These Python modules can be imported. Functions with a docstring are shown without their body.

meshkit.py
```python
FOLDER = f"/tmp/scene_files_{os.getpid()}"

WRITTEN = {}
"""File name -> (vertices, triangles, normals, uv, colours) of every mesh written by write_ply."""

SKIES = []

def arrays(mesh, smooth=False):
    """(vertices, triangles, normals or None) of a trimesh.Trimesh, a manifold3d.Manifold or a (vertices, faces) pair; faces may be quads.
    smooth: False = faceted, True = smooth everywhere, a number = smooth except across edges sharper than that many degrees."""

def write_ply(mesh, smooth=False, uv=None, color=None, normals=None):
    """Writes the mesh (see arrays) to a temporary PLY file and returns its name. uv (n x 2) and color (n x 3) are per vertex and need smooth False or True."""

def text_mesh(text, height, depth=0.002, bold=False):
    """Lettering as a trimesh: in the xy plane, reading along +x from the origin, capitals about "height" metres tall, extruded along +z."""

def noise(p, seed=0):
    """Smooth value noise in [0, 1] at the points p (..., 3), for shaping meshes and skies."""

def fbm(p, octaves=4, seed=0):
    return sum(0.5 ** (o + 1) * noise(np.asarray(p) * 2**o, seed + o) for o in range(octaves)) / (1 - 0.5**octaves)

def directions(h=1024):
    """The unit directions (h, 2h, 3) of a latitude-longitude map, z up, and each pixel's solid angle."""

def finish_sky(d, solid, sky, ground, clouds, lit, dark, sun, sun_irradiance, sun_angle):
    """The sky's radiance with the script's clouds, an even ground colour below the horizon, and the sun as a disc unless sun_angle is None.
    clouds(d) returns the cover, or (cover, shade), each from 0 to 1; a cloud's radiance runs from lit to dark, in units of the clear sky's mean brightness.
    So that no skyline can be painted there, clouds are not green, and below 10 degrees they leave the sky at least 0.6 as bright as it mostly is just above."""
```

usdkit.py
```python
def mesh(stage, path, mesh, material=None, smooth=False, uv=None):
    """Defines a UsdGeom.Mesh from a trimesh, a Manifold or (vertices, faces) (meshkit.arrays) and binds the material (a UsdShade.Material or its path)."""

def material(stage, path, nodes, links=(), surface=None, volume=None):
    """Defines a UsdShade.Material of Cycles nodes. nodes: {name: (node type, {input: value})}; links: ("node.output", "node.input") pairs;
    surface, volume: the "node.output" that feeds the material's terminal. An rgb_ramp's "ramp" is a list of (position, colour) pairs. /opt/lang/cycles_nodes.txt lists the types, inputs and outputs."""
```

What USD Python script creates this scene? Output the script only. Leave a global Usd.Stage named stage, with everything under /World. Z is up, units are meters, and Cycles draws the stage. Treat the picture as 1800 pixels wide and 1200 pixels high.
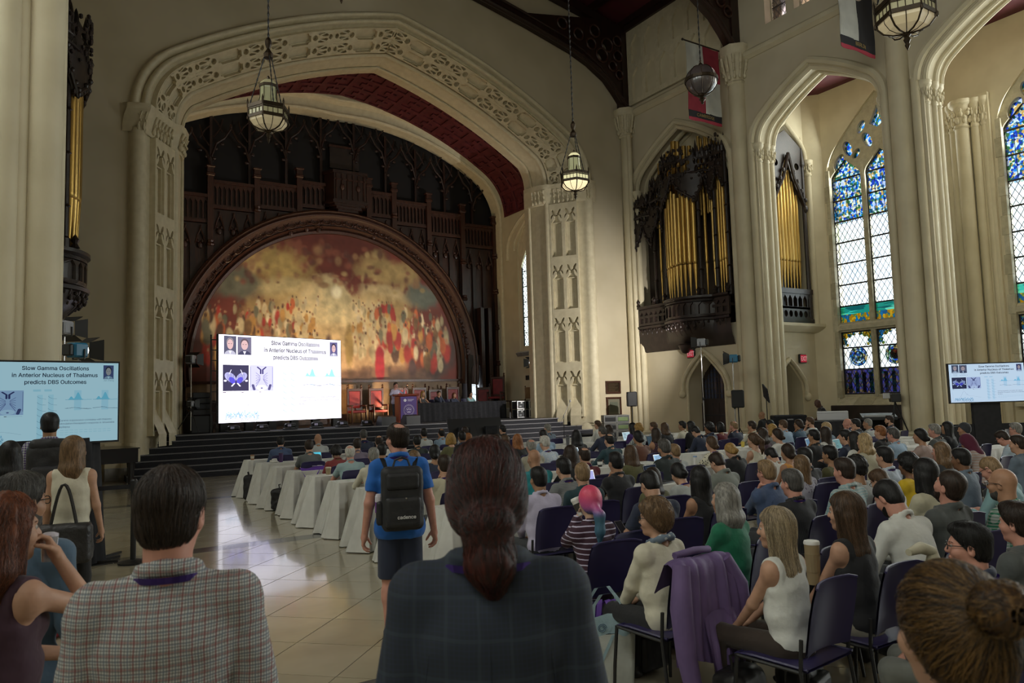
import math, random, zlib, numpy as np, trimesh, usdkit, meshkit
from pxr import Usd, UsdGeom, UsdLux, UsdShade, Gf, Sdf, Vt
from shapely.geometry import Polygon, LineString, Point, box as sbox
from shapely.ops import unary_union
from shapely import affinity
stage = Usd.Stage.CreateInMemory()
UsdGeom.SetStageUpAxis(stage, 'Z'); UsdGeom.SetStageMetersPerUnit(stage, 1.0)
W = UsdGeom.Xform.Define(stage, '/World'); stage.SetDefaultPrim(W.GetPrim())
UsdGeom.Scope.Define(stage, '/World/Looks')
# ---------------------------------------------------------------- camera, light, exposure
YAW, PITCH, ROLL, FPX, EYE = 0.5688, 0.0799, -0.02927, 1300.0, 1.85
def cam_axes():
    cy, sy = math.cos(YAW), math.sin(YAW)
    f = np.array([sy*math.cos(PITCH), cy*math.cos(PITCH), math.sin(PITCH)]); r = np.array([cy, -sy, 0]); u = np.cross(r, f)
    return r*math.cos(ROLL)+u*math.sin(ROLL), u*math.cos(ROLL)-r*math.sin(ROLL), f
_r, _u, _f = cam_axes()
cam = UsdGeom.Camera.Define(stage, '/World/camera')
M = Gf.Matrix4d(); M.SetIdentity()
for i, v in enumerate((_r, _u, -_f)): M.SetRow(i, Gf.Vec4d(*map(float, v), 0))
M.SetRow(3, Gf.Vec4d(0, 0, EYE, 1))
cam.AddTransformOp().Set(M)
cam.CreateHorizontalApertureAttr(36.0); cam.CreateVerticalApertureAttr(24.0)
cam.CreateFocalLengthAttr(36.0*FPX/1800); cam.CreateClippingRangeAttr(Gf.Vec2f(.05, 200))
cam.CreateFStopAttr(5.6); cam.CreateFocusDistanceAttr(14.0)
cam.GetPrim().CreateAttribute('exposure', Sdf.ValueTypeNames.Float).Set(-0.1)
dome = UsdLux.DomeLight.Define(stage, '/World/sky'); dome.CreateIntensityAttr(1.12); dome.CreateColorAttr(Gf.Vec3f(.86, .93, 1.0))
def rect_light(name, pos, look, w, h, power, color):
    """daylight arriving through a window, a rect as large as the window outside it"""
    l = UsdLux.RectLight.Define(stage, '/World/'+name); l.CreateWidthAttr(w); l.CreateHeightAttr(h)
    l.CreateIntensityAttr(power); l.CreateColorAttr(Gf.Vec3f(*color))
    z = -np.array(look, float); z /= np.linalg.norm(z); up = np.array([0, 0, 1.]) if abs(z[2]) < .95 else np.array([0, 1., 0])
    x = np.cross(up, z); x /= np.linalg.norm(x); y = np.cross(z, x)
    m = Gf.Matrix4d()
    for i, v in enumerate((x, y, z)): m.SetRow(i, Gf.Vec4d(*map(float, v), 0))
    m.SetRow(3, Gf.Vec4d(*map(float, pos), 1)); l.AddTransformOp().Set(m)
    return l
def spot(name, pos, target, power, color, cone=30, radius=.12):
    l = UsdLux.SphereLight.Define(stage, '/World/'+name); l.CreateRadiusAttr(radius); l.CreateIntensityAttr(power); l.CreateColorAttr(Gf.Vec3f(*color))
    s = UsdLux.ShapingAPI.Apply(l.GetPrim()); s.CreateShapingConeAngleAttr(cone); s.CreateShapingConeSoftnessAttr(.6)
    z = np.array(pos, float)-np.array(target, float); z /= np.linalg.norm(z); x = np.cross([0, 0, 1.], z); x /= np.linalg.norm(x); y = np.cross(z, x)
    m = Gf.Matrix4d()
    for i, v in enumerate((x, y, z)): m.SetRow(i, Gf.Vec4d(*map(float, v), 0))
    m.SetRow(3, Gf.Vec4d(*map(float, pos), 1)); l.AddTransformOp().Set(m)
DAY = (.96, 1.0, .92)
for i, y in enumerate((14.3, 8.4, 2.5, -3.4, -9.2)):
    rect_light('daylight_aisle_%d' % i, (24.98, y, 6.9), (-1, 0, -.12), 4.0, 10.4, 7.2 if y > 5 else 7.0, DAY)
    rect_light('daylight_far_aisle_%d' % i, (-5.2, y, 6.9), (1, 0, -.12), 4.0, 10.4, 8.0, DAY)
for i, y in enumerate((14.2, 8.4, 2.5, -3.4)):
    rect_light('daylight_clerestory_%d' % i, (21.5, y, 16.0), (-1, 0, -.3), 2.6, 3.2, 1.5, (1, .97, .92))
    rect_light('daylight_far_clerestory_%d' % i, (-1.3, y, 16.0), (1, 0, -.3), 2.6, 3.2, 1.0, DAY)
rect_light('daylight_rear', (10.4, -13.5, 6.5), (0, 1, -.15), 8, 6, 10.0, (1, .96, .88))
rect_light('daylight_stage', (18.95, 27.1, 6.8), (-1, 0, 0), 2.0, 5.0, 3.0, DAY)
# stage lamps on their stands and the picture lights of the mural
spot('lamp_stage_a', (18.42, 17.54, 3.6), (17.4, 24.0, 4.2), 15000, (1, .96, .90), 52, .05)
spot('lamp_stage_b', (18.75, 16.5, 3.0), (13.2, 26.3, 1.9), 8000, (1, .97, .93), 24, .05)
spot('lamp_stage_c', (.70, 15.12, 2.96), (12.6, 26.3, 1.9), 5000, (.95, .97, 1), 14, .05)
spot('lamp_wall', (17.84, 26.53, 3.48), (13, 26.4, 2.0), 1200, (.95, .97, 1), 40, .05)
spot('lamp_mural_a', (8.3, 27.2, 1.45), (9.9, 30.2, 5.4), 1300, (1, .70, .38), 60, .12)
spot('lamp_mural_b', (12.75, 28.4, 1.35), (11.0, 30.2, 5.6), 700, (1, .70, .38), 64, .12)
# ---------------------------------------------------------------- helpers
_names = {}
def numbered(parent, name):
    k = (parent, name); n = _names.get(k, 0); _names[k] = n+1
    return name if n == 0 else '%s_%03d' % (name, n)
def path_of(p): return p if isinstance(p, str) else str(p.GetPath())
_mats = {}
def mat(name, c, rough=.55, c2=None, scale=3.0, bump=0, bscale=40, metal=0, stretch=None, detail=4, ramp=(.35, .65), obj=False, **kw):
    """principled material, colour between c and c2 by noise"""
    if name in _mats: return _mats[name]
    nodes = {'p': ('principled_bsdf', dict({'base_color': c, 'roughness': rough, 'metallic': metal}, **kw))}; links = []
    if c2 is not None or bump:
        if obj: nodes['g'] = ('texture_coordinate', {}); src = 'g.object'
        else: nodes['g'] = ('geometry', {}); src = 'g.position'
        if stretch: nodes['mp'] = ('mapping', {'scale': stretch}); links.append((src, 'mp.vector')); src = 'mp.vector'
    if c2 is not None:
        nodes['n'] = ('noise_texture', {'scale': scale, 'detail': detail}); links.append((src, 'n.vector'))
        nodes['r'] = ('rgb_ramp', {'ramp': [(ramp[0], c), (ramp[1], c2)]}); links += [('n.fac', 'r.fac'), ('r.color', 'p.base_color')]
    if bump:
        nodes['bn'] = ('noise_texture', {'scale': bscale, 'detail': 3}); nodes['b'] = ('bump', {'strength': bump, 'distance': .01})
        links += [(src, 'bn.vector'), ('bn.fac', 'b.height'), ('b.normal', 'p.normal')]
    _mats[name] = usdkit.material(stage, '/World/Looks/'+name, nodes, links, surface='p.BSDF'); return _mats[name]
def glow(name, c, strength):
    if name not in _mats: _mats[name] = usdkit.material(stage, '/World/Looks/'+name, {'e': ('emission', {'color': c, 'strength': strength})}, surface='e.emission')
    return _mats[name]
def custom(name, nodes, links, surface):
    if name not in _mats: _mats[name] = usdkit.material(stage, '/World/Looks/'+name, nodes, links, surface=surface)
    return _mats[name]
def meta(prim, label=None, cat=None, group=None, kind=None):
    for k, v in (('label', label), ('category', cat), ('group', group), ('kind', kind)):
        if v: prim.SetCustomDataByKey(k, v)
    return prim
def thing(name, label, cat, loc=(0, 0, 0), rz=0, group=None, kind=None):
    x = UsdGeom.Xform.Define(stage, '/World/'+numbered('/World', name)); x.AddTranslateOp().Set(Gf.Vec3d(*map(float, loc)))
    if rz: x.AddRotateZOp().Set(float(math.degrees(rz)))
    return meta(x.GetPrim(), label, cat, group, kind)
def copy_of(root, loc, rz, label, group=None):
    n = root.GetName().rstrip('0123456789').rstrip('_'); d = root.GetCustomData()
    r = thing(n, label, d['category'], loc, rz, group or d.get('group'))
    r.GetReferences().AddInternalReference(root.GetPath()); r.SetInstanceable(True); return r
def put(name, mesh, m, parent='/World', smooth=False, label=None, cat=None, group=None, kind=None, uv=None):
    pp = path_of(parent)
    if isinstance(mesh, MB): mesh = mesh.get()
    g = usdkit.mesh(stage, pp+'/'+numbered(pp, name), mesh, m, smooth, uv)
    return meta(g.GetPrim(), label, cat, group, kind)
def struct(name, mesh, m, smooth=False, parent='/World', label=None):
    return put(name, mesh, m, parent, smooth, label=label, kind='structure' if parent == '/World' else None)
def frame(d):
    d = np.asarray(d, float); d = d/np.linalg.norm(d); a = np.array([0, 0, 1.]) if abs(d[2]) < .9 else np.array([1., 0, 0])
    u = np.cross(a, d); u /= np.linalg.norm(u); return u, np.cross(d, u), d
class MB:
    """collects shapes into one mesh"""
    def __init__(s): s.v, s.f, s.n = [], [], 0
    def add(s, v, f):
        v = np.asarray(v, float); f = np.asarray(f, int)
        if f.shape[1] == 4: f = np.vstack([f[:, [0, 1, 2]], f[:, [0, 2, 3]]])
        s.v.append(v); s.f.append(f+s.n); s.n += len(v); return s
    def tri(s, m, T=None):
        v = np.array(m.vertices)
        return s.add(v if T is None else v@np.asarray(T)[:3, :3].T+np.asarray(T)[:3, 3], m.faces)
    def box(s, lo, hi, rz=0, c=None):
        lo, hi = np.minimum(lo, hi), np.maximum(lo, hi)
        v = np.array([[x, y, z] for x in (lo[0], hi[0]) for y in (lo[1], hi[1]) for z in (lo[2], hi[2])], float)
        if rz:
            c = np.array(c if c is not None else (np.asarray(lo)+hi)/2); d = v-c; v = np.c_[d[:, 0]*math.cos(rz)-d[:, 1]*math.sin(rz), d[:, 0]*math.sin(rz)+d[:, 1]*math.cos(rz), d[:, 2]]+c
        return s.add(v, [[0, 1, 3, 2], [4, 6, 7, 5], [0, 4, 5, 1], [2, 3, 7, 6], [0, 2, 6, 4], [1, 5, 7, 3]])
    def rbox(s, lo, hi, r=.02, rz=0):
        """box with chamfered edges"""
        lo, hi = np.minimum(lo, hi).astype(float), np.maximum(lo, hi).astype(float); c = (lo+hi)/2; h = (hi-lo)/2; r = min(r, *(h*.49)); P = []
        for sx in (-1, 1):
            for sy in (-1, 1):
                for sz in (-1, 1):
                    q = np.array([sx, sy, sz])*h
                    for k in range(3):
                        o = q-np.array([sx, sy, sz])*r; o[k] = q[k]; P.append(o)
        hull = trimesh.convex.convex_hull(np.array(P)); v = np.array(hull.vertices)
        if rz: v = np.c_[v[:, 0]*math.cos(rz)-v[:, 1]*math.sin(rz), v[:, 0]*math.sin(rz)+v[:, 1]*math.cos(rz), v[:, 2]]
        return s.add(v+c, hull.faces)
    def grid(s, P, cu=False, cv=False):
        P = np.asarray(P, float); m, n = P.shape[:2]; i = np.arange(m*n).reshape(m, n)
        if cu: i = np.vstack([i, i[:1]])
        if cv: i = np.hstack([i, i[:, :1]])
        return s.add(P.reshape(-1, 3), np.stack([i[:-1, :-1], i[1:, :-1], i[1:, 1:], i[:-1, 1:]], -1).reshape(-1, 4))
    def tube(s, pts, r, n=8, caps=True, closed=False):
        pts = np.asarray(pts, float); m = len(pts); r = np.broadcast_to(np.asarray(r, float), (m,))
        t = np.gradient(pts, axis=0) if not closed else np.roll(pts, -1, 0)-np.roll(pts, 1, 0)
        u, v, _ = frame(t[0]); rows = []
        for k in range(m):
            d = t[k]/(np.linalg.norm(t[k])+1e-12); u = u-d*(u@d); u /= np.linalg.norm(u)+1e-12; v = np.cross(d, u)
            a = np.linspace(0, 2*np.pi, n, endpoint=False); rows.append(pts[k]+r[k]*(np.cos(a)[:, None]*u+np.sin(a)[:, None]*v))
        s.grid(np.array(rows), closed, True)
        if caps and not closed:
            for k, o in ((0, 1), (m-1, -1)):
                b = s.n; s.v.append(np.vstack([rows[k], pts[k:k+1]])); f = np.array([[b+n, b+(i+1) % n, b+i][::o] for i in range(n)]); s.f.append(f); s.n += n+1
        return s
    def bar(s, a, b, w, h=None, up=None):
        a, b = np.asarray(a, float), np.asarray(b, float); h = h or w; u, v, d = frame(b-a)
        if up is not None: v = np.asarray(up, float); v = v-d*(v@d); v /= np.linalg.norm(v); u = np.cross(v, d)
        P = [p+sx*u*w/2+sy*v*h/2 for p in (a, b) for sx, sy in ((-1, -1), (1, -1), (1, 1), (-1, 1))]
        return s.add(P, [[3, 2, 1, 0], [4, 5, 6, 7], [0, 1, 5, 4], [1, 2, 6, 5], [2, 3, 7, 6], [3, 0, 4, 7]])
    def lathe(s, prof, c=(0, 0, 0), n=16, a0=0, a1=None, sc=(1, 1)):
        prof = np.asarray(prof, float); full = a1 is None; a = np.linspace(a0, a0+2*np.pi if full else a1, n, endpoint=not full)
        P = np.stack([np.stack([c[0]+prof[:, 0]*math.cos(t)*sc[0], c[1]+prof[:, 0]*math.sin(t)*sc[1], c[2]+prof[:, 1]], -1) for t in a], 1)
        return s.grid(P, False, full)
    def prism(s, poly, d0, d1, T=None):
        """polygon extruded; T maps (u, v, w) columns to the world, default u=x v=y w=z"""
        for g in (poly.geoms if hasattr(poly, 'geoms') else [poly]):
            if g.is_empty or g.area < 1e-8 or g.geom_type != 'Polygon': continue
            m = trimesh.creation.extrude_polygon(g, d1-d0, engine='earcut'); v = np.array(m.vertices); v[:, 2] += d0
            if T is not None: v = v@np.asarray(T, float).T if np.shape(T) == (3, 3) else T(v)
            f = m.faces
            if T is not None and np.shape(T) == (3, 3) and np.linalg.det(np.asarray(T, float)) < 0: f = f[:, ::-1]
            s.add(v, f)
        return s
    def ball(s, c, r, n=8):
        r = np.broadcast_to(np.asarray(r, float), (3,)); t = np.linspace(0, np.pi, n); p = np.linspace(0, 2*np.pi, 2*n, endpoint=False)
        P = np.stack([np.stack([np.sin(t)*math.cos(q), np.sin(t)*math.sin(q), np.cos(t)], -1) for q in p], 1)*r+np.asarray(c, float)
        return s.grid(P, False, True)
    def get(s): return (np.vstack(s.v), np.vstack(s.f))
    def moved(s, loc=(0, 0, 0), rz=0):
        v, f = s.get(); c, q = math.cos(rz), math.sin(rz); return np.c_[v[:, 0]*c-v[:, 1]*q, v[:, 0]*q+v[:, 1]*c, v[:, 2]]+np.asarray(loc), f
XZ = [[1, 0, 0], [0, 0, 1], [0, 1, 0]]    # polygon in (X, Z), extruded along Y
YZ = [[0, 0, 1], [1, 0, 0], [0, 1, 0]]    # polygon in (Y, Z), extruded along X
def tudor(a, z0, rise, r1, th=58, n=14, c=0.0):
    """four-centred arch from the left spring over the apex to the right spring, points (u, z)"""
    th = math.radians(th); C1 = np.array([-a+r1, z0]); ang = np.linspace(0, th, n//2+1)
    L = [C1+r1*np.array([-math.cos(t), math.sin(t)]) for t in ang]; P1 = L[-1]; nrm = (C1-P1)/r1; A = np.array([0, z0+rise]); d = P1-A
    den = 2*nrm@d; R2 = -(d@d)/den if abs(den) > 1e-9 else 1e6
    if R2 <= 0 or R2 > 400: L += [P1+(A-P1)*t for t in np.linspace(0, 1, n)[1:]]
    else:
        C2 = P1+R2*nrm; t0 = math.atan2(*(P1-C2)[::-1]); t1 = math.atan2(*(A-C2)[::-1]); L += [C2+R2*np.array([math.cos(t), math.sin(t)]) for t in np.linspace(t0, t1, n)[1:]]
    L = np.array(L); R_ = L[::-1][1:]*[-1, 1]; P = np.vstack([L, R_]); P[:, 0] += c; return P
def path_normals(P):
    t = np.gradient(P, axis=0); t /= np.linalg.norm(t, axis=1)[:, None]; return np.c_[t[:, 1], -t[:, 0]]   # to the inside of a left-to-right arch
rng = random.Random(7)
nrg = np.random.RandomState(7)
# ---------------------------------------------------------------- materials of the hall
STONE = mat('cream_stone', (.60, .53, .365), .62, (.53, .462, .31), 1.3, bump=.15, bscale=30)
STONE2 = mat('cream_carved_stone', (.62, .55, .385), .6, (.55, .48, .325), 5, bump=.12, bscale=60)
PLASTER = mat('cream_plaster', (.56, .49, .35), .8, (.48, .415, .285), .55, bump=.1, bscale=25)
GREYST = mat('grey_plinth_stone', (.30, .29, .27), .5, (.22, .21, .20), 6)
BLOCK = [mat('window_stone_%d' % i, c, .7, tuple(.8*x for x in c), 6, bump=.2) for i, c in enumerate([(.46, .41, .28), (.40, .355, .24), (.50, .45, .32)])]
WOOD = mat('dark_carved_oak', (.034, .012, .007), .4, (.016, .007, .005), 4, stretch=(6, 6, 1), bump=.2, bscale=30)
WOODR = mat('red_brown_oak_panel', (.062, .020, .010), .38, (.030, .010, .006), 4, stretch=(6, 6, .7), bump=.15, bscale=20)
WOODB = mat('black_organ_oak', (.030, .018, .014), .42, (.016, .010, .008), 4, bump=.25, bscale=30)
GOLD = [mat('gilt_pipe_%d' % i, c, .36, tuple(.75*x for x in c), 3, metal=.85, stretch=(1, 1, .3)) for i, c in enumerate([(.62, .40, .11), (.54, .34, .09), (.68, .46, .15)])]
REDC = mat('dark_red_coffer', (.115, .016, .020), .6, (.075, .010, .014), 4, bump=.2)
REDP = mat('dark_red_ceiling', (.10, .012, .020), .6, (.07, .009, .014), 2)
CARPET = mat('black_stair_carpet', (.018, .018, .024), .85, (.012, .012, .016), 30, bump=.3, bscale=200)
NOSE = mat('grey_stair_nosing', (.16, .155, .165), .5)
IRON = mat('black_iron', (.012, .012, .013), .45)
BRONZE = mat('dark_bronze', (.05, .032, .016), .4, (.03, .02, .012), 8, metal=.6)
BLACK = mat('black_plastic', (.014, .014, .016), .45)
BLACKM = mat('black_matt_cloth', (.010, .010, .013), .9, (.016, .016, .02), 12)
CHROME = mat('brushed_metal', (.55, .55, .56), .3, metal=.9)
XC, YF, XR = 10.4, 23.06, 20.74
# ---------------------------------------------------------------- floor with its 45-degree marble tiles and dark bands
MARB = [mat('marble_tile_%d' % i, c, .16, c2, 1.6, detail=7, ramp=(.3, .72), coat_weight=.5, coat_roughness=.06) for i, (c, c2) in enumerate([((.45, .40, .285), (.36, .315, .22)), ((.44, .39, .275), (.35, .305, .21)), ((.465, .415, .295), (.37, .325, .225)), ((.43, .38, .27), (.34, .30, .205))])]
BANDM = mat('dark_marble_band', (.075, .075, .072), .16, (.13, .128, .12), 3, detail=6, coat_weight=.3)
GROUT = mat('floor_grout', (.13, .115, .085), .6)
fl = struct('floor', MB().box((-7, -14, -.2), (26.5, 31, -.004)), GROUT)
BANDS = [(4.55, 4.9), (10.48, 10.83), (16.47, 16.82)]
rest = MB(); k2 = .91
bandgeo = unary_union([sbox(-7, a, 24.4, b) for a, b in BANDS])
def tile_poly(i, j):
    # x+y = 10.48+.91 i ; y-x = 6.99+.91 j
    def pt(s, d): return ((s-d)/2, (s+d)/2)
    s0, d0 = 10.48+k2*i, 6.99+k2*j; e = .006
    return Polygon([pt(s0+e, d0+e), pt(s0+k2-e, d0+e), pt(s0+k2-e, d0+k2-e), pt(s0+e, d0+k2-e)])
area = sbox(-6, -4, 24.3, 21.95)
near = unary_union([sbox(-.6, 2.6, 4.3, 21.95), sbox(3, 1.5, 6.6, 5.5)])
for i in range(-16, 40):
    for j in range(-40, 20):
        p = tile_poly(i, j)
        if not p.intersects(area): continue
        q = p.intersection(area).difference(bandgeo)
        if q.is_empty or q.area < .01: continue
        for g in (q.geoms if hasattr(q, 'geoms') else [q]):
            if g.area < .01: continue
            c = g.centroid
            if g.intersects(near): put('tile', MB().prism(g, -.012, 0), MARB[(i*7+j*13+i*j) % 4], fl)
            else: rest.prism(g, -.012, 0)
put('tile_field', rest, MARB[1], fl, kind='stuff')
for a, b in BANDS:
    for k in range(9):
        x0 = -6+k*3.4; put('band_slab', MB().box((x0+.004, a+.004, -.012), (x0+3.396, b-.004, 0)), BANDM, fl)
# ---------------------------------------------------------------- the front wall with the great arch
ARC = tudor(8.3, 10.6, 4.9, 2.3, 57, 30, XC)
opening = Polygon([(XC-8.3, -1)]+[tuple(p) for p in ARC]+[(XC+8.3, -1)])
wf = struct('wall_front', MB().prism(sbox(-1.2, 0, 22, 19.9).difference(opening), YF, YF+.7, XZ), PLASTER)
# splayed and moulded reveal, swept up the jambs and round the arch
def prof_roll(d0, y0, r, a0, a1, n=6): return [(d0+r*math.cos(t), y0+r*math.sin(t)) for t in np.radians(np.linspace(a0, a1, n))]
PROF = [(-.10, .02)]+prof_roll(.03, -.02, .11, 180, 360, 6)+[(.16, .05), (.20, .10)]+prof_roll(.31, .06, .09, 200, 380, 6)+[(.42, .16), (.45, .20)]
PANEL0, PANEL1 = (.47, .23), (1.13, 1.20)
PROF += [PANEL0, PANEL1, (1.15, 1.24)]+prof_roll(1.27, 1.30, .10, 200, 380, 6)+[(1.36, 1.44), (1.40, 1.48), (1.50, 1.86)]+prof_roll(1.56, 1.95, .07, 200, 400, 5)+[(1.62, 2.10), (1.62, 2.35)]
upper = np.vstack([[(XC-8.3, 10.55)], ARC, [(XC+8.3, 10.55)]])
def sweep(P, prof, y0):
    N = path_normals(P)*([1, .70] if len(P) == len(upper) else [1, 1]); return np.array([[(p[0]+n[0]*d, y0+y, p[1]+n[1]*d) for d, y in prof] for p, n in zip(P, N)])
put('arch_moulding', MB().grid(sweep(upper, PROF, YF)), STONE2, wf, smooth=40)
JPROF = [(-.14, .02)]+prof_roll(.12, .02, .22, 190, 350, 9)+[(.38, .12)]+[PANEL0, PANEL1]+prof_roll(1.24, 1.27, .15, 190, 380, 9)+[(1.42, 1.5), (1.56, 1.98)]+prof_roll(1.6, 2.05, .06, 200, 400, 5)+[(1.64, 2.35)]
for side in (-1, 1):
    P = np.array([[(XC+side*(8.3-d), YF+y, z) for d, y in JPROF] for z in (.9, 9.92)])
    put('jamb', MB().grid(P if side < 0 else P[::-1]), STONE2, wf, smooth=40)
    # plinth, base steps and the sloping panel sills
    m = MB()
    for z0, z1, e in ((0, .45, .14), (.45, .80, .09), (.80, 1.0, .05)):
        poly = [(XC+side*(8.3-d+(e if i < 12 else e)), YF+y-e) for i, (d, y) in enumerate(JPROF)]+[(XC+side*8.9, YF+2.35), (XC+side*8.9, YF-e)]
        m.prism(Polygon(poly).buffer(0), z0, z1)
    put('plinth', m, STONE2, wf)
    put('plinth_course', MB().prism(Polygon([(XC+side*(8.3-d+.19), YF+y-.19) for d, y in JPROF]+[(XC+side*8.9, YF+2.35), (XC+side*8.9, YF-.2)]).buffer(0), 0, .34), GREYST, wf)
    # capital band with little hanging arches
    m = MB(); rows = []
    for z, e in ((9.80, .0), (9.88, .05), (9.95, .03), (10.25, .10), (10.42, .20), (10.46, .22), (10.60, .24), (10.62, .0)):
        rows.append([(XC+side*(8.3-d-e*.55), YF+y-e*.8, z) for d, y in [(-.3, -.0), (-.02, -.12), (.30, -.12), (.48, .16), (1.12, 1.12), (1.30, 1.16), (1.45, 1.4), (1.62, 1.9), (1.66, 2.35)]])
    R = np.array(rows); m.grid(R if side < 0 else R[:, ::-1])
    pa = np.array([(-.0, -.16), (.28, -.16), (.46, .10), (1.12, 1.06), (1.32, 1.12), (1.46, 1.36), (1.62, 1.86)])
    for a, b, n in ((0, 1, 2), (2, 3, 6), (4, 5, 1), (5, 6, 3)):
        for k in range(n):
            t = (k+.5)/n; q = pa[a]+(pa[b]-pa[a])*t; w = np.linalg.norm(pa[b]-pa[a])/n
            o = lambda dd, z: (XC+side*(8.3-q[0]-dd), YF+q[1]-dd*.8, z)
            m.ball(o(.05, 9.93), (w*.30, w*.30, .09), 6); m.tube([o(.05, 10.0), o(.085, 10.22), o(.13, 10.38)], [w*.16, w*.10, w*.22], 6); m.ball(o(.10, 10.12), (w*.2, w*.2, .05), 5)
            for sg in (-1, 1): m.ball((o(.08, 10.31)[0]+sg*w*.2*(1 if abs(pa[b]-pa[a])[0] > .1 else .1), o(.08, 10.3)[1], 10.31), (w*.14, w*.14, .05), 5)
    put('capital', m, STONE2, wf, smooth=50)
    # recessed tracery panels on the splay: two columns, four tiers
    a0, a1 = np.array(PANEL0), np.array(PANEL1); L = np.linalg.norm(a1-a0); ud = (a1-a0)/L; nd = np.array([-ud[1], ud[0]]) if False else np.array([ud[1], -ud[0]])
    if nd[1] > 0: nd = -nd
    def jmap(v): # (u along the splay, z, h out)
        d = a0[0]+ud[0]*v[:, 0]-abs(nd[0])*v[:, 2]*-1; y = a0[1]+ud[1]*v[:, 0]+nd[1]*v[:, 2]
        return np.c_[XC+side*(8.3-d), YF+y, v[:, 1]]
    tiers = [1.15, 3.2, 5.35, 7.5, 9.8]
    for q in range(4):
        z0, z1 = tiers[q], tiers[q+1]; w = L/2; holes = []
        for c in range(2):
            u0, u1 = c*w+.07, (c+1)*w-.07; um = (u0+u1)/2; zt = z1-.14
            body = sbox(u0, z0+.12, u1, zt-.62)
            head = unary_union([sbox(u0, zt-.64, u1, zt-.40), Point(um-(u1-u0)*.25, zt-.40).buffer((u1-u0)*.25), Point(um+(u1-u0)*.25, zt-.40).buffer((u1-u0)*.25)])
            cut = unary_union([LineString([(u0, zt-.60), (um, zt-.20), (u1, zt-.60)]).buffer(.028), LineString([(um, zt-.02), (um, zt-.32)]).buffer(.022)])
            leaf = unary_union([affinity.rotate(affinity.scale(Point(um+s*(u1-u0)*.27, zt-.22).buffer(1), .055, .15), s*-28) for s in (-1, 1)]+[affinity.scale(Point(um, zt-.44).buffer(1), (u1-u0)*.22, .13)])
            holes.append(body); holes.append(unary_union([leaf, head.difference(cut.buffer(.02))]))
        fr = sbox(0, z0, L, z1).difference(unary_union(holes))
        put('tracery_panel', MB().prism(fr, 0, .17, jmap), STONE2, wf); put('panel_moulding', MB().prism(unary_union([g.difference(g.buffer(-.04)) for g in holes[::2]]), 0, .09, jmap), STONE2, wf)
        for c in range(2):
            u0, u1 = c*w+.10, (c+1)*w-.10
            if q == 0: put('panel_sill', MB().add(jmap(np.array([(u0-.03, z0+.05, .30), (u1+.03, z0+.05, .30), (u1+.03, z0+.75, .0), (u0-.03, z0+.75, .0), (u0-.03, z0-.3, .30), (u1+.03, z0-.3, .30)])), [[0, 1, 2, 3], [4, 5, 1, 0]]), STONE2, wf)
            put('panel_mullion', MB().tube(jmap(np.array([((c+.5)*w, z0+.1, -.0), ((c+.5)*w, z1-.7, -.0)])), .012, 5), STONE2, wf)
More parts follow.
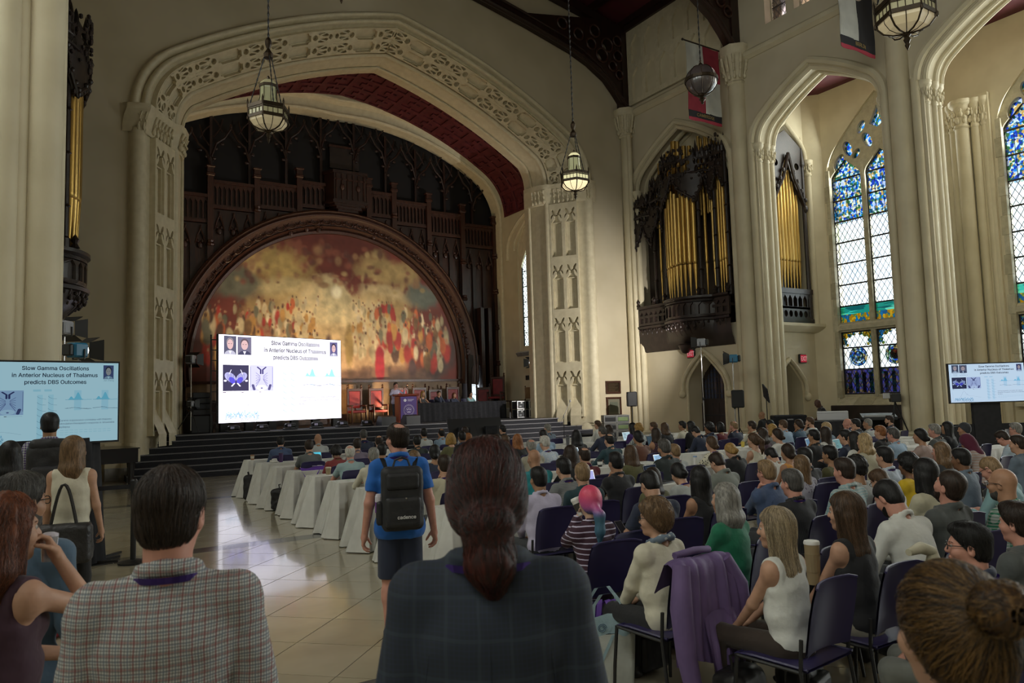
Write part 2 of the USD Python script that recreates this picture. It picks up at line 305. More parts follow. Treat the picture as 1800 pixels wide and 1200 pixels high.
# tracery panels round the arch soffit: two rows, mapped on the swept band
S_ = np.r_[0, np.cumsum(np.linalg.norm(np.diff(ARC, axis=0), axis=1))]; NA = path_normals(ARC)*[1, .70]
def arcmap(v):  # v: (s, w in band metres, h)
    x = np.interp(v[:, 0], S_, ARC[:, 0]); z = np.interp(v[:, 0], S_, ARC[:, 1]); nx = np.interp(v[:, 0], S_, NA[:, 0]); nz = np.interp(v[:, 0], S_, NA[:, 1])
    a0, a1 = np.array(PANEL0), np.array(PANEL1); L = np.linalg.norm(a1-a0); ud = (a1-a0)/L
    d = a0[0]+ud[0]*v[:, 1]+ud[1]*v[:, 2]; y = a0[1]+ud[1]*v[:, 1]-ud[0]*v[:, 2]
    return np.c_[x+nx*d, YF+y, z+nz*d]
Lb = np.linalg.norm(np.array(PANEL1)-PANEL0); nseg = 8; seg = S_[-1]/nseg
def fine(mb, T, e=.3):
    v, f = mb.get(); 
    for _ in range(1):
        v, f = trimesh.remesh.subdivide_to_size(v, f, e, max_iter=6)
    return T(v), f
for k in range(nseg):
    s0, s1 = k*seg, (k+1)*seg; holes = []
    for r in range(2):
        w0, w1 = r*Lb/2+.05, (r+1)*Lb/2-.05; wm = (w0+w1)/2; h = (w1-w0)
        holes.append(sbox(s0+.86, w0, s1-.86, w1).difference(unary_union([Point(s0+.86, w).buffer(.11) for w in (w0, w1)]+[Point(s1-.86, w).buffer(.11) for w in (w0, w1)])))
        for sc, sg in ((s0, 1), (s1, -1)):
            for dw in (-.27, .27):
                holes.append(affinity.rotate(affinity.scale(Point(sc+sg*.40, wm+dw*h).buffer(1, 8), .20, h*.17), sg*dw*60))
            holes.append(affinity.scale(Point(sc+sg*.70, wm).buffer(1, 8), .095, h*.26)); holes.append(affinity.scale(Point(sc+sg*.12, wm).buffer(1, 6), .07, h*.24))
    fr = sbox(s0, 0, s1, Lb).difference(unary_union(holes))
    put('arch_panel', fine(MB().prism(fr, 0, .15), arcmap, .45), STONE2, wf)
    m = MB()
    for r in range(2):
        w0, w1 = r*Lb/2+.05, (r+1)*Lb/2-.05; wm = (w0+w1)/2
        for i in range(7):
            a, b = s0+.92+(seg-1.84)*i/7, s0+.92+(seg-1.84)*(i+1)/7
            m.bar(*arcmap(np.array([(a, w0+.03, .02), (b, w0+.03, .02)])), .035); m.bar(*arcmap(np.array([(a, w1-.03, .02), (b, w1-.03, .02)])), .035)
        for sg, sc in ((1, s0), (-1, s1)):
            m.tube(arcmap(np.array([(sc+sg*x, wm+y*(w1-w0), .13) for x, y in ((.03, -.5), (.25, -.42), (.50, -.2), (.60, 0), (.50, .2), (.25, .42), (.03, .5))])), .028, 5)
    put('panel_ribs', m, STONE2, wf)
# stage apse: side walls, coffered vault, rear rib
VA = tudor(8.0, 10.5, 4.35, 2.4, 57, 22, XC)
APR = 18.42; Y1, Y2 = 25.2, 30.2
SW = (26.35, 27.75)            # stage window lights, along Y
win = Polygon([(y, z) for y, z in tudor(1.08, 8.8, 1.25, .75, 50, 10, 27.08)]+[(28.16, 4.1), (26.0, 4.1)])
ws = struct('wall_stage_right', MB().prism(sbox(Y1-.3, 0, Y2+.3, 11.2).difference(win), APR, APR+.6, YZ), STONE)
struct('wall_stage_left', MB().box((XC-8.6, Y1-.3, 0), (XC-8.02, Y2+.3, 11.2)), STONE)
P = np.array([[(x, y, z) for x, z in VA] for y in np.linspace(25.1, 29.15, 2)])
cv = struct('ceiling_stage', MB().grid(P), REDC, smooth=40)
SV = np.r_[0, np.cumsum(np.linalg.norm(np.diff(VA, axis=0), axis=1))]; NV = path_normals(VA)
def vmap(v):
    x = np.interp(v[:, 0], SV, VA[:, 0]); z = np.interp(v[:, 0], SV, VA[:, 1]); nx = np.interp(v[:, 0], SV, NV[:, 0]); nz = np.interp(v[:, 0], SV, NV[:, 1])
    return np.c_[x+nx*v[:, 2], 25.2+v[:, 1], z+nz*v[:, 2]]
nv = 18; sv = SV[-1]/nv
for k in range(nv):
    for r in range(4):
        s0, y0 = k*sv, r*.95; fr = sbox(s0, y0, s0+sv, y0+.95)
        hole = unary_union([sbox(s0+.10, y0+.10, s0+sv-.10, y0+.85).difference(unary_union([sbox(s0+sv*.3, y0+.32, s0+sv*.7, y0+.62), sbox(s0+sv*.46, y0+.05, s0+sv*.54, y0+.92)]))])
        put('coffer', fine(MB().prism(fr.difference(hole), 0, .06), vmap, .8), REDC, cv)
RA = tudor(7.95, 10.45, 3.65, 2.3, 57, 22, XC)
RP = [(-.95, -.62), (-.9, -.70), (-.62, -.68)]+prof_roll(-.55, -.62, .08, 250, 400, 5)+[(-.42, -.45), (-.40, -.36), (-.12, -.30)]+prof_roll(-.05, -.26, .09, 230, 400, 5)+[(.05, 0), (.05, .35)]
Pj = np.vstack([[(XC-7.95, 1.1), (XC-7.95, 10.4)], RA, [(XC+7.95, 10.4), (XC+7.95, 1.1)]])
struct('trim_1', MB().grid(sweep(Pj, RP, 29.75)), STONE2, smooth=40)
struct('ceiling_apse', MB().box((1.4, 25.0, 15.3), (19.4, 30.7, 15.5)).box((1.4, 25.0, 10.9), (1.8, 30.7, 15.4)).box((19.0, 25.0, 10.9), (19.4, 30.7, 15.4)), PLASTER)
# hood mould of the stage window, tracery, splay
hm = [(y, z) for y, z in tudor(1.85, 8.7, 1.65, 1.2, 50, 12, 27.1)]
struct('trim_2', MB().tube([(APR-.02, y, z) for y, z in [(28.95, 8.4)]+hm[::-1]+[(25.25, 8.4)]], .09, 8), STONE2, smooth=40)
struct('trim_3', MB().tube([(APR-.02, y, z) for y, z in tudor(1.30, 8.75, 1.45, .85, 50, 10, 27.08)], .06, 8), STONE2, smooth=40)
struct('trim_4', MB().prism(Polygon([(APR-.16, 4.0), (APR+.5, 4.25), (APR+.5, 3.9), (APR-.05, 3.85)]), 25.9, 28.3, [[1, 0, 0], [0, 0, 1], [0, 1, 0]]), GREYST)
def glass(name, nodes, links): 
    n = {'t': ('transparent_bsdf', {}), 'g': ('glossy_bsdf', {'roughness': .08, 'color': (.6, .6, .6)}), 'fr': ('fresnel', {'IOR': 1.45}), 'm': ('mix_closure', {})}
    n.update(nodes); return custom(name, n, links+[('fr.fac', 'm.fac'), ('t.BSDF', 'm.closure1'), ('g.BSDF', 'm.closure2')], 'm.closure')
def tint(name, ramp, scale=.6, stretch=(1, 1, 1), rnd=1.0, kind='vor'):
    tex = ('voronoi_texture', {'scale': scale, 'randomness': rnd}) if kind == 'vor' else ('noise_texture', {'scale': scale, 'detail': 2})
    out = 'v.color' if kind == 'vor' else 'v.fac'
    return glass(name, {'g0': ('geometry', {}), 'mp': ('mapping', {'scale': stretch}), 'v': tex, 's': ('separate_xyz', {}), 'r': ('rgb_ramp', {'ramp': ramp, 'interpolate': kind != 'vor'})},
                 [('g0.position', 'mp.vector'), ('mp.vector', 'v.vector')]+([(out, 's.vector'), ('s.x', 'r.fac')] if kind == 'vor' else [(out, 'r.fac')])+[('r.color', 't.color')])
CLEAR = tint('clear_leaded_glass', [(.3, (.76, .82, .86)), (.5, (.92, .94, .95)), (.7, (.80, .86, .83))], 1.1, kind='n')
WARMG = tint('warm_clear_glass', [(.3, (.92, .80, .78)), (.6, (.97, .87, .80))], 1.5, kind='n')
FROST = custom('frosted_leaded_glass', {'a': ('translucent_bsdf', {'color': (.80, .86, .86)}), 'b': ('transparent_bsdf', {'color': (.8, .85, .85)}), 'm': ('mix_closure', {'fac': .35})}, [('a.BSDF', 'm.closure1'), ('b.BSDF', 'm.closure2')], 'm.closure')
STAIN = tint('stained_glass_blue', [(0, (0.042, 0.126, 0.42)), (.16, (0.084, 0.315, 0.546)), (.30, (0.525, 0.588, 0.567)), (.45, (0.084, 0.189, 0.252)), (.58, (0.504, 0.399, 0.21)), (.70, (0.588, 0.567, 0.462)), (.80, (0.126, 0.252, 0.147)), (.9, (0.462, 0.504, 0.672))], 15, (1, 1, .8))
STAIN2 = tint('stained_glass_gold', [(0, (0.336, 0.231, 0.042)), (.25, (0.063, 0.168, 0.252)), (.5, (0.42, 0.315, 0.063)), (.7, (0.042, 0.21, 0.336)), (.85, (0.21, 0.252, 0.105))], 14, (1, 1, .7))
STAIN3 = tint('stained_glass_teal', [(0, (0.063, 0.294, 0.252)), (.3, (0.126, 0.42, 0.357)), (.6, (0.042, 0.189, 0.189)), (.8, (0.21, 0.462, 0.378))], 3.4, (1, .5, 3.2))
STAINR = tint('stained_glass_ruby', [(0, (0.42, 0.042, 0.063)), (.5, (0.336, 0.252, 0.168)), (.8, (0.084, 0.168, 0.378))], 9)
STAINV = tint('stained_glass_violet', [(0, (0.105, 0.105, 0.252)), (.4, (0.126, 0.105, 0.147)), (.7, (0.063, 0.126, 0.147)), (.85, (0.21, 0.168, 0.105))], 14)
def leading(m, x, y0, y1, z0, z1, dy=.19, dz=.30, r=.015, poly=None, n=4):
    """diamond lattice in the plane x"""
    R = poly if poly is not None else sbox(y0, z0, y1, z1); k = dz/dy; c = y0-(z1-z0)/k
    lines = []; c0 = c-dy
    while c0 < y1+(z1-z0)/k+dy:
        lines += [LineString([(c0, z0), (c0+(z1-z0)/k, z1)]), LineString([(c0, z1), (c0+(z1-z0)/k, z0)])]; c0 += dy
    for l in lines:
        g = l.intersection(R)
        for q in (g.geoms if hasattr(g, 'geoms') else [g]):
            if q.geom_type == 'LineString' and q.length > .03: a, b = q.coords[0], q.coords[-1]; m.bar((x, *a), (x, *b), r)
def hbars(m, x, y0, y1, zs, r=.035):
    for z in zs: m.bar((x, y0, z), (x, y1, z), r)
# stage window: two narrow lights
stg = struct('window_1', MB().prism(Polygon([(y, z) for y, z in tudor(1.1, 8.8, 1.27, .75, 50, 10, 27.08)]+[(28.18, 4.1), (25.98, 4.1)]).difference(unary_union([Polygon([(y, z) for y, z in tudor(.40, 7.9, .75, .35, 50, 8, yc)]+[(yc+.40, 4.3), (yc-.40, 4.3)]) for yc in (26.62, 27.54)]+[affinity.scale(Point(yc, 9.1).buffer(1), .13, .38) for yc in (26.85, 27.31)])), APR+.06, APR+.22, YZ), STONE2)
for yc in (26.62, 27.54):
    pg = Polygon([(y, z) for y, z in tudor(.40, 7.9, .75, .35, 50, 8, yc)]+[(yc+.40, 4.3), (yc-.40, 4.3)])
    put('pane', MB().prism(pg, APR+.13, APR+.14, YZ), FROST, stg)
    m = MB(); leading(m, APR+.10, yc-.4, yc+.4, 4.3, 8.7, .2, .2, .014, pg); hbars(m, APR+.1, yc-.4, yc+.4, (4.9, 5.6, 6.3, 7.0, 7.7), .03); m.bar((APR+.1, yc-.38, 4.3), (APR+.1, yc-.38, 7.9), .05); m.bar((APR+.1, yc+.38, 4.3), (APR+.1, yc+.38, 7.9), .05)
    put('leading', m, IRON, stg)
for yc in (26.85, 27.31): put('pane', MB().prism(affinity.scale(Point(yc, 9.1).buffer(1), .13, .38), APR+.13, APR+.14, YZ), FROST, stg)
# ---------------------------------------------------------------- stage platform and the seven black steps
st = struct('floor_stage', MB().box((2.2, 24.0, 0), (18.5, 30.4, 1.12)), CARPET)
put('stage_nosing', MB().box((2.6, 23.96, 1.085), (18.2, 24.02, 1.125)), NOSE, st)
for k in range(6):
    y0 = 21.96+.33*k+.04*k; z1 = .16*(k+1); e = max(0, (1.0-.33*k))*.0
    put('stair_step', MB().box((1.95+.14*k, y0, 0 if k == 0 else z1-.17), (18.85-.14*k, 24.05, z1)), CARPET, st)
    put('step_nosing', MB().box((1.95+.14*k, y0-.012, z1-.022), (18.85-.14*k, y0+.05, z1+.006)), NOSE, st)
# ---------------------------------------------------------------- right nave wall, aisle and piers
PIERS = [17.05, 11.3, 5.5, -.3, -6.1]
def bay_open(yc, half=2.25, z0=0, rise=1.85): return Polygon([(yc-half, z0)]+[tuple(p) for p in tudor(half, 10.5, rise, .95, 52, 18, yc)]+[(yc+half, z0)])
ORG = Polygon([(17.68, 4.4)]+[tuple(p) for p in tudor(2.45, 10.3, 2.05, 1.05, 52, 18, 20.13)]+[(22.58, 4.4)])
DOOR1 = Polygon([(18.35, -.1)]+[tuple(p) for p in tudor(.88, 2.15, 1.2, .75, 40, 12, 19.23)]+[(20.11, -.1)])
BAYC = [14.17, 8.4, 2.6, -3.2]
cl = lambda yc, dy: Polygon([(yc+dy-.42, 14.45), (yc+dy-.42, 16.6), (yc+dy, 17.1), (yc+dy+.42, 16.6), (yc+dy+.42, 14.45)])
CLER = [(yc, dy) for yc in BAYC for dy in (-1.15, 0, 1.15)]
holes = [ORG, DOOR1]+[bay_open(y) for y in BAYC]+[cl(*c) for c in CLER]
wr = struct('wall_right', MB().prism(sbox(-12, 0, 23.3, 17.6).difference(unary_union(holes)), XR, XR+.95, YZ), PLASTER)
m = MB().prism(Polygon([(XR-.16, 13.62), (XR-.16, 13.76), (XR-.06, 13.86), (XR+.1, 13.95), (XR+.1, 13.5), (XR-.05, 13.52)]), -11.9, 23.0, XZ)
put('string_course', m, STONE, wr)
put('plinth_course', MB().box((XR-.07, 20.3, 0), (XR+.05, 23.0, .45)), GREYST, wr)
for i, (yc, h, z0, rise, r1) in enumerate([(20.13, 2.45, 10.3, 2.05, 1.05)]+[(y, 2.25, 10.5, 1.85, .95) for y in BAYC[:3]]):
    for off, x, r in ((.17, XR-.02, .13), (-.02, XR+.10, .09), (-.04, XR+.55, .10), (-.02, XR+.90, .10)):
        P = tudor(h+off, z0, rise+off, r1+max(off, 0), 52, 22, yc); put('arch_roll', MB().tube([(x, y, z) for y, z in P], r, 8), STONE, wr, smooth=40)
    if i: put('arch_soffit', MB().grid([[(x, y, z) for y, z in tudor(h-.05, z0, rise-.05, r1, 52, 22, yc)] for x in (XR+.2, XR+.85)]), STONE, wr, smooth=40)
# blind tracery of the bay over the organ
m = MB()
tri = []
for k in range(6):
    yc = 18.05+k*.80; tri.append(Polygon([(y, z) for y, z in tudor(.30, 15.1, .42, .22, 45, 8, yc)]+[(yc+.30, 14.2), (yc-.30, 14.2)])); tri.append(Polygon([(y, z) for y, z in tudor(.30, 16.5, .42, .22, 45, 8, yc)]+[(yc+.30, 15.75), (yc-.30, 15.75)]))
m.prism(sbox(17.6, 14.0, 22.6, 17.4).difference(unary_union(tri)), XR-.13, XR+.0, YZ)
put('blind_tracery', m, STONE2, wr)
put('blind_panel', MB().box((XR-.03, 17.6, 14.0), (XR+.0, 22.6, 17.3)), STONE, wr)
# clerestory windows
for n, yc in enumerate(BAYC[:2]):
    w = struct('window_%d' % (n+2), MB().prism(sbox(yc-1.75, 14.2, yc+1.75, 17.4).difference(unary_union([cl(yc, d).buffer(-.02) for d in (-1.15, 0, 1.15)])), XR+.35, XR+.5, YZ), BLOCK[0])
    for d in (-1.15, 0, 1.15):
        pg = cl(yc, d); put('pane', MB().prism(pg, XR+.42, XR+.43, YZ), WARMG, w); m = MB(); leading(m, XR+.40, yc+d-.42, yc+d+.42, 14.45, 17.1, .17, .26, .012, pg); hbars(m, XR+.4, yc+d-.42, yc+d+.42, (15.1, 15.75, 16.4), .03); put('leading', m, IRON, w)
        for z in (14.45, 15.0, 15.55, 16.1):
            for e in (-.56, .56):
                put('jamb_stone', MB().box((XR+.05, yc+d+e-.07, z+.006), (XR+.36, yc+d+e+.07, z+.545)), BLOCK[int(z*10+n) % 3], w)
# piers: main shaft to the roof, flanking rolls, reveal colonnettes with foliage capitals
def foliage(m, c, r, z0, z1, n=8, a0=0, seed=0):
    m.lathe([(r*1.08, z0), (r*1.25, z0+.05), (r*1.02, z0+.10), (r*1.05, z0+.16), (r*1.28, z1-.22), (r*1.62, z1-.14), (r*1.68, z1-.10), (r*1.68, z1), (0, z1)], (c[0], c[1], 0), 8, math.pi/8)
    R = random.Random(seed)
    for q in range(2):
        for k in range(n):
            t = a0+2*math.pi*(k+.5*q)/n; z = z0+.22+q*(z1-z0-.5)*.55; rr = r*(1.18+.16*q)
            m.ball((c[0]+rr*math.cos(t), c[1]+rr*math.sin(t), z+R.uniform(-.03, .03)), (r*.30, r*.30, .09), 5); m.ball((c[0]+rr*1.12*math.cos(t), c[1]+rr*1.12*math.sin(t), z+.10), (r*.22, r*.22, .06), 5)
def bigcap(m, c, r, z0, z1, half=None):
    """tall octagonal capital of pierced tabernacle work"""
    m.lathe([(r*1.05, z0), (r*1.22, z0+.06), (r*1.05, z0+.13), (r*1.1, z0+.2), (r*1.35, z0+.55*(z1-z0)), (r*1.5, z0+.70*(z1-z0)), (r*1.78, z0+.76*(z1-z0)), (r*1.85, z0+.80*(z1-z0)), (r*1.85, z1-.16), (r*1.95, z1-.12), (r*1.95, z1), (0, z1)], (c[0], c[1], 0), 8, math.pi/8)
    for k in range(12):
        t = 2*math.pi*k/12
        o = lambda rr, z: (c[0]+rr*math.cos(t), c[1]+rr*math.sin(t), z)
        m.tube([o(r*1.12, z0+.22), o(r*1.5, z0+.45*(z1-z0)), o(r*1.72, z0+.74*(z1-z0))], [.03, .045, .05], 5); m.ball(o(r*1.22, z0+.24), (.06, .06, .09), 5); m.ball(o(r*1.45, z0+.36*(z1-z0)), (.05, .05, .08), 5)
        t2 = t; m.ball(o(r*1.62, z0+.56*(z1-z0)), (.055, .055, .10), 5)
def pier(name, label, yc, x0=XR, sgn=1, full=True, shaft_top=12.75):
    t = thing(name, label, 'pillar', (x0, yc, 0), 0, None)
    X = lambda d: sgn*d
    put('shaft', MB().lathe([(.30, .5), (.30, shaft_top)], (X(-.04), 0, 0), 20), STONE, t, smooth=40)
    if shaft_top < 14: m = MB(); bigcap(m, (X(-.04), 0), .30, shaft_top, 14.1); put('capital', m, STONE2, t, smooth=35)
    for s in (-1, 1):
        put('flanking_roll', MB().lathe([(.12, .5), (.12, 10.6 if full else 13.5)], (X(-.03), s*.45, 0), 12), STONE, t, smooth=40)
        if full:
            for k, (dx, dy, r) in enumerate(((.16, .56, .135), (.50, .62, .115), (.80, .56, .135))):
                put('colonnette', MB().lathe([(r, .5), (r, 9.85)], (X(dx), s*dy, 0), 14), STONE, t, smooth=40)
                m = MB(); foliage(m, (X(dx), s*dy), r, 9.82, 10.5, 7, k, k+7); put('foliage_capital', m, STONE2, t, smooth=50)
    m = MB()
    for z0, z1, e in ((0, .4, .16), (.4, .58, .09), (.58, .68, .03)): m.rbox((min(X(-.45), X(1.05))-e, -.72-e, z0), (max(X(-.45), X(1.05))+e, .72+e, z1), .04)
    put('base', m, STONE, t); return t
pier('stone_pier', 'cream stone pier rising between the large organ arch and the nearest window arch beside it', PIERS[0])
pier('stone_pier', 'broad cream pier of clustered shafts standing left of the right-hand wall screen', PIERS[1])
pier('stone_pier', 'pale stone pier at the right edge beyond the last window', PIERS[2])
# corner shaft between front wall and organ bay
t = thing('corner_shaft', 'slim cream corner shaft with a tall carved capital left of the large organ', 'pillar', (20.56, 22.8, 0))
put('shaft', MB().lathe([(.24, .5), (.24, 12.75)], (0, 0, 0), 20), STONE, t, smooth=40); m = MB(); bigcap(m, (0, 0), .26, 12.65, 13.85); put('capital', m, STONE2, t, smooth=35)
put('colonnette', MB().lathe([(.13, .5), (.13, 9.6)], (.12, -.36, 0), 14), STONE, t, smooth=40); m = MB(); foliage(m, (.12, -.36), .14, 9.6, 10.3, 7); put('foliage_capital', m, STONE2, t, smooth=50)
put('roll', MB().lathe([(.10, .5), (.10, 12.7)], (-.10, -.27, 0), 12), STONE, t, smooth=40); put('base', MB().rbox((-.34, -.62, 0), (.2, .2, .5), .05), STONE, t)
# left nave wall: the pier whose shafts fill the left edge, and the plain wall beyond it
struct('wall_left', MB().prism(sbox(12.2, 0, 23.3, 17.6).difference(unary_union([sbox(17.7, 4.3, 22.5, 12.0), sbox(12.2, 0, 16.4, 10.5)])), -.95, 0, YZ), PLASTER)
lp = thing('stone_pier', 'tall pale pier of three shafts filling the left edge of the hall', 'pillar', (0, 11.3, 0))
for x, y, r in ((-.02, -.30, .215), (.115, .05, .115), (-.28, -.42, .10), (.06, -.13, .05), (-.42, -.44, .16)): put('shaft', MB().lathe([(r, .4), (r, 13.6)], (x, y, 0), 24), STONE, lp, smooth=40)
put('core', MB().box((-1.0, -.45, 0), (.0, .6, 17)), STONE, lp); put('base', MB().rbox((-1, -.62, 0), (.2, .7, .42), .06), STONE, lp)
# side aisle on the right
XO, YR = 24.5, 16.9
def awin(yc, g=0): return Polygon([(yc-2.05-g, 1.55-g)]+[tuple(p) for p in tudor(2.05+g, 9.7, 2.65+g, 1.6, 42, 16, yc)]+[(yc+2.05+g, 1.55-g)])
AW = [14.28, 8.45, 2.6, -3.2]
wa = struct('wall_aisle', MB().prism(sbox(-12, 0, 18.4, 13.6).difference(unary_union([awin(y) for y in AW])), XO, XO+.6, YZ), STONE)
struct('ceiling_aisle', MB().box((XR+.9, -12, 13.0), (XO+.3, 18.4, 13.3)), REDP)
D2 = Polygon([(21.72, -.1)]+[tuple(p) for p in tudor(.70, 1.95, .95, .55, 40, 10, 22.45)]+[(23.15, -.1)])
O2 = Polygon([(21.9, 4.25)]+[tuple(p) for p in tudor(1.0, 10.6, 1.2, .8, 50, 12, 22.95)]+[(23.95, 4.25)])
wt = struct('wall_aisle_end', MB().prism(sbox(XR+.9, 0, XO+.3, 13.2).difference(unary_union([D2, O2])), YR, YR+1.2, XZ), STONE)
put('ledge', MB().prism(Polygon([(YR-.32, 4.22), (YR-.32, 4.32), (YR, 4.36), (YR, 4.0), (YR-.1, 4.02)]), 21.7, 24.3, YZ), STONE, wt)
m = MB(); foliage(m, (24.15, YR-.05), .13, 9.9, 10.5, 7); put('foliage_capital', m, STONE2, wt, smooth=50); put('colonnette', MB().lathe([(.12, 4.3), (.12, 9.9)], (24.15, YR-.05, 0), 12), STONE, wt, smooth=40)
put('arch_roll', MB().tube([(x, YR-.03, z) for x, z in tudor(1.12, 10.5, 1.3, .9, 50, 14, 22.95)], .09, 8), STONE, wt, smooth=40)
put('wall_splay', MB().add([(24.05, YR, .0), (XO+.02, 16.42, 0), (XO+.02, 16.42, 13), (24.05, YR, 13)], [[0, 1, 2, 3]]), STONE, wt)
# responds on the outer wall between the aisle windows
for n, y in enumerate((11.35, 5.55)):
    t = thing('wall_respond', ['cluster of pale wall shafts with a carved capital, above the right-hand screen', 'cluster of pale wall shafts at the far right of the aisle'][n], 'pillar', (XO, y, 0))
    for k, (dx, dy, r) in enumerate(((-.28, 0, .2), (-.14, .32, .12), (-.14, -.32, .12), (-.05, .55, .10), (-.05, -.55, .1))):
        put('shaft', MB().lathe([(r, .4), (r, 9.95)], (dx, dy, 0), 16), STONE, t, smooth=40); m = MB(); foliage(m, (dx, dy), r, 9.9, 10.8, 8, k, k); put('foliage_capital', m, STONE2, t, smooth=50)
    put('core', MB().box((-.12, -.72, 0), (.1, .72, 10.9)), STONE, t); put('base', MB().rbox((-.6, -.8, 0), (.1, .8, .4), .05), STONE, t)
# aisle windows: 3 lights, transom, tracery
def aisle_window(n, yc, vis=True):
    lights = [yc+k*1.36 for k in (-1, 0, 1)]; hw = .60; x = XO+.22
    lo = [sbox(y-hw, 1.72, y+hw, 3.98) for y in lights]
    up = [Polygon([(y-hw, 4.32)]+[tuple(p) for p in tudor(hw, 9.55, .75, .38, 50, 8, y)]+[(y+hw, 4.32)]) for y in lights]
    tr = []; A = awin(yc, -.08)
    for s in (-1, 1):
        tr += [affinity.rotate(affinity.scale(Point(yc+s*1.55, 10.2).buffer(1), .17, .32), s*28), affinity.rotate(affinity.scale(Point(yc+s*1.18, 10.62).buffer(1), .16, .3), -s*20), affinity.rotate(affinity.scale(Point(yc+s*.86, 10.35).buffer(1), .12, .2), s*40), affinity.rotate(affinity.scale(Point(yc+s*.42, 10.72).buffer(1), .15, .30), -s*25), affinity.rotate(affinity.scale(Point(yc+s*.62, 11.25).buffer(1), .14, .24), s*30), affinity.rotate(affinity.scale(Point(yc+s*1.12, 11.12).buffer(1), .10, .2), s*45)]
    tr += [Polygon([(yc-.3, 11.25), (yc, 11.85), (yc+.3, 11.25), (yc, 11.05)])]
    tr = [q for q in tr if A.contains(q)]
    w = struct('window_%d' % n, MB().prism(awin(yc, .02).difference(unary_union(lo+up+tr)), x-.13, x+.13, YZ), BLOCK[0])
    if not vis: return
    F = MB()
    for y, a in zip(lights, lo+[None]):
        # lower light: foliate corners, roundel, saints row
        put('pane', MB().box((x, y-hw, 2.62), (x+.01, y+hw, 3.98)), CLEAR, w, label='clear leaded lower light')
        put('stained_panel', MB().box((x, y-hw, 1.72), (x+.01, y+hw, 2.62)), STAINV, w)
        for k in range(4): put('stained_figure', MB().box((x-.006, y-hw+.1+k*.27, 1.78), (x-.003, y-hw+.24+k*.27, 2.5)), [STAIN3, STAINV, STAIN3, STAIN][k], w)
        c = Point(y, 3.08).buffer(.34, 12); put('roundel', MB().prism(c, x-.012, x-.006, YZ), STAIN, w); put('roundel_centre', MB().prism(Point(y, 3.08).buffer(.17, 10), x-.02, x-.014, YZ), [CLEAR, STAINR, CLEAR][lights.index(y)], w)
        m = MB()
        for rr in (.34, .26, .17): m.tube([(x-.02, y+rr*math.cos(t), 3.08+rr*math.sin(t)) for t in np.linspace(0, 2*np.pi, 25)], .012, 4, False)
        for t in np.linspace(0, 2*np.pi, 13)[:-1]: m.bar((x-.02, y+.26*math.cos(t), 3.08+.26*math.sin(t)), (x-.02, y+.34*math.cos(t), 3.08+.34*math.sin(t)), .012)
        put('roundel_leading', m, IRON, w)
        for s in (-1, 1):
            put('stained_corner', MB().prism(unary_union([Point(y+s*.48, 3.84).buffer(.13), Point(y+s*.30, 3.86).buffer(.1), Point(y+s*.50, 3.62).buffer(.1), Point(y+s*.40, 3.5).buffer(.06), Point(y+s*.14, 3.9).buffer(.07)]), x-.012, x-.006, YZ), STAIN2, w)
        m = MB(); leading(m, x-.015, y-hw, y+hw, 1.72, 3.98, .20, .32, .016); hbars(m, x-.015, y-hw, y+hw, (1.74, 2.62, 3.40, 3.96), .05); m.bar((x-.015, y-hw+.03, 1.72), (x-.015, y-hw+.03, 3.98), .06); m.bar((x-.015, y+hw-.03, 1.72), (x-.015, y+hw-.03, 3.98), .06); put('leading', m, IRON, w)
    for y, u in zip(lights, up):
        put('pane', MB().prism(u.intersection(sbox(y-1, 4.9, y+1, 8.05)), x, x+.01, YZ), CLEAR, w, label='clear diamond leaded upper light')
        edge = u.intersection(sbox(y-1, 7.95, y+1, 12)); put('stained_head', MB().prism(edge, x, x+.01, YZ), STAIN, w, label='blue and amber stained glass head')
        put('stained_band', MB().box((x, y-hw, 4.32), (x+.01, y+hw, 4.62)), STAIN2, w); put('stained_band', MB().box((x, y-hw, 4.62), (x+.01, y+hw, 4.9)), STAIN3, w)
        m = MB(); leading(m, x-.015, y-hw, y+hw, 4.9, 10.3, .20, .32, .016, u.intersection(sbox(y-1, 4.9, y+1, 8.05))); hbars(m, x-.015, y-hw, y+hw, np.arange(4.92, 9.7, .78), .05)
        for i in range(5): m.bar((x-.015, y-hw+i*.3, 8.05), (x-.015, y-hw+i*.3+.02, 9.3+.2*(i in (1, 2, 3))), .014)
        for i in range(7): m.bar((x-.015, y-hw, 8.2+i*.26), (x-.015, y+hw, 8.25+i*.26+.1*((i*7) % 3-1)), .012)
        ex = [(x-.015, *p) for p in list(u.exterior.coords)]; m.tube(ex, .03, 4, False); put('leading', m, IRON, w)
    for q in tr: put('tracery_glass', MB().prism(q, x, x+.01, YZ), STAIN, w)
    put('transom', MB().prism(Polygon([(x-.22, 4.05), (x-.22, 4.2), (x-.1, 4.3), (x+.1, 4.3), (x+.1, 4.0), (x-.1, 4.0)]), yc-2.0, yc+2.0, XZ), BLOCK[2], w)
    for k in range(6): put('sill_stone', MB().prism(Polygon([(XO-.32, 1.25), (XO-.32, 1.32), (XO+.1, 1.64), (XO+.1, 1.2)]), yc-2.04+k*.68+.004, yc-2.04+(k+1)*.68-.004, XZ), BLOCK[k % 3], w)
    for i, z in enumerate(np.arange(1.6, 9.6, .6)):
        for s in (-1, 1):
            put('jamb_stone', MB().box((XO-.02, yc+s*2.03-.10, z+.004), (XO+.14, yc+s*2.03+.10-(.05 if i % 2 else 0), z+.596)), BLOCK[(i+(s > 0)) % 3], w)
        if i > 4 or i < 4:
            for k in (-.68, .68): put('mullion_stone', MB().box((x-.15, yc+k-.05, z+.003), (x-.12, yc+k+.05, z+.597)), BLOCK[(i+1) % 3], w)
aisle_window(4, AW[0]); aisle_window(5, AW[1])
for q, y in enumerate(AW[2:]): aisle_window(6+q, y, False)
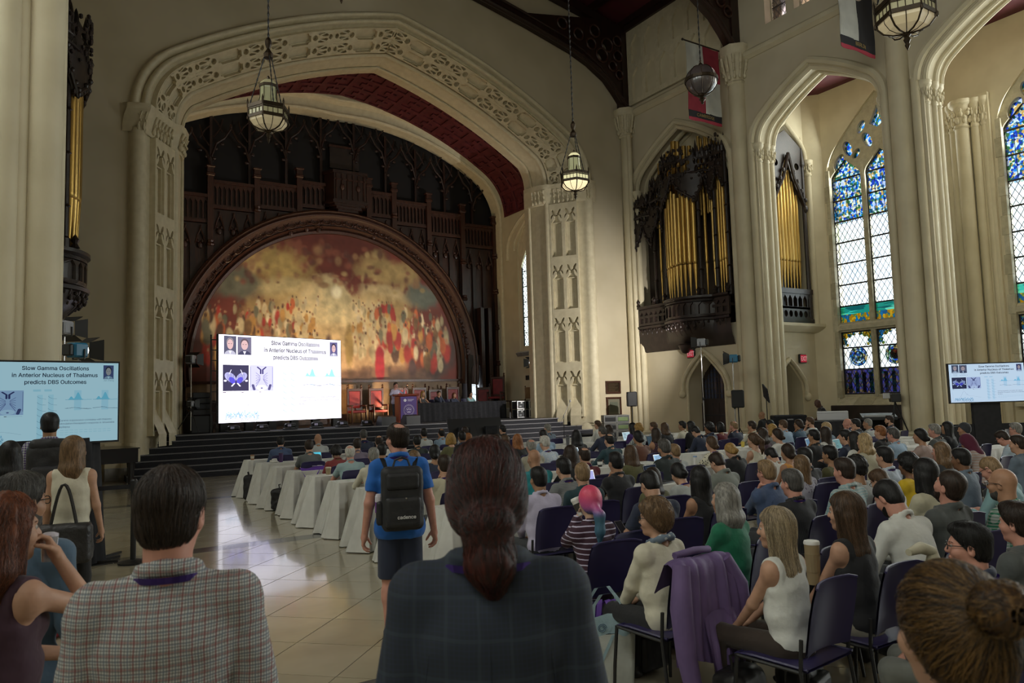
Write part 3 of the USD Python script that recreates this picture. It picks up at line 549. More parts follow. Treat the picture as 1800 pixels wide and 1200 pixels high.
# rear and far-left walls, out of the picture: plain, with the openings that let the light in
struct('wall_rear', MB().prism(sbox(-6, 0, 25, 19.9).difference(sbox(6.4, 3.5, 14.4, 13.5)), -12.6, -12.0, XZ), PLASTER)
struct('wall_far_aisle', MB().prism(sbox(-12, 0, 23.3, 13.6).difference(unary_union([sbox(y-2, 1.6, y+2, 12) for y in (14.3, 8.4, 2.5, -3.4, -9.2)])), -5.2, -4.6, YZ), PLASTER)
struct('wall_left_upper', MB().prism(sbox(-12, 12.6, 12.2, 17.6).difference(unary_union([sbox(y-1.3, 14.4, y+1.3, 17.2) for y in (8.4, 2.5, -3.4)])), -.95, 0, YZ), PLASTER)
struct('ceiling_far_aisle', MB().box((-5.2, -12, 13.0), (-.5, 23.3, 13.3)), REDP); struct('wall_far_end', MB().box((-5.2, 23.1, 0), (0, 23.5, 19)), PLASTER)
DIM = tint('old_dim_glass', [(.3, (.22, .23, .22)), (.7, (.28, .28, .26))], 1.2, kind='n')
put('pane', MB().box((6.4, -12.4, 3.5), (14.4, -12.38, 13.5)), DIM, struct('window_40', MB().prism(sbox(6.4, 3.5, 14.4, 13.5).difference(unary_union([sbox(6.4+2*k+.15, 3.65, 6.4+2*k+1.85, 13.3) for k in range(4)])), -12.5, -12.3, XZ), BLOCK[0]))
for n_, y in enumerate((14.3, 8.4, 2.5, -3.4, -9.2)): put('pane', MB().box((-4.95, y-2, 1.6), (-4.93, y+2, 12)), DIM, struct('window_%d' % (41+n_), MB().prism(sbox(y-2, 1.6, y+2, 12).difference(unary_union([sbox(y-2+.1+k*1.3, 1.75, y-2+1.2+k*1.3, 11.8) for k in range(3)])), -5.0, -4.85, YZ), BLOCK[0]))
# roof: red boarded slopes, beams and the arch-braced trusses
rf = struct('ceiling', MB().add([(-1, -12.2, 17.35), (XC, -12.2, 19.75), (22, -12.2, 17.35), (-1, 23.3, 17.35), (XC, 23.3, 19.75), (22, 23.3, 17.35)], [[0, 1, 4, 3], [1, 2, 5, 4]]), REDP)
for k in range(7):
    x = 20.5-k*1.6; z = 17.35+(22-x)*.207; put('purlin', MB().bar((x, -12, z-.1), (x, 23.1, z-.1), .22, .26), WOOD, rf)
    x = .3+k*1.6; z = 17.35+(x+1)*.207; put('purlin', MB().bar((x, -12, z-.1), (x, 23.1, z-.1), .22, .26), WOOD, rf)
put('wall_plate', MB().box((XR-.25, -12, 17.2), (XR+.02, 23.1, 17.55)), WOOD, rf)
low = [(10.34, 13.85), (9.98, 14.1), (9.6, 14.55), (9.15, 15.0), (8.3, 15.48), (7.4, 15.82), (5.3, 16.35), (3.0, 16.85), (0, 17.2)]
brace = Polygon([(XC+x, z) for x, z in low]+[(XC-x, z) for x, z in low[::-1]]+[(XC-10.34, 17.4), (XC, 19.7), (XC+10.34, 17.4)]).buffer(0)
cut = unary_union([Point(XC+s*x, z).buffer(r) for s in (-1, 1) for x, z, r in ((8.9, 15.95, .26), (8.35, 16.3, .2), (9.45, 15.6, .18), (9.2, 16.45, .25), (9.75, 16.1, .2), (9.8, 15.3, .16), (9.75, 16.75, .18), (7.7, 16.55, .2), (8.55, 16.9, .22), (6.9, 16.8, .2))]+[Polygon([(XC+s*a, b) for a, b in ((5.0, 16.75), (8.6, 17.45), (5.0, 18.1), (1.5, 18.6), (1.5, 17.5))]) for s in (-1, 1)])
for n, y in enumerate((22.85, 17.05, 11.3)):
    t = thing('roof_truss', ['dark carved oak truss arching along the top of the great arch wall', 'dark oak arched brace rising from the pier beside the large organ', 'dark oak roof truss nearest overhead at the right'][n], 'beam', (0, y, 0))
    put('arch_brace', MB().prism(brace.difference(cut), -.17, .17, XZ), WOOD, t)
    for s in (-1, 1):
        put('brace_roll', MB().tube([(XC+s*(x-.0), -.2, z) for x, z in low], .10, 8), WOOD, t, smooth=40); put('brace_roll', MB().tube([(XC+s*(x-.35), -.2, z+.42) for x, z in low], .06, 8), WOOD, t, smooth=40)
        put('wall_post', MB().box((XC+s*9.95, -.22, 13.95), (XC+s*10.34, .22, 17.4)), WOOD, t)
        m = MB()
        for g in cut.geoms: 
            c = g.centroid
            if g.area < .3 and (c.x-XC)*s > 0: m.tube([(*(np.array(p)), 0)[:1]+(-.2, p[1]) for p in list(g.buffer(.03).exterior.coords)[::4]], .045, 5, False)
        put('carved_ring', m, WOODR, t)
# ---------------------------------------------------------------- oak screen and mural at the back of the stage
YS = 29.95
sc = struct('wall_stage_back', MB().box((1.8, 30.25, 0), (19, 30.6, 15.2)), mat('black_recess', (.008, .006, .006), .8))
scr = thing('carved_oak_screen', 'tall dark carved oak screen with stepped panels behind the great painting', 'wood screen', (0, 0, 0))
put('backing', MB().prism(sbox(2.2, 1.12, 18.5, 9.6).difference(Point(10.5, 3.4).buffer(6.0, 48)), 30.05, 30.25, XZ), WOOD, scr)
ring_in, ring_out, rc = 5.72, 6.52, (10.5, 3.42)
def cutring(p): return p.difference(Point(*rc).buffer(ring_out-.05, 48)).difference(sbox(rc[0]-ring_out, 0, rc[0]+ring_out, rc[1]))
bays = [(2.5, 4.2, 10.1, 2), (4.25, 5.35, 10.15, 2), (5.5, 7.1, 10.75, 3), (7.25, 8.8, 10.95, 3), (8.95, 9.95, 11.2, 2), (11.85, 13.0, 11.15, 2), (13.15, 14.7, 10.9, 3), (14.85, 16.45, 10.6, 3), (16.6, 18.2, 10.2, 3)]
for x0, x1, zt, n in bays:
    fr = cutring(sbox(x0, 1.15, x1, zt-1.15)); w = (x1-x0)/n; hs = []
    for k in range(n):
        a, b = x0+k*w+.09, x0+(k+1)*w-.09; hs.append(Polygon([(x, z) for x, z in tudor((b-a)/2, zt-1.9, .42, .16, 50, 8, (a+b)/2)]+[(b, 1.4), (a, 1.4)]))
    put('panel_frame', MB().prism(fr.difference(unary_union(hs)), YS-.04, YS+.12, XZ), WOOD, scr)
    for k in range(n):
        a, b = x0+k*w+.09, x0+(k+1)*w-.09; q = cutring(sbox(a, 1.3, b, zt-1.3))
        if q.area > .05: put('panel', MB().prism(q, YS+.06, YS+.1, XZ), WOODR, scr)
        xm = (a+b)/2; m = MB()
        for s in (-1, 1): m.tube([(xm+s*(b-a)*.5, YS-.05, zt-1.95), (xm+s*(b-a)*.30, YS-.07, zt-1.62), (xm, YS-.09, zt-1.36)], .025, 5); m.ball((xm+s*(b-a)*.22, YS-.03, zt-1.84), (.05, .04, .07), 5)
        m.ball((xm, YS-.02, zt-2.0), (.10, .05, .13), 6); m.ball((xm, YS-.10, zt-1.30), (.04, .04, .08), 5)
        put('carved_head', m, WOODR, scr)
    m = MB().box((x0, YS-.10, zt-1.12), (x1, YS+.1, zt-1.02)).box((x0-.03, YS-.14, zt-.12), (x1+.03, YS+.1, zt))
    put('cornice', m, WOODR, scr)
    nn = int((x1-x0)/.17)
    for k in range(nn):
        a = x0+(k+.12)*(x1-x0)/nn; b = x0+(k+.88)*(x1-x0)/nn
    fz = sbox(x0, zt-1.02, x1, zt-.12).difference(unary_union([Polygon([(x0+(k+.15)*(x1-x0)/nn, zt-.95), (x0+(k+.85)*(x1-x0)/nn, zt-.95), (x0+(k+.85)*(x1-x0)/nn, zt-.34), (x0+(k+.5)*(x1-x0)/nn, zt-.22), (x0+(k+.15)*(x1-x0)/nn, zt-.34)]) for k in range(nn)]))
    put('frieze_tracery', MB().prism(fz, YS-.06, YS+.02, XZ), WOODR, scr); put('frieze_back', MB().box((x0, YS+.03, zt-1.05), (x1, YS+.1, zt-.1)), WOOD, scr)
for x, zt in ((4.22, 10.3), (5.42, 11.0), (7.18, 11.15), (8.88, 11.4), (11.9, 11.4), (13.08, 11.35), (14.78, 11.1), (16.52, 10.8), (18.25, 10.4)):
    zb = 1.2 if abs(x-rc[0]) > ring_out else rc[1]+math.sqrt(max(0, ring_out**2-(x-rc[0])**2))
    m = MB().box((x-.11, YS-.16, zb), (x+.11, YS+.06, zt-.1)); m.rbox((x-.16, YS-.22, zt-.12), (x+.16, YS+.06, zt+.02), .03).box((x-.12, YS-.17, zt+.02), (x+.12, YS+.02, zt+.22)).rbox((x-.17, YS-.22, zt+.22), (x+.17, YS+.06, zt+.30), .03)
    for z in np.arange(zb+.6, zt-1.2, 1.7): m.lathe([(.0, z), (.15, z+.03), (.17, z+.09), (.12, z+.16), (.15, z+.24), (0, z+.30)], (x, YS-.12, 0), 8)
    put('buttress', m, WOODR, scr)
# projecting oriel above the crown of the arch
m = MB(); pts = [(9.95, YS), (10.2, YS-.55), (11.6, YS-.55), (11.85, YS)]
m.prism(Polygon(pts), 10.45, 11.6); m.prism(Polygon([(10.9+(x-10.9)*1.08, YS+(y-YS)*1.1) for x, y in pts]), 11.6, 11.72); m.prism(Polygon([(10.9+(x-10.9)*1.08, YS+(y-YS)*1.1) for x, y in pts]), 10.32, 10.45)
for k in range(4): m.prism(Polygon([(10.9+(x-10.9)*(.95-.16*k), YS+(y-YS)*(.95-.2*k)) for x, y in pts]), 10.32-.1*(k+1), 10.32-.1*k)
put('oriel', m, WOOD, scr)
m = MB()
for k in range(6): x = 10.3+k*.24; m.box((x-.02, YS-.60, 10.5), (x+.02, YS-.54, 11.55))
for k in range(2): m.ball((10.55+k*.7, YS-.6, 11.0), (.1, .05, .14), 6)
m.box((10.2, YS-.60, 11.3), (11.6, YS-.54, 11.36)); put('oriel_tracery', m, WOODR, scr)
put('picture_frame', MB().box((10.25, YS+.1, 12.0), (11.55, YS+.2, 12.95)), WOODB, scr); put('picture_frame_rail', MB().box((10.2, YS+.06, 12.9), (11.6, YS+.2, 13.0)), WOODR, scr)
# dark gothic tracery above
for k in range(11):
    x0 = 2.55+k*1.46; xm = x0+.73; zt = 13.9-abs(xm-10.6)*.25; m = MB()
    m.box((x0-.05, YS+.05, 9.4), (x0+.05, YS+.2, zt+.6))
    for s in (-1, 1):
        m.tube([(xm+s*.72, YS+.05, zt-1.1), (xm+s*.55, YS+.02, zt-.55), (xm+s*.25, YS, zt-.3), (xm, YS-.02, zt+.12)], .045, 6)
        for a, b in ((.56, -.75), (.32, -.52), (.62, -1.15)): m.ball((xm+s*a, YS+.06, zt+b), (.09, .05, .07), 5)
        m.tube([(xm+s*.66, YS+.05, zt-.3), (xm+s*.4, YS+.04, zt+.05), (xm+s*.3, YS+.05, zt+.5)], .03, 5); m.tube([(xm+s*.3, YS+.05, zt-.05), (xm+s*.5, YS+.05, zt+.3), (xm+s*.68, YS+.05, zt+.5)], .03, 5)
    m.ball((xm, YS-.02, zt+.2), (.06, .05, .12), 5)
    put('gothic_tracery', m, WOOD, scr)
for s, lab in ((-1, 0), (1, 0)):
    m = MB()
    for x in (rc[0]+s*6.75, rc[0]+s*7.15): m.box((x-.09, YS-.5, 1.15), (x+.09, YS-.1, 6.2 if s > 0 else 6.2))
    put('side_post', m, WOOD, scr)
# carved archivolt round the painting
m = MB(); n = 61; th = np.linspace(-.12, math.pi+.12, n)
pr = [(5.66, .18), (5.70, .05), (5.80, .0), (5.88, .06), (5.92, .02), (5.98, -.10), (6.02, -.04), (6.30, -.22), (6.34, -.30), (6.42, -.34), (6.50, -.28), (6.56, -.34), (6.64, -.26), (6.66, .1)]
P = np.array([[(rc[0]+r*math.cos(t), YS+y, rc[1]+r*math.sin(t)) for r, y in pr] for t in th]); m.grid(P[::-1])
put('archivolt', m, WOODR, scr, smooth=40)
for k in range(39):
    t = math.pi*(k+.5)/39; c = np.array([math.cos(t), 0, math.sin(t)]); q = np.array([-math.sin(t), 0, math.cos(t)]); o = np.array([rc[0], YS-.14, rc[1]]); m = MB()
    m.tube([o+c*(6.16+.13*math.cos(a))+q*.17*math.sin(a)+np.array([0, -.02, 0]) for a in np.linspace(0, 2*np.pi, 11)], .035, 5, False)
    for a in (-.24, .24): m.ball(o+c*6.10+q*a*.95, (.06, .07, .06), 5); m.ball(o+c*6.27+q*a, (.05, .06, .05), 5)
    m.ball(o+c*6.16+np.array([0, .03, 0]), (.05, .05, .05), 5)
    put('carved_boss', m, WOODR, scr)
# the painting: a plain stand-in, masses of warm colour
def paint(u, v):
    R = np.random.RandomState(3); p = np.stack([u*4, v*4, u*0], -1); n = meshkit.fbm(p*1.6, 5, 2)[..., None]; n2 = meshkit.fbm(p*5, 4, 9)[..., None]
    C = lambda *c: np.array(c, float)
    col = C(.15, .032, .022)*(.5+n)+0*n
    def blob(cx, cy, rx, ry, c, a=1.0, soft=.5, warp=.5):
        nonlocal col
        d = np.sqrt(((u-cx)/rx)**2+((v-cy)/ry)**2)[..., None]+(n-.5)*warp*1.6+(n2-.5)*warp*.8; k = np.clip((1-d)/soft, 0, 1)*a; k = k*k*(3-2*k); col = col*(1-k)+C(*c)*(.75+.5*n2)*k
    blob(-.42, .76, .28, .16, (.46, .33, .12)); blob(.42, .76, .30, .15, (.44, .31, .13)); blob(-.36, .60, .30, .10, (.55, .44, .22)); blob(.34, .60, .32, .10, (.58, .45, .24))
    blob(-.72, .62, .22, .14, (.16, .17, .12), .8); blob(.72, .60, .22, .13, (.14, .16, .13), .9); blob(0, .45, .75, .22, (.50, .34, .14)); blob(0, .40, .42, .30, (.78, .62, .34)); blob(0, .28, .95, .13, (.62, .44, .22), .9)
    blob(0, .12, .8, .13, (.55, .36, .20)); blob(.30, .03, .75, .10, (.20, .11, .07)); blob(.82, .18, .22, .22, (.10, .06, .05)); blob(-.85, .22, .22, .25, (.13, .05, .04)); blob(0, .56, .13, .17, (.60, .50, .28)); blob(0, .60, .055, .055, (.85, .78, .55), 1, .6, .2)
    pal = [(.45, .05, .035), (.33, .035, .03), (.62, .50, .30), (.20, .11, .05), (.10, .05, .035), (.52, .28, .08), (.42, .34, .20), (.55, .14, .05), (.16, .15, .10), (.70, .58, .38)]
    for _ in range(330):
        s = R.choice([-1, 1]); cx = s*R.uniform(.12, .92)*(.96+.04*R.rand()); base = .42-.12*abs(cx)**2; dd_ = R.uniform(-.24, .11); cy = base+dd_; k = R.uniform(.55, 1.0)*(1.35-2.2*dd_)*(.75+.5*abs(cx))
        c = pal[R.randint(10)] if abs(cx) > .3 else pal[R.choice([2, 9, 6, 5])]
        blob(cx, cy, .022*k, .05*k, c, .92, .45, .5); blob(cx+R.uniform(-.004, .004), cy+.052*k, .009*k, .013*k, [(.42, .22, .12), (.30, .14, .08), (.12, .06, .04)][R.randint(3)], .9, .5, .2)
    for _ in range(110): cx = R.uniform(-.75, .75); blob(cx, R.uniform(.62, .93), R.uniform(.02, .05), R.uniform(.015, .05), [(.50, .36, .16), (.25, .08, .05), (.36, .2, .1), (.14, .05, .04)][R.randint(4)], .7, .7, .6)
    for cx, cy, h, c in ((-.06, .20, .16, (.13, .07, .06)), (.09, .23, .20, (.34, .23, .08)), (.33, .12, .17, (.34, .02, .035)), (-.34, .16, .07, (.24, .07, .05)), (.60, .10, .08, (.09, .05, .05))): blob(cx, cy, .045, h, c, 1, .45, .35)
    return np.clip(col*(.8+.4*n2), 0, 1)
nx, nz = 300, 190; a = np.linspace(-1, 1, nx); b = np.linspace(0, 1, nz); U, V = np.meshgrid(a, b, indexing='ij'); xw = np.clip(5.74*U, -5.74, 5.74)
zr = np.sqrt(np.maximum(5.76**2-xw**2, .25)); Zb = 2.86; zz = Zb+V*(rc[1]+zr-Zb); vert = np.stack([rc[0]+xw, 0*U+YS+.12, zz], -1)
col = paint(U, (zz-Zb)/(rc[1]+5.74-Zb))
MUR = custom('mural_paint', {'a': ('attribute', {'attribute': 'displayColor'}), 'p': ('principled_bsdf', {'roughness': .6})}, [('a.color', 'p.base_color')], 'p.BSDF')
mp = thing('mural', 'large half-round mural in warm red, gold and cream over the stage', 'painting', (0, 0, 0))
def colored(name, v, f, c, m, parent, **k):
    pr = put(name, (v, f), m, parent, True, **k); UsdGeom.PrimvarsAPI(pr).CreatePrimvar('displayColor', Sdf.ValueTypeNames.Color3fArray, 'vertex').Set(Vt.Vec3fArray.FromNumpy(np.asarray(c, np.float32))); return pr
g = MB().grid(vert[::-1]); v, f = g.get(); colored('canvas', v, f, col[::-1].reshape(-1, 3), MUR, mp)
put('lower_wall', MB().box((4.6, YS+.1, 1.12), (16.4, YS+.2, 2.9)), mat('dado_tan', (.23, .15, .085), .6, (.17, .11, .065), 3), scr); put('dado_rail', MB().box((4.6, YS+.0, 2.82), (16.4, YS+.14, 2.92)), WOODR, scr)
put('dado_panelling', MB().box((4.6, YS-.02, 1.12), (10.9, YS+.1, 2.2)), WOOD, scr)
for k in range(5): put('wall_panel', MB().rbox((9.4+k*.38, YS-.06, 1.5), (9.75+k*.38, YS+.1, 2.75), .02), mat('light_oak_panel', (.26, .15, .075), .5, (.2, .11, .05), 4, stretch=(5, 5, 1)), scr)
# glimpse of bright daylight: narrow lancet right of the painting
w = struct('window_20', MB().prism(sbox(16.55, 1.3, 17.4, 4.0).difference(Polygon([(x, z) for x, z in tudor(.27, 3.35, .32, .16, 45, 8, 16.97)]+[(17.24, 1.6), (16.70, 1.6)])), YS-.30, YS-.12, XZ), WOODB)
put('pane', MB().prism(Polygon([(x, z) for x, z in tudor(.27, 3.35, .32, .16, 45, 8, 16.97)]+[(17.24, 1.6), (16.70, 1.6)]), YS-.17, YS-.16, XZ), glow('daylit_frosted_glass', (.80, .90, 1.0), 1.25), w)
m = MB()
for z in np.arange(1.8, 3.4, .4): m.bar((16.72, YS-.19, z), (17.22, YS-.19, z), .012)
put('leading', m, IRON, w)
# ---------------------------------------------------------------- organs
def pipe(parent, p, r, z0, z1, k, foot=.55, m=None):
    mo = z0+foot; put('pipe', MB().lathe([(.012, z0), (.02, z0+.03), (r*.92, mo), (r*.55, mo+.012), (r*.92, mo+.05), (r, mo+.12), (r, z1), (r*.86, z1), (r*.86, z1-.1)], (p[0], p[1], 0), 12), GOLD[k % 3], parent, smooth=50)
mid_ = lambda a, b: (a+b)/2
def organ(name, label, x0, yc, sg):
    t = thing(name, label, 'organ', (x0, yc, 0))
    dep = lambda s: .22+.62*np.clip(np.cos(np.clip((s+.45)/1.15, -1, 1)*np.pi/2), 0, 1)**.6
    def cmap(v): # (s along +Y, z, h outward of the curve)
        return np.c_[-sg*(dep(v[:, 0])+v[:, 2]), v[:, 0], v[:, 1]]
    S = np.linspace(-2.42, 2.42, 41)
    def band(prof, m):
        P = np.array([[(-sg*(dep(s)*fr+h), s, z) for fr, h, z in prof] for s in S]); m.grid(P if sg < 0 else P[::-1]); return m
    m = band([(0, .02, 3.62), (0, .08, 3.66), (.1, .1, 3.85), (.25, .12, 3.95), (.55, .1, 4.15), (.85, .06, 4.4), (1, .0, 4.55), (1, .08, 4.58), (1, .1, 4.66), (1, .0, 4.70), (1, -.03, 4.75), (1, -.03, 5.32), (1, .03, 5.36), (1, .10, 5.40), (1, .10, 5.48), (1, -.12, 5.5), (0, -.4, 5.5)], MB())
    put('gallery_front', m, WOODB, t, smooth=35)
    put('corbel_boss', MB().lathe([(0, 3.42), (.12, 3.46), (.2, 3.58), (.28, 3.74), (.2, 3.8)], (-sg*.25, -.2, 0), 12), WOODB, t, smooth=40)
    hs = [Polygon([(s-.10, 4.80)]+[(x, z) for x, z in tudor(.10, 5.10, .14, .06, 45, 6, s)]+[(s+.10, 4.80)]) for s in np.arange(-2.2, 2.3, .27)]
    put('gallery_tracery', fine(MB().prism(sbox(-2.4, 4.70, 2.4, 5.34).difference(unary_union(hs)), -.02, .035), cmap, .3), WOODB, t)
    for k, s in enumerate(np.arange(-2.2, 2.3, .27)):
        m = MB(); o = lambda ss, z, h: cmap(np.array([[ss, z, h]]))[0]
        m.tube([o(s, 4.62, .03), o(s-.02, 4.42, -.02), o(s-.10*(s+.2)/2, 4.1, -.28*dep(s)-.1)], [.03, .025, .02], 5); m.ball(o(s, 4.40, .0), (.05, .05, .08), 5); m.ball(o(s+.13, 4.50, .02), (.05, .05, .05), 5); m.ball(o(s+.07, 4.28, -.10), (.04, .05, .05), 5)
        put('pendant', m, WOODB, t)
    posts = [2.3, 1.38, .42, -1.32, -1.80, -2.36]
    for s in posts:
        p = cmap(np.array([[s, 0, -.16]]))[0]; m = MB(); zt = 10.6 if s < .5 else 9.5 if s > 2 else 10.0
        m.lathe([(.10, 5.4), (.10, 5.7), (.065, 5.75), (.065, zt), (.12, zt+.03), (.10, zt+.12), (.07, zt+.3), (0, zt+.75)], (p[0], p[1], 0), 8)
        for z in (6.4, 7.6, 8.6, 9.4): m.lathe([(.06, z), (.10, z+.03), (.06, z+.08)], (p[0], p[1], 0), 8)
        m.lathe([(0, 5.48), (.1, 5.5), (.05, 5.6), (.09, 5.68), (0, 5.82)], (cmap(np.array([[s, 0, .03]]))[0][0], s, 0), 8)
        put('post', m, WOODB, t)
    k = 0
    for a, b, n, r, zs, z0 in ((1.3, .5, 2, .055, [8.8, 8.6], 5.5), (.32, -1.22, 8, .10, [9.05, 9.35, 9.6, 9.45, 9.25, 9.3, 9.4, 9.1], 5.5), (-1.38, -1.72, 2, .062, [9.25, 9.1], 5.5), (-1.86, -2.34, 4, .062, [9.3, 9.75, 9.9, 9.5], 5.5)):
        for i in range(n):
            s = a+(b-a)*(i+.5)/n; p = cmap(np.array([[s, 0, -.20]]))[0]; pipe(t, p, r, z0, zs[i], k, .95-.1*abs(i-n/2)/n+(.35 if n == 2 and a > 0 else .25)); k += 1
    for i, (s, zt, r) in enumerate([(1.55, 10.5, .07), (1.38, 10.6, .06), (.62, 11.5, .10), (.35, 11.85, .115), (.08, 11.75, .085), (-.2, 11.5, .09), (-.52, 11.4, .08), (-.95, 11.65, .06), (-1.12, 11.5, .05), (-1.28, 11.75, .06), (-1.42, 11.6, .05), (-1.62, 11.8, .08), (-1.85, 11.6, .08), (-2.05, 11.4, .08), (-2.22, 11.1, .07), (1.15, 11.2, .09), (.9, 11.35, .09)]):
        p = (sg*(.12+.05*(i % 2)), s); put('upper_pipe', MB().lathe([(r, 8.6), (r, zt), (r*.85, zt), (r*.85, zt-.1)], (p[0], p[1], 0), 12), GOLD[(i+1) % 3], t, smooth=50)
    # pierced and carved canopies, an ogee over each tower
    for (a, b), zb in zip(((2.36, 1.38), (1.38, .42), (.42, -1.32), (-1.32, -1.8), (-1.8, -2.38)), (8.1, 8.5, 9.3, 9.2, 9.55)):
        zt_ = 10.75 if mid_(a, b) < .5 else 9.8 if a > 2 else 10.3; w = a-b; mid = (a+b)/2; N = max(3, int(w/.12)); R = random.Random(int(mid*100)+900)
        og = [(mid-w/2, zb-.25), (mid-w*.34, zb-.02), (mid-w*.16, zb+.22), (mid, zb+.75), (mid+w*.16, zb+.22), (mid+w*.34, zb-.02), (mid+w/2, zb-.25)]
        body = Polygon(og+[(mid+w/2, zt_), (mid+w*.3, zt_-.15), (mid, zt_+.25), (mid-w*.3, zt_-.15), (mid-w/2, zt_)]).buffer(0)
        hs = [affinity.scale(Point(mid+w*(u-.5), z).buffer(1, 5), w*.09+.015, .16) for u in (.2, .42, .58, .8) for z in (zb+.95, zb+1.3) if z < zt_-.35]+[affinity.scale(Point(mid+w*(u-.5), zt_-.3).buffer(1, 5), w*.06+.01, .10) for u in (.12, .3, .5, .7, .88)]
        put('pipe_canopy', fine(MB().prism(body.difference(unary_union(hs)), -.06, .02), cmap, .4), WOODB, t)
        m = MB(); o = lambda ss, z, h=.03: cmap(np.array([[ss, z, h]]))[0]
        m.tube([o(*q) for q in og], .045, 6); m.tube([o(mid-w/2, zt_-.7), o(mid, zt_-.63), o(mid+w/2, zt_-.7)], .05, 5)
        for q in og: m.ball(o(q[0], q[1]+.07, .05), (.06, .07, .07), 5)
        for i in range(int(34*w)): m.ball(o(mid+w*R.uniform(-.48, .48), zb+R.uniform(.45, 1.75), .04), (.05, R.uniform(.03, .07), R.uniform(.04, .1)), 4)
        for i in range(N): 
            u = (i+.5)/N-.5; z = np.interp(abs(u)*2, [0, .32, .68, 1], [zb+.75, zb+.22, zb-.02, zb-.25]); m.ball(o(mid+w*u, z-.09, .0), (.04, .045, .09), 4)
        for u in (-.5, -.25, 0, .25, .5): m.lathe([(.05, zt_-.15), (.06, zt_+.05), (.03, zt_+.2), (0, zt_+.4-.25*abs(u))], tuple(o(mid+w*u, 0, -.03)[:2])+(0,), 6)
        put('canopy_carving', m, WOODB, t)
    put('case_back', MB().box((sg*.55, -2.4, 3.7), (sg*.62, 2.4, 10.4)), WOODB, t); put('gallery_floor', MB().box((-sg*.25, -2.4, 5.0), (sg*.6, 2.4, 5.1)), WOODB, t)
    return t
organ('pipe_organ', 'large dark oak organ with gilded pipes bowing out of the right wall', XR, 20.13, 1)
struct('wall_organ_recess', MB().box((XR+.93, 17.2, 3.7), (XR+1.05, 23.1, 12.9)), STONE)
organ('pipe_organ', 'dark oak organ with gilded pipes on the left wall behind the pier', 0, 20.1, -1)
struct('wall_organ_recess_left', MB().box((-1.05, 17.2, 3.7), (-.93, 23.1, 12.9)), STONE)
# small organ front in the aisle end wall
t = thing('pipe_organ', 'small organ front of gilded pipes over the aisle door', 'organ', (22.95, YR, 0))
for i in range(8): pipe(t, (-.62+i*.178, .12), .075, 5.62, [9.2, 9.7, 10.1, 10.45, 10.4, 10.05, 9.65, 9.15][i], i, 1.0)
m = MB().box((-1.0, -.1, 4.36), (1.02, .1, 4.5)).box((-1.0, -.1, 5.42), (1.02, .12, 5.6)).box((-1.0, -.06, 4.86), (1.02, .05, 4.94)); put('gallery_rail', m, WOODB, t)
put('gallery_tracery', MB().prism(sbox(-1, 4.5, 1.02, 5.44).difference(unary_union([Polygon([(s-.11, 4.95)]+[(x, z) for x, z in tudor(.11, 5.2, .16, .06, 45, 6, s)]+[(s+.11, 4.95)]) for s in np.arange(-.82, .95, .28)]+[affinity.scale(Point(s, 4.68).buffer(1, 6), .10, .12) for s in np.arange(-.82, .95, .28)])), -.06, .02, XZ), WOODB, t)
for s in (-.92, .92): put('post', MB().lathe([(.08, 4.4), (.07, 10.2), (.12, 10.3), (.05, 10.8), (0, 11.4)], (s, -.02, 0), 8), WOODB, t)
m = MB()
for s in (-1, 1): m.tube([(s*.9, -.08, 8.7), (s*.62, -.1, 9.2), (s*.3, -.12, 9.7), (0, -.14, 10.6)], .06, 6); m.ball((s*.9, -.1, 8.62), (.1, .08, .14), 6); [m.ball((s*(.9-.2*k), -.12, 8.95+.33*k), (.07, .06, .09), 5) for k in range(4)]
put('ogee_canopy', m, WOODB, t); put('case_panel', MB().prism(Polygon([(-.98, 8.6), (-.6, 9.2), (-.3, 9.75), (0, 10.6), (.3, 9.75), (.6, 9.2), (.98, 8.6), (.98, 10.9), (0, 11.5), (-.98, 10.9)]).difference(unary_union([Point(s, 10.2).buffer(.13) for s in (-.6, .6)])), -.03, .04, XZ), WOODB, t)
put('case_back', MB().box((-1, .4, 4.3), (1.02, .5, 11.2)), WOODB, t)
# ---------------------------------------------------------------- doors, plaques, exit signs
d = struct('door_1', MB().prism(DOOR1.buffer(.02), XR+.70, XR+.76, YZ), WOODB)
for k in range(6): put('plank', MB().box((XR+.66, 18.37+k*.29+.004, .02), (XR+.71, 18.37+(k+1)*.29-.004, 1.55)), WOODB, d)
put('door_window', MB().prism(unary_union([Polygon([(18.55, 1.7), (19.17, 1.7), (19.17, 2.95), (18.9, 2.75), (18.55, 2.3)]), Polygon([(19.29, 1.7), (19.95, 1.7), (19.95, 2.3), (19.6, 2.75), (19.29, 2.95)])]), XR+.68, XR+.695, YZ), mat('dark_blue_glass', (.05, .06, .10), .1), d)
m = MB()
for y in np.arange(18.55, 20.0, .155): m.bar((XR+.67, y, 1.7), (XR+.67, y, 2.5+.4*(abs(y-19.23) < .45)), .03)
for z in np.arange(1.7, 2.9, .2): m.bar((XR+.67, 18.5, z), (XR+.67, 19.97, z), .03)
put('glazing_bars', m, WOODB, d); put('door_handle', MB().box((XR+.62, 18.5, 1.05), (XR+.66, 19.95, 1.12)), IRON, d)
struct('trim_5', MB().tube([(XR-.05, y, z) for y, z in [(20.36, 1.95)]+[tuple(p) for p in tudor(1.12, 2.1, 1.42, .95, 40, 16, 19.23)][::-1]+[(18.1, 1.95)]], .085, 8).ball((XR-.08, 20.37, 1.9), (.12, .15, .14)).ball((XR-.08, 18.09, 1.9), (.12, .15, .14)), STONE2, smooth=40)
struct('trim_6', MB().tube([(XR+.0, y, z) for y, z in [(20.15, .1)]+[tuple(p) for p in tudor(.92, 2.12, 1.24, .78, 40, 16, 19.23)][::-1]+[(18.31, .1)]], .055, 8), STONE2, smooth=40)
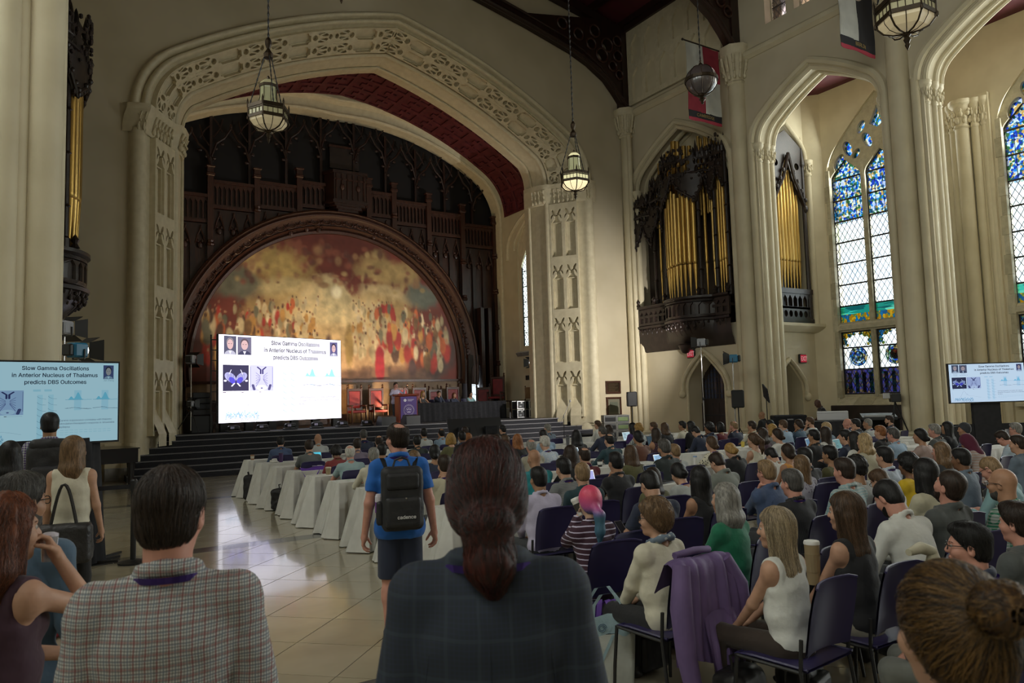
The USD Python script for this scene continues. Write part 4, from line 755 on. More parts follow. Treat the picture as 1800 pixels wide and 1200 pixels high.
d = struct('door_2', MB().prism(D2.buffer(.02), YR+.75, YR+.82, XZ), WOODB)
for k in range(4): put('plank', MB().box((21.74+k*.355+.004, YR+.71, .02), (21.74+(k+1)*.355-.004, YR+.75, 1.3)), WOODB, d)
put('door_window', MB().box((21.9, YR+.72, 1.45), (22.95, YR+.745, 2.25)), mat('dark_blue_glass', (0, 0, 0)), d); m = MB()
for x in np.arange(21.9, 23, .15): m.bar((x, YR+.71, 1.45), (x, YR+.71, 2.3), .025)
for z in np.arange(1.45, 2.4, .2): m.bar((21.85, YR+.71, z), (23, YR+.71, z), .025)
put('glazing_bars', m, WOODB, d)
struct('trim_7', MB().tube([(x, YR-.05, z) for x, z in [(21.55, 1.75)]+[tuple(p) for p in tudor(.90, 1.9, 1.14, .72, 40, 14, 22.45)]+[(23.35, 1.75)]], .08, 8).ball((23.36, YR-.08, 1.68), (.13, .12, .15)).ball((21.54, YR-.08, 1.68), (.13, .12, .15)), STONE2, smooth=40)
EXG = glow('exit_sign_red', (.75, .06, .09), .42)
def exit_sign(label, loc, rz):
    t = thing('exit_sign', label, 'exit sign', loc, rz); put('housing', MB().rbox((-.19, -.03, -.16), (.19, .06, .16), .02), IRON, t); put('sign_face', MB().box((-.165, -.036, -.135), (.165, -.03, .135)), EXG, t)
    tm = meshkit.text_mesh('EXIT', .15, .004, True); v = np.array(tm.vertices); v[:, 0] -= v[:, 0].mean(); v[:, 1] -= .075; put('lettering', (np.c_[v[:, 0]*.75, -.037-v[:, 2], v[:, 1]], tm.faces), glow('exit_letter', (1, .45, .45), .5), t)
exit_sign('red exit sign above the pointed door beneath the large organ', (XR-.06, 19.85, 3.42), -math.pi/2)
exit_sign('red exit sign on the aisle wall above the small arched door', (23.2, YR-.06, 3.06), 0)
for i, (z0, z1, lab) in enumerate(((2.02, 2.53, 'upper bronze memorial plaque on the wall right of the stage steps'), (1.12, 1.88, 'lower framed notice plaque beneath the bronze one'))):
    t = thing('wall_plaque', lab, 'plaque', (19.5, YF, 0)); put('frame', MB().prism(sbox(-.38, z0, .38, z1).difference(sbox(-.31, z0+.07, .31, z1-.07)), -.06, 0, XZ), WOODR, t); put('plate', MB().box((-.33, -.03, z0+.05), (.33, -.01, z1-.05)), [BRONZE, mat('aged_notice', (.16, .15, .11), .3)][i], t)
    if not i:
        m = MB(); [m.box((-.24, -.034, z1-.13-.05*k), (.24-.07*(k % 3), -.03, z1-.115-.05*k)) for k in range(7)]; put('raised_lettering', m, mat('worn_bronze', (.12, .085, .05), .4, metal=.5), t)
    else: put('inner_mount', MB().box((-.2, -.036, z0+.16), (.2, -.03, z1-.2)), mat('mount_green', (.10, .11, .08), .4), t)
for i, (y, z) in enumerate(((27.6, 2.86), (27.0, 2.88))): t = thing('wall_socket', ['small black wall socket plate left below the stage window', 'wider black wall plate right below the stage window'][i], 'socket', (APR, y, z)); put('plate', MB().rbox((-.03, -.13-.08*i, -.10), (0, .13+.08*i, .10), .01), IRON, t); put('insert', MB().box((-.035, -.07, -.05), (-.03, .07, .05)), BLACK, t)
# ---------------------------------------------------------------- hanging lanterns
def lantern(name, label, loc, lit, ztop=17.6, r=.375):
    t = thing(name, label, 'hanging lamp', loc); G = []
    for nm, c, e in (('bowl', (.95, .78, .46), lit[0]), ('band', (.80, .74, .42), lit[1]), ('bell', (.62, .62, .34), lit[2])):
        key = 'lantern_%s_%d' % (nm, int(e*1000)); G.append(mat(key, tuple(.45*x for x in c), .3, emission_color=c, emission_strength=e))
    m6 = dict(n=6)
    put('glass_bowl', MB().lathe([(.02, -.30), (.16, -.29), (.27, -.25), (.345, -.16), (.355, -.08)], (0, 0, 0), 6), G[0], t)
    put('glass_band', MB().lathe([(.36, -.07), (.36, .10)], (0, 0, 0), 6), G[1], t)
    put('glass_bell', MB().lathe([(.34, .12), (.24, .15), (.18, .22), (.155, .32), (.15, .50), (.155, .55)], (0, 0, 0), 8), G[2], t); put('glass_cap', MB().lathe([(.16, .57), (.15, .62), (.10, .67), (0, .68)], (0, 0, 0), 8), G[1], t)
    m = MB()
    for z, rr, h in ((-.085, .37, .03), (.11, .375, .035), (.055, .368, .012), (.555, .165, .025)): m.lathe([(rr-.01, z-h), (rr+.012, z-h), (rr+.012, z+h), (rr-.01, z+h)], (0, 0, 0), 6 if rr > .2 else 8)
    for k in range(6):
        a = math.pi*k/3; c, s = math.cos(a), math.sin(a); m.tube([(rr*c*1.02, rr*s*1.02, z) for rr, z in ((.03, -.31), (.165, -.30), (.28, -.255), (.355, -.165), (.37, -.08), (.372, .12))], .013, 5); m.lathe([(.014, .08), (.018, .16), (.02, .19), (0, .27)], (.385*c, .385*s, 0), 5); m.ball((.385*c, .385*s, -.12), (.02, .02, .05), 4)
        a2 = a+math.pi/6; f = .866; m.tube([(rr*f*math.cos(a2), rr*f*math.sin(a2), z) for rr, z in ((.03, -.31), (.17, -.30), (.28, -.255), (.355, -.165), (.37, -.08))], .006, 4)
        for q in (.25, .5, .75):
            p0 = np.array([c, s])*.37; p1 = np.array([math.cos(a+math.pi/3), math.sin(a+math.pi/3)])*.37; p = p0+(p1-p0)*q; m.bar((*p, -.06), (*p, .10), .009)
    for k in range(8):
        a = math.pi*k/4; m.tube([(rr*math.cos(a), rr*math.sin(a), z) for rr, z in ((.345, .12), (.245, .155), (.185, .225), (.16, .32), (.155, .56))], .007, 4)
    m.lathe([(.05, -.30), (.06, -.33), (.03, -.36), (.05, -.40), (.025, -.45), (.035, -.48), (0, -.56)], (0, 0, 0), 8); m.lathe([(.0, .68), (.025, .69), (.03, .74), (0, .78)], (0, 0, 0), 6)
    put('bronze_frame', m, BRONZE, t); m = MB()
    for k in range(3): a = 2*math.pi*k/3+.5; m.tube([(.385*math.cos(a)*(1-q)+.07*math.cos(a)*q, .385*math.sin(a)*(1-q)+.07*math.sin(a)*q, .12+q*1.05) for q in np.linspace(0, 1, 21)], [.008+.007*(i % 2) for i in range(21)], 5)
    put('suspension_chain', m, IRON, t); m = MB().lathe([(.0, 1.10), (.085, 1.12), (.09, 1.20), (.05, 1.26), (.03, 1.3), (.06, 1.38), (.065, 1.45), (.03, 1.52), (0, 1.55)], (0, 0, 0), 10); put('crown', m, BRONZE, t)
    H = ztop-loc[2]; n = int((H-1.5)/.07); put('hanging_chain', MB().tube([(0, 0, z) for z in np.linspace(1.5, H, n)], [.010+.014*(i % 2) for i in range(n)], 5), IRON, t); return t
lantern('hanging_lantern', 'unlit-looking amber glass lantern hanging before the left of the great arch', (3.57, 13.95, 7.40), (.16, .09, .09))
lantern('hanging_lantern', 'brightly lit white lantern hanging before the right end of the arch', (11.57, 14.85, 7.52), (1.15, .85, .28))
lantern('hanging_lantern', 'large amber lantern hanging nearest at the top right of the hall', (10.15, 5.38, 7.12), (.22, .12, .10), r=.4)
t = thing('globe_lamp', 'dark glass globe lamp on a chain before the red and white banner', 'hanging lamp', (12.56, 11.33, 8.98))
put('globe', MB().ball((0, 0, 0), .35, 14), mat('smoked_glass', (.10, .075, .07), .25, (.06, .05, .05), 3, coat_weight=.4), t, smooth=True); m = MB().lathe([(.345, -.03), (.375, -.03), (.375, .04), (.345, .04)], (0, 0, 0), 24)
for k in range(8): a = math.pi*k/4; m.tube([(.355*math.cos(a)*math.sin(q), .355*math.sin(a)*math.sin(q), .355*math.cos(q)) for q in np.linspace(.1, 3.0, 12)], .008, 4)
m.lathe([(.10, -.33), (.11, -.37), (.04, -.40), (.07, -.45), (.03, -.5), (.035, -.53), (0, -.56)], (0, 0, 0), 10).lathe([(.08, .34), (.05, .38), (.02, .42), (.03, .46), (0, .5)], (0, 0, 0), 10); put('bronze_frame', m, BRONZE, t)
put('hanging_chain', MB().tube([(0, 0, z) for z in np.linspace(.45, 9, 120)], [.008+.012*(i % 2) for i in range(120)], 5), IRON, t)
# top of a lantern finial just entering the frame
t = thing('hanging_lantern', 'lantern whose bronze tip just shows at the top above the arch', 'hanging lamp', (5.68, 15.74, 11.24)); put('finial', MB().lathe([(.1, .25), (.08, .1), (.04, .05), (.06, -.02), (.03, -.08), (.035, -.12), (0, -.2)], (0, 0, 0), 10), BRONZE, t); put('glass_bowl', MB().lathe([(.1, .25), (.3, .35), (.36, .5), (.36, .7), (.15, .9), (0, 1.3)], (0, 0, 0), 6), mat('lantern_dim', (.3, .26, .15), .4), t)
# ---------------------------------------------------------------- banners hung out from the piers
def cloth(name, x0, x1, z0, z1, m, parent, y=0, seed=0, nx=10):
    xs = np.linspace(x0, x1, nx); zs = np.linspace(z0, z1, 12); P = np.array([[(x, y+.03*math.sin(x*6+seed)*(1-(z-z0)/(z1-z0)*.6)+.012*math.sin(z*5+x*9), z) for z in zs] for x in xs]); Q = P+np.array([0, .012, 0])
    mb = MB().grid(P).grid(Q[::-1]); return put(name, mb, m, parent, True)
BW, BR_, BK, BRED = mat('banner_white', (.52, .53, .50), .85, (.45, .46, .44), 3), mat('banner_red', (.30, .028, .05), .85, (.24, .02, .04), 3), mat('banner_black', (.018, .018, .024), .85), mat('banner_hem', (.36, .03, .06), .8)
def banner(label, loc, text, quarters, emblem):
    t = thing('banner', label, 'banner', loc); w, h = 1.62, 2.75
    for nm, x0, x1, z0, z1, m in quarters: cloth(nm, x0*w, x1*w, .32+z0*(h-.32), .32+z1*(h-.32), m, t)
    cloth('name_strip', 0, w, .10, .34, BK, t, -.006); cloth('hem', 0, w, 0, .11, BRED, t)
    tm = meshkit.text_mesh(text, .105, .003); v = np.array(tm.vertices); v[:, 0] += w*.5-v[:, 0].max()/2+(.08 if len(text) < 8 else 0)
    v, f = trimesh.remesh.subdivide_to_size(v, tm.faces, .2)
    put('lettering', (np.c_[v[:, 0], -.012-v[:, 2]+.03*np.sin(v[:, 0]*6)*.93+.012*np.sin(.17*5+v[:, 0]*9)-.004, .16+v[:, 1]], f), mat('gilt_lettering', (.34, .24, .08), .6), t)
    put('rod', MB().tube([(-.13, .0, h+.03), (w+.35, 0, h+.03)], .025, 8).ball((-.15, 0, h+.03), .045, 6).ball((w+.10, 0, h+.03), .04, 6), WOODB, t)
    if emblem: put('emblem', MB().prism(affinity.scale(Point(w*.52, 2.1).buffer(1, 16), .40, .58), -.03, -.02, XZ), mat('emblem_rose', (.42, .17, .13), .8), t); put('emblem_ring', MB().tube([(w*.52+.4*math.cos(a), -.03, 2.1+.58*math.sin(a)) for a in np.linspace(0, 2*np.pi, 30)], .02, 5, False), mat('emblem_rim', (.5, .42, .36), .8), t)
banner('red and white quartered banner reading CAMBRIDGE, hung out near the organ', (18.55, 17.35, 11.28), 'CAMBRIDGE', [('white_quarter', 0, .5, .5, 1, BW), ('red_quarter', .5, 1, .5, 1, BR_), ('red_quarter', 0, .5, 0, .5, BR_), ('white_quarter', .5, 1, 0, .5, BW)], False)
banner('white and black banner reading BERLIN at the top right', (18.5, 11.6, 11.36), 'BERLIN', [('white_half', 0, .5, 0, 1, BW), ('black_half', .5, 1, 0, 1, BK)], True)
# ---------------------------------------------------------------- people: smooth signed-distance bodies turned into meshes
class Field:
    def __init__(s, lo, hi, h):
        s.h = h; s.ax = [np.arange(lo[k], hi[k]+h, h) for k in range(3)]; s.F = np.full([len(a) for a in s.ax], 9.0, np.float32)
    def win(s, lo, hi):
        sl = []
        for k in range(3):
            i0 = max(0, int((lo[k]-s.ax[k][0])/s.h)); i1 = min(len(s.ax[k]), int((hi[k]-s.ax[k][0])/s.h)+2)
            if i1 <= i0: return None
            sl.append(slice(i0, i1))
        return tuple(sl), [s.ax[0][sl[0]][:, None, None], s.ax[1][sl[1]][None, :, None], s.ax[2][sl[2]][None, None, :]]
    def merge(s, sl, d, k, sub=False):
        A = s.F[sl]
        if sub: d = -d; h = np.maximum(k-np.abs(A-d), 0)/k; s.F[sl] = np.maximum(A, d)+h*h*k*.25
        else: h = np.maximum(k-np.abs(A-d), 0)/k; s.F[sl] = np.minimum(A, d)-h*h*k*.25
    def cone(s, a, b, ra, rb, k=.03, flat=False, sub=False):
        a, b = np.asarray(a, float), np.asarray(b, float); m = max(ra, rb)+k+2*s.h; w = s.win(np.minimum(a, b)-m, np.maximum(a, b)+m)
        if w is None: return s
        sl, (x, y, z) = w; ba = b-a; L2 = ba@ba+1e-12; px, py, pz = x-a[0], y-a[1], z-a[2]; u = (px*ba[0]+py*ba[1]+pz*ba[2])/L2; t = np.clip(u, 0, 1)
        d = np.sqrt((px-t*ba[0])**2+(py-t*ba[1])**2+(pz-t*ba[2])**2)-(ra+(rb-ra)*t)
        if flat: d = np.maximum(np.where(u > 0, np.sqrt(np.maximum((px-u*ba[0])**2+(py-u*ba[1])**2+(pz-u*ba[2])**2, 0))-(ra+(rb-ra)*t), d), (u-1)*math.sqrt(L2))
        s.merge(sl, d, k, sub); return s
    def ell(s, c, r, R=None, k=.03, sub=False):
        c, r = np.asarray(c, float), np.asarray(r, float)+0.0; m = r.max()+k+2*s.h; w = s.win(c-m, c+m)
        if w is None: return s
        sl, (x, y, z) = w; x, y, z = x-c[0], y-c[1], z-c[2]
        if R is not None: x, y, z = R[0, 0]*x+R[1, 0]*y+R[2, 0]*z, R[0, 1]*x+R[1, 1]*y+R[2, 1]*z, R[0, 2]*x+R[1, 2]*y+R[2, 2]*z
        k0 = np.sqrt((x/r[0])**2+(y/r[1])**2+(z/r[2])**2); k1 = np.sqrt((x/r[0]**2)**2+(y/r[1]**2)**2+(z/r[2]**2)**2)+1e-9
        s.merge(sl, k0*(k0-1)/k1, k, sub); return s
    def torus(s, c, R, a, b, r, k=.01):
        """ring of half-axes a, b in the local xy plane"""
        m = max(a, b)+r+k+2*s.h; w = s.win(c-m, c+m)
        if w is None: return s
        sl, (x, y, z) = w; x, y, z = x-c[0], y-c[1], z-c[2]; x, y, z = R[0, 0]*x+R[1, 0]*y+R[2, 0]*z, R[0, 1]*x+R[1, 1]*y+R[2, 1]*z, R[0, 2]*x+R[1, 2]*y+R[2, 2]*z
        q = np.sqrt((x/a)**2+(y/b)**2); d = np.sqrt(((q-1)*min(a, b))**2+(z*.55)**2)-r; s.merge(sl, d, k); return s
    def plane(s, c, n, k=.004):
        """cuts away what lies on the side n points to"""
        x, y, z = s.ax[0][:, None, None], s.ax[1][None, :, None], s.ax[2][None, None, :]; d = (x-c[0])*n[0]+(y-c[1])*n[1]+(z-c[2])*n[2]; s.F = np.maximum(s.F, d.astype(np.float32)); return s
    def sample(s, p):
        q = [(p[:, k]-s.ax[k][0])/s.h for k in range(3)]; i = [np.clip(np.floor(a).astype(int), 0, s.F.shape[k]-2) for k, a in enumerate(q)]; t = [np.clip(a-b, 0, 1) for a, b in zip(q, i)]; o = 0
        for a in (0, 1):
            for b in (0, 1):
                for c in (0, 1): o = o+s.F[i[0]+a, i[1]+b, i[2]+c]*(t[0] if a else 1-t[0])*(t[1] if b else 1-t[1])*(t[2] if c else 1-t[2])
        bad = np.any([(p[:, k] < s.ax[k][0]-s.h) | (p[:, k] > s.ax[k][-1]+s.h) for k in range(3)], 0); return np.where(bad, 9., o)
    def mesh(s):
        F = s.F; N = F < 0; n = F.shape
        c = np.zeros([m-1 for m in n], np.int8)
        for a in (0, 1):
            for b in (0, 1):
                for d in (0, 1): c += N[a:n[0]-1+a, b:n[1]-1+b, d:n[2]-1+d]
        act = (c > 0) & (c < 8); ids = np.argwhere(act)
        if len(ids) == 0: return np.zeros((0, 3)), np.zeros((0, 4), int)
        idx = np.full(act.shape, -1, np.int64); idx[act] = np.arange(len(ids)); i, j, k = ids.T
        V = np.stack([F[i+a, j+b, k+d] for a in (0, 1) for b in (0, 1) for d in (0, 1)], 1); acc = np.zeros((len(ids), 3)); cnt = np.zeros(len(ids))
        corner = np.array([(a, b, d) for a in (0, 1) for b in (0, 1) for d in (0, 1)], float)
        for e0 in range(8):
            for bit in (1, 2, 4):
                e1 = e0 | bit
                if e1 == e0: continue
                f0, f1 = V[:, e0], V[:, e1]; on = (f0 < 0) != (f1 < 0); t = np.where(on, f0/np.where(on, f0-f1, 1), 0); acc += on[:, None]*(corner[e0]+t[:, None]*(corner[e1]-corner[e0])); cnt += on
        v = (ids+acc/cnt[:, None])*s.h+np.array([a[0] for a in s.ax]); Q = []
        for ax in range(3):
            sl0 = [slice(None)]*3; sl1 = [slice(None)]*3; sl0[ax] = slice(0, -1); sl1[ax] = slice(1, None); X = N[tuple(sl0)] != N[tuple(sl1)]; E = np.argwhere(X); b, c_ = [(1, 2), (2, 0), (0, 1)][ax]
            E = E[(E[:, b] > 0) & (E[:, c_] > 0) & (E[:, b] < n[b]-1) & (E[:, c_] < n[c_]-1)]; q = []
            for db, dc in ((-1, -1), (0, -1), (0, 0), (-1, 0)): P = E.copy(); P[:, b] += db; P[:, c_] += dc; q.append(idx[P[:, 0], P[:, 1], P[:, 2]])
            q = np.stack(q, 1); inside = N[E[:, 0], E[:, 1], E[:, 2]]; q[~inside] = q[~inside][:, ::-1]; Q.append(q)
        return v, np.vstack(Q)
def rot(yaw=0, pitch=0, roll=0):
    """yaw to the left about z, pitch downward about x, roll"""
    a, b, c = yaw, -pitch, roll; Rz = np.array([[math.cos(a), -math.sin(a), 0], [math.sin(a), math.cos(a), 0], [0, 0, 1]]); Rx = np.array([[1, 0, 0], [0, math.cos(b), -math.sin(b)], [0, math.sin(b), math.cos(b)]]); Ry = np.array([[math.cos(c), 0, math.sin(c)], [0, 1, 0], [-math.sin(c), 0, math.cos(c)]])
    return Rz@Rx@Ry
# ---- hands, built once in a hand frame: wrist at the origin, fingers along +y, back of the hand +z, thumb at -x (right hand)
_hands = {}; CHAIRS = []
def hand(curl, h, spread=.08):
    key = (curl, h)
    if key in _hands: return _hands[key]
    f = Field((-.085, -.03, -.11), (.075, .20, .05), h); f.cone((0, -.02, 0), (0, .025, 0), .026, .028, .02); f.ell((0, .055, -.002), (.041, .048, .017), None, .02); f.ell((-.022, .035, -.010), (.02, .03, .016), None, .015)
    for k, (x, L) in enumerate(((-.030, .074), (-.010, .082), (.011, .076), (.030, .060))):
        p = np.array([x, .092-.006*abs(k-1), 0.0]); ang = .15+curl*.55; d0 = (x*.0+(k-1.5)*spread)
        f.cone((x*.8, .06, 0), p, .011, .0105, .006)
        for q, s in enumerate((.45, .32, .23)):
            d = np.array([math.sin(d0)*(1-curl*.4), math.cos(ang), -math.sin(ang)]); e = p+d*L*s; f.cone(p, e, .0102-.0010*q, .0092-.0010*q, .004); p = e; ang += curl*(.95, .7, 0)[min(q, 2)]
    p = np.array([-.032, .030, -.008]); d = np.array([-.75, .62, -.25-.3*curl]); d /= np.linalg.norm(d); e = p+d*.042; f.cone(p, e, .015, .0115, .012); d2 = d+np.array([.45*curl+.15, .25, -.35*curl]); d2 /= np.linalg.norm(d2); g = e+d2*.03; f.cone(e, g, .0112, .0098, .004); d3 = d2+np.array([.3*curl, .1, -.2*curl]); d3 /= np.linalg.norm(d3); f.cone(g, g+d3*.024, .0098, .0082, .004)
    _hands[key] = f.mesh(); return _hands[key]
SKIN = {k: mat('skin_'+k, c, .52, tuple(.85*x for x in c), 18, specular_ior_level=.35) for k, c in {'pale': (.56, .345, .25), 'fair': (.50, .285, .19), 'tan': (.40, .215, .13), 'olive': (.34, .185, .105), 'brown': (.20, .098, .055), 'dark': (.085, .04, .025), 'pink': (.55, .27, .20)}.items()}
HAIRC = {'black': (.010, .009, .009), 'darkbrown': (.026, .016, .011), 'brown': (.065, .036, .019), 'lightbrown': (.135, .08, .04), 'sandy': (.21, .135, .07), 'blonde': (.33, .23, .115), 'ash': (.26, .20, .125), 'grey': (.19, .18, .16), 'white': (.42, .40, .36), 'darkgrey': (.065, .06, .055), 'auburn': (.115, .035, .014), 'red': (.075, .014, .010), 'ginger': (.22, .085, .03), 'bronze': (.12, .065, .024), 'pink': (.55, .05, .15), 'burgundy': (.085, .008, .028), 'honey': (.29, .17, .05)}
def hairmat(k):
    n = 'hair_'+k
    if n in _mats: return _mats[n]
    c = HAIRC[k]; lo = tuple(x*.5 for x in c); hi = tuple(min(1, x*1.55+.004) for x in c)
    ramp = [(.3, lo), (.5, c), (.7, hi)]
    if k == 'red': ramp = [(.3, (.009, .005, .005)), (.52, (.036, .008, .006)), (.78, (.095, .018, .011))]
    if k == 'bronze': ramp = [(.3, (.03, .016, .009)), (.5, (.065, .034, .014)), (.75, (.18, .095, .028))]
    return custom(n, {'t': ('texture_coordinate', {}), 'm': ('mapping', {'scale': (90, 60, 14)}), 'n': ('noise_texture', {'scale': 1.0, 'detail': 4, 'roughness': .6}), 'r': ('rgb_ramp', {'ramp': ramp}), 'b': ('bump', {'strength': .55, 'distance': .006}), 'p': ('principled_bsdf', {'roughness': .5, 'specular_ior_level': .28})},
                  [('t.object', 'm.vector'), ('m.vector', 'n.vector'), ('n.fac', 'r.fac'), ('r.color', 'p.base_color'), ('n.fac', 'b.height'), ('b.normal', 'p.normal')], 'p.BSDF')
def pinkmat():
    return custom('hair_pink_fade', {'t': ('texture_coordinate', {}), 's': ('separate_xyz', {}), 'r0': ('math', {'math_type': 'multiply_add', 'value2': 6.0, 'value3': -6.75}), 'r': ('rgb_ramp', {'ramp': [(0, (.05, .13, .20)), (.18, (.12, .10, .26)), (.45, (.42, .08, .24)), (1, (.62, .06, .13))]}), 'm': ('mapping', {'scale': (160, 50, 20)}), 'n': ('noise_texture', {'scale': 1, 'detail': 3}), 'b': ('bump', {'strength': .5, 'distance': .006}), 'p': ('principled_bsdf', {'roughness': .45})},
                  [('t.object', 's.vector'), ('s.z', 'r0.value1'), ('r0.value', 'r.fac'), ('r.color', 'p.base_color'), ('t.object', 'm.vector'), ('m.vector', 'n.vector'), ('n.fac', 'b.height'), ('b.normal', 'p.normal')], 'p.BSDF')
CLOTHC = {'shirtgrey': (.50, .50, .475), 'nightnavy': (.017, .024, .034), 'navyline': (.032, .045, .06), 'navy': (.020, .027, .055), 'blueblazer': (.055, .085, .17), 'black': (.011, .011, .013), 'charcoal': (.035, .037, .042), 'greysuit': (.075, .082, .08), 'greenblazer': (.19, .205, .18), 'grey': (.19, .195, .195), 'midgrey': (.12, .13, .13), 'slate': (.13, .17, .22), 'white': (.62, .62, .58), 'cream': (.60, .56, .44), 'beige': (.46, .42, .30), 'tan': (.30, .24, .15), 'palegrey': (.40, .42, .41), 'lightblue': (.27, .38, .50), 'paleblue': (.42, .48, .56), 'lavender': (.50, .46, .60), 'purplegrey': (.16, .13, .18), 'teal': (.015, .22, .25), 'darkteal': (.018, .05, .062), 'aqua': (.20, .34, .36), 'royal': (.012, .12, .46), 'green': (.008, .15, .075), 'olive': (.10, .095, .038), 'darkgreen': (.022, .03, .03), 'maroon': (.13, .014, .024), 'brick': (.20, .03, .03), 'rust': (.12, .045, .025), 'burgundy': (.09, .008, .03), 'yellow': (.62, .42, .015), 'orange': (.60, .27, .06), 'pinkgrey': (.36, .26, .23), 'denim': (.07, .12, .18), 'khaki': (.36, .25, .10), 'dkbrown': (.035, .023, .016), 'jeans': (.05, .075, .13), 'stone': (.33, .30, .23), 'purple': (.07, .03, .16), 'plum': (.045, .016, .03), 'greytrouser': (.13, .135, .12), 'brownblazer': (.09, .05, .03), 'lilacgrey': (.34, .33, .38), 'red': (.28, .012, .02)}
def cmat(k):
    """cloth material: plain colours, or 'stripe:', 'check:', 'plaid:' patterns in object space"""
    n = 'cloth_'+k.replace(':', '_').replace(',', '_')
    if n in _mats: return _mats[n]
    if ':' not in k: c = CLOTHC[k]; return mat(n, tuple(.88*x for x in c), .85, c, 9, bump=.35, bscale=22, obj=True, sheen_weight=.12)
    kind, cols = k.split(':'); c = [CLOTHC[x] for x in cols.split(',')]
    N = {'t': ('texture_coordinate', {}), 'p': ('principled_bsdf', {'roughness': .85}), 'nz': ('noise_texture', {'scale': 9, 'detail': 3}), 'b': ('bump', {'strength': .35, 'distance': .01}), 's': ('separate_xyz', {}), 'w0': ('mix', {'mix_type': 'mix', 'fac': .012})}
    L = [('t.object', 'nz.vector'), ('nz.fac', 'b.height'), ('b.normal', 'p.normal'), ('t.object', 'w0.color1'), ('nz.color', 'w0.color2'), ('w0.color', 's.vector')]
    def line(nm, axis, freq, width, phase=0):
        N[nm+'a'] = ('math', {'math_type': 'multiply_add', 'value2': freq, 'value3': phase+50}); N[nm+'f'] = ('math', {'math_type': 'fraction'}); N[nm] = ('math', {'math_type': 'less_than', 'value2': width})
        L.extend([('s.'+axis, nm+'a.value1'), (nm+'a.value', nm+'f.value1'), (nm+'f.value', nm+'.value1')])
    def mixc(nm, fac, a, b):
        N[nm] = ('mix', {'mix_type': 'mix'}); L.append((fac+'.value', nm+'.fac'))
        for q, s in ((a, 'color1'), (b, 'color2')):
            if isinstance(q, str): L.append((q+'.color', nm+'.'+s))
            else: N[nm][1][s] = q
        return nm
    if kind == 'fineplaid':
        line('x1', 'x', 95, .3); line('z1', 'z', 95, .3); line('x2', 'x', 14, .10, .3); line('z2', 'z', 12, .10, .4); o = c[0]
        for i, (nm, q) in enumerate((('x1', 1), ('z1', 1), ('x2', 2), ('z2', 2))): N[nm+'h'] = ('math', {'math_type': 'multiply', 'value2': .5}); L.append((nm+'.value', nm+'h.value1')); o = mixc('m%d' % i, nm+'h', o, c[min(q, len(c)-1)])
    elif kind == 'stripe': line('l', 'z', 24, .22); o = mixc('m', 'l', c[0], c[1])
    elif kind == 'thin': line('l', 'z', 60, .35); o = mixc('m', 'l', c[0], c[1])
    elif kind == 'pin': line('l', 'x', 70, .2); o = mixc('m', 'l', c[0], c[1])
    elif kind == 'check': line('l', 'x', 42, .5); line('k', 'z', 42, .5); h = tuple((a+b)/2 for a, b in zip(c[0], c[1])); a = mixc('m1', 'l', c[0], h); b = mixc('m2', 'l', h, c[1]); o = mixc('m', 'k', a, b)
    elif kind == 'print': N['v'] = ('voronoi_texture', {'scale': 32}); N['l'] = ('math', {'math_type': 'less_than', 'value2': .32}); L += [('t.object', 'v.vector'), ('v.distance', 'l.value1')]; o = mixc('m', 'l', c[0], c[1])
    elif kind == 'plaid':
        line('x1', 'x', 150, .42); line('z1', 'z', 130, .42); line('x2', 'x', 37.5, .16, .3); line('z2', 'z', 32.5, .14, .4); line('x3', 'x', 37.5, .12, .75); line('z3', 'z', 32.5, .10, .8)
        o = c[0]
        for i, (nm, q) in enumerate((('x1', 1), ('z1', 1), ('x2', 2), ('z2', 2), ('x3', 3), ('z3', 3))):
            N[nm+'h'] = ('math', {'math_type': 'multiply', 'value2': .55}); L.append((nm+'.value', nm+'h.value1')); o = mixc('m%d' % i, nm+'h', o, c[min(q, len(c)-1)])
    L.append((o+'.color', 'p.base_color')); return custom(n, N, L, 'p.BSDF')
EYEW, EYED, LIP = mat('eye_white', (.40, .37, .34), .3), mat('eye_dark', (.02, .013, .01), .2), mat('lip', (.33, .13, .11), .5)
SPEC = mat('spectacle_frame', (.012, .011, .011), .35); LANY = mat('purple_lanyard', (.075, .035, .26), .6, (.06, .028, .2), 20)
LEATHER = mat('black_leather', (.012, .011, .011), .45); TROUS = {}
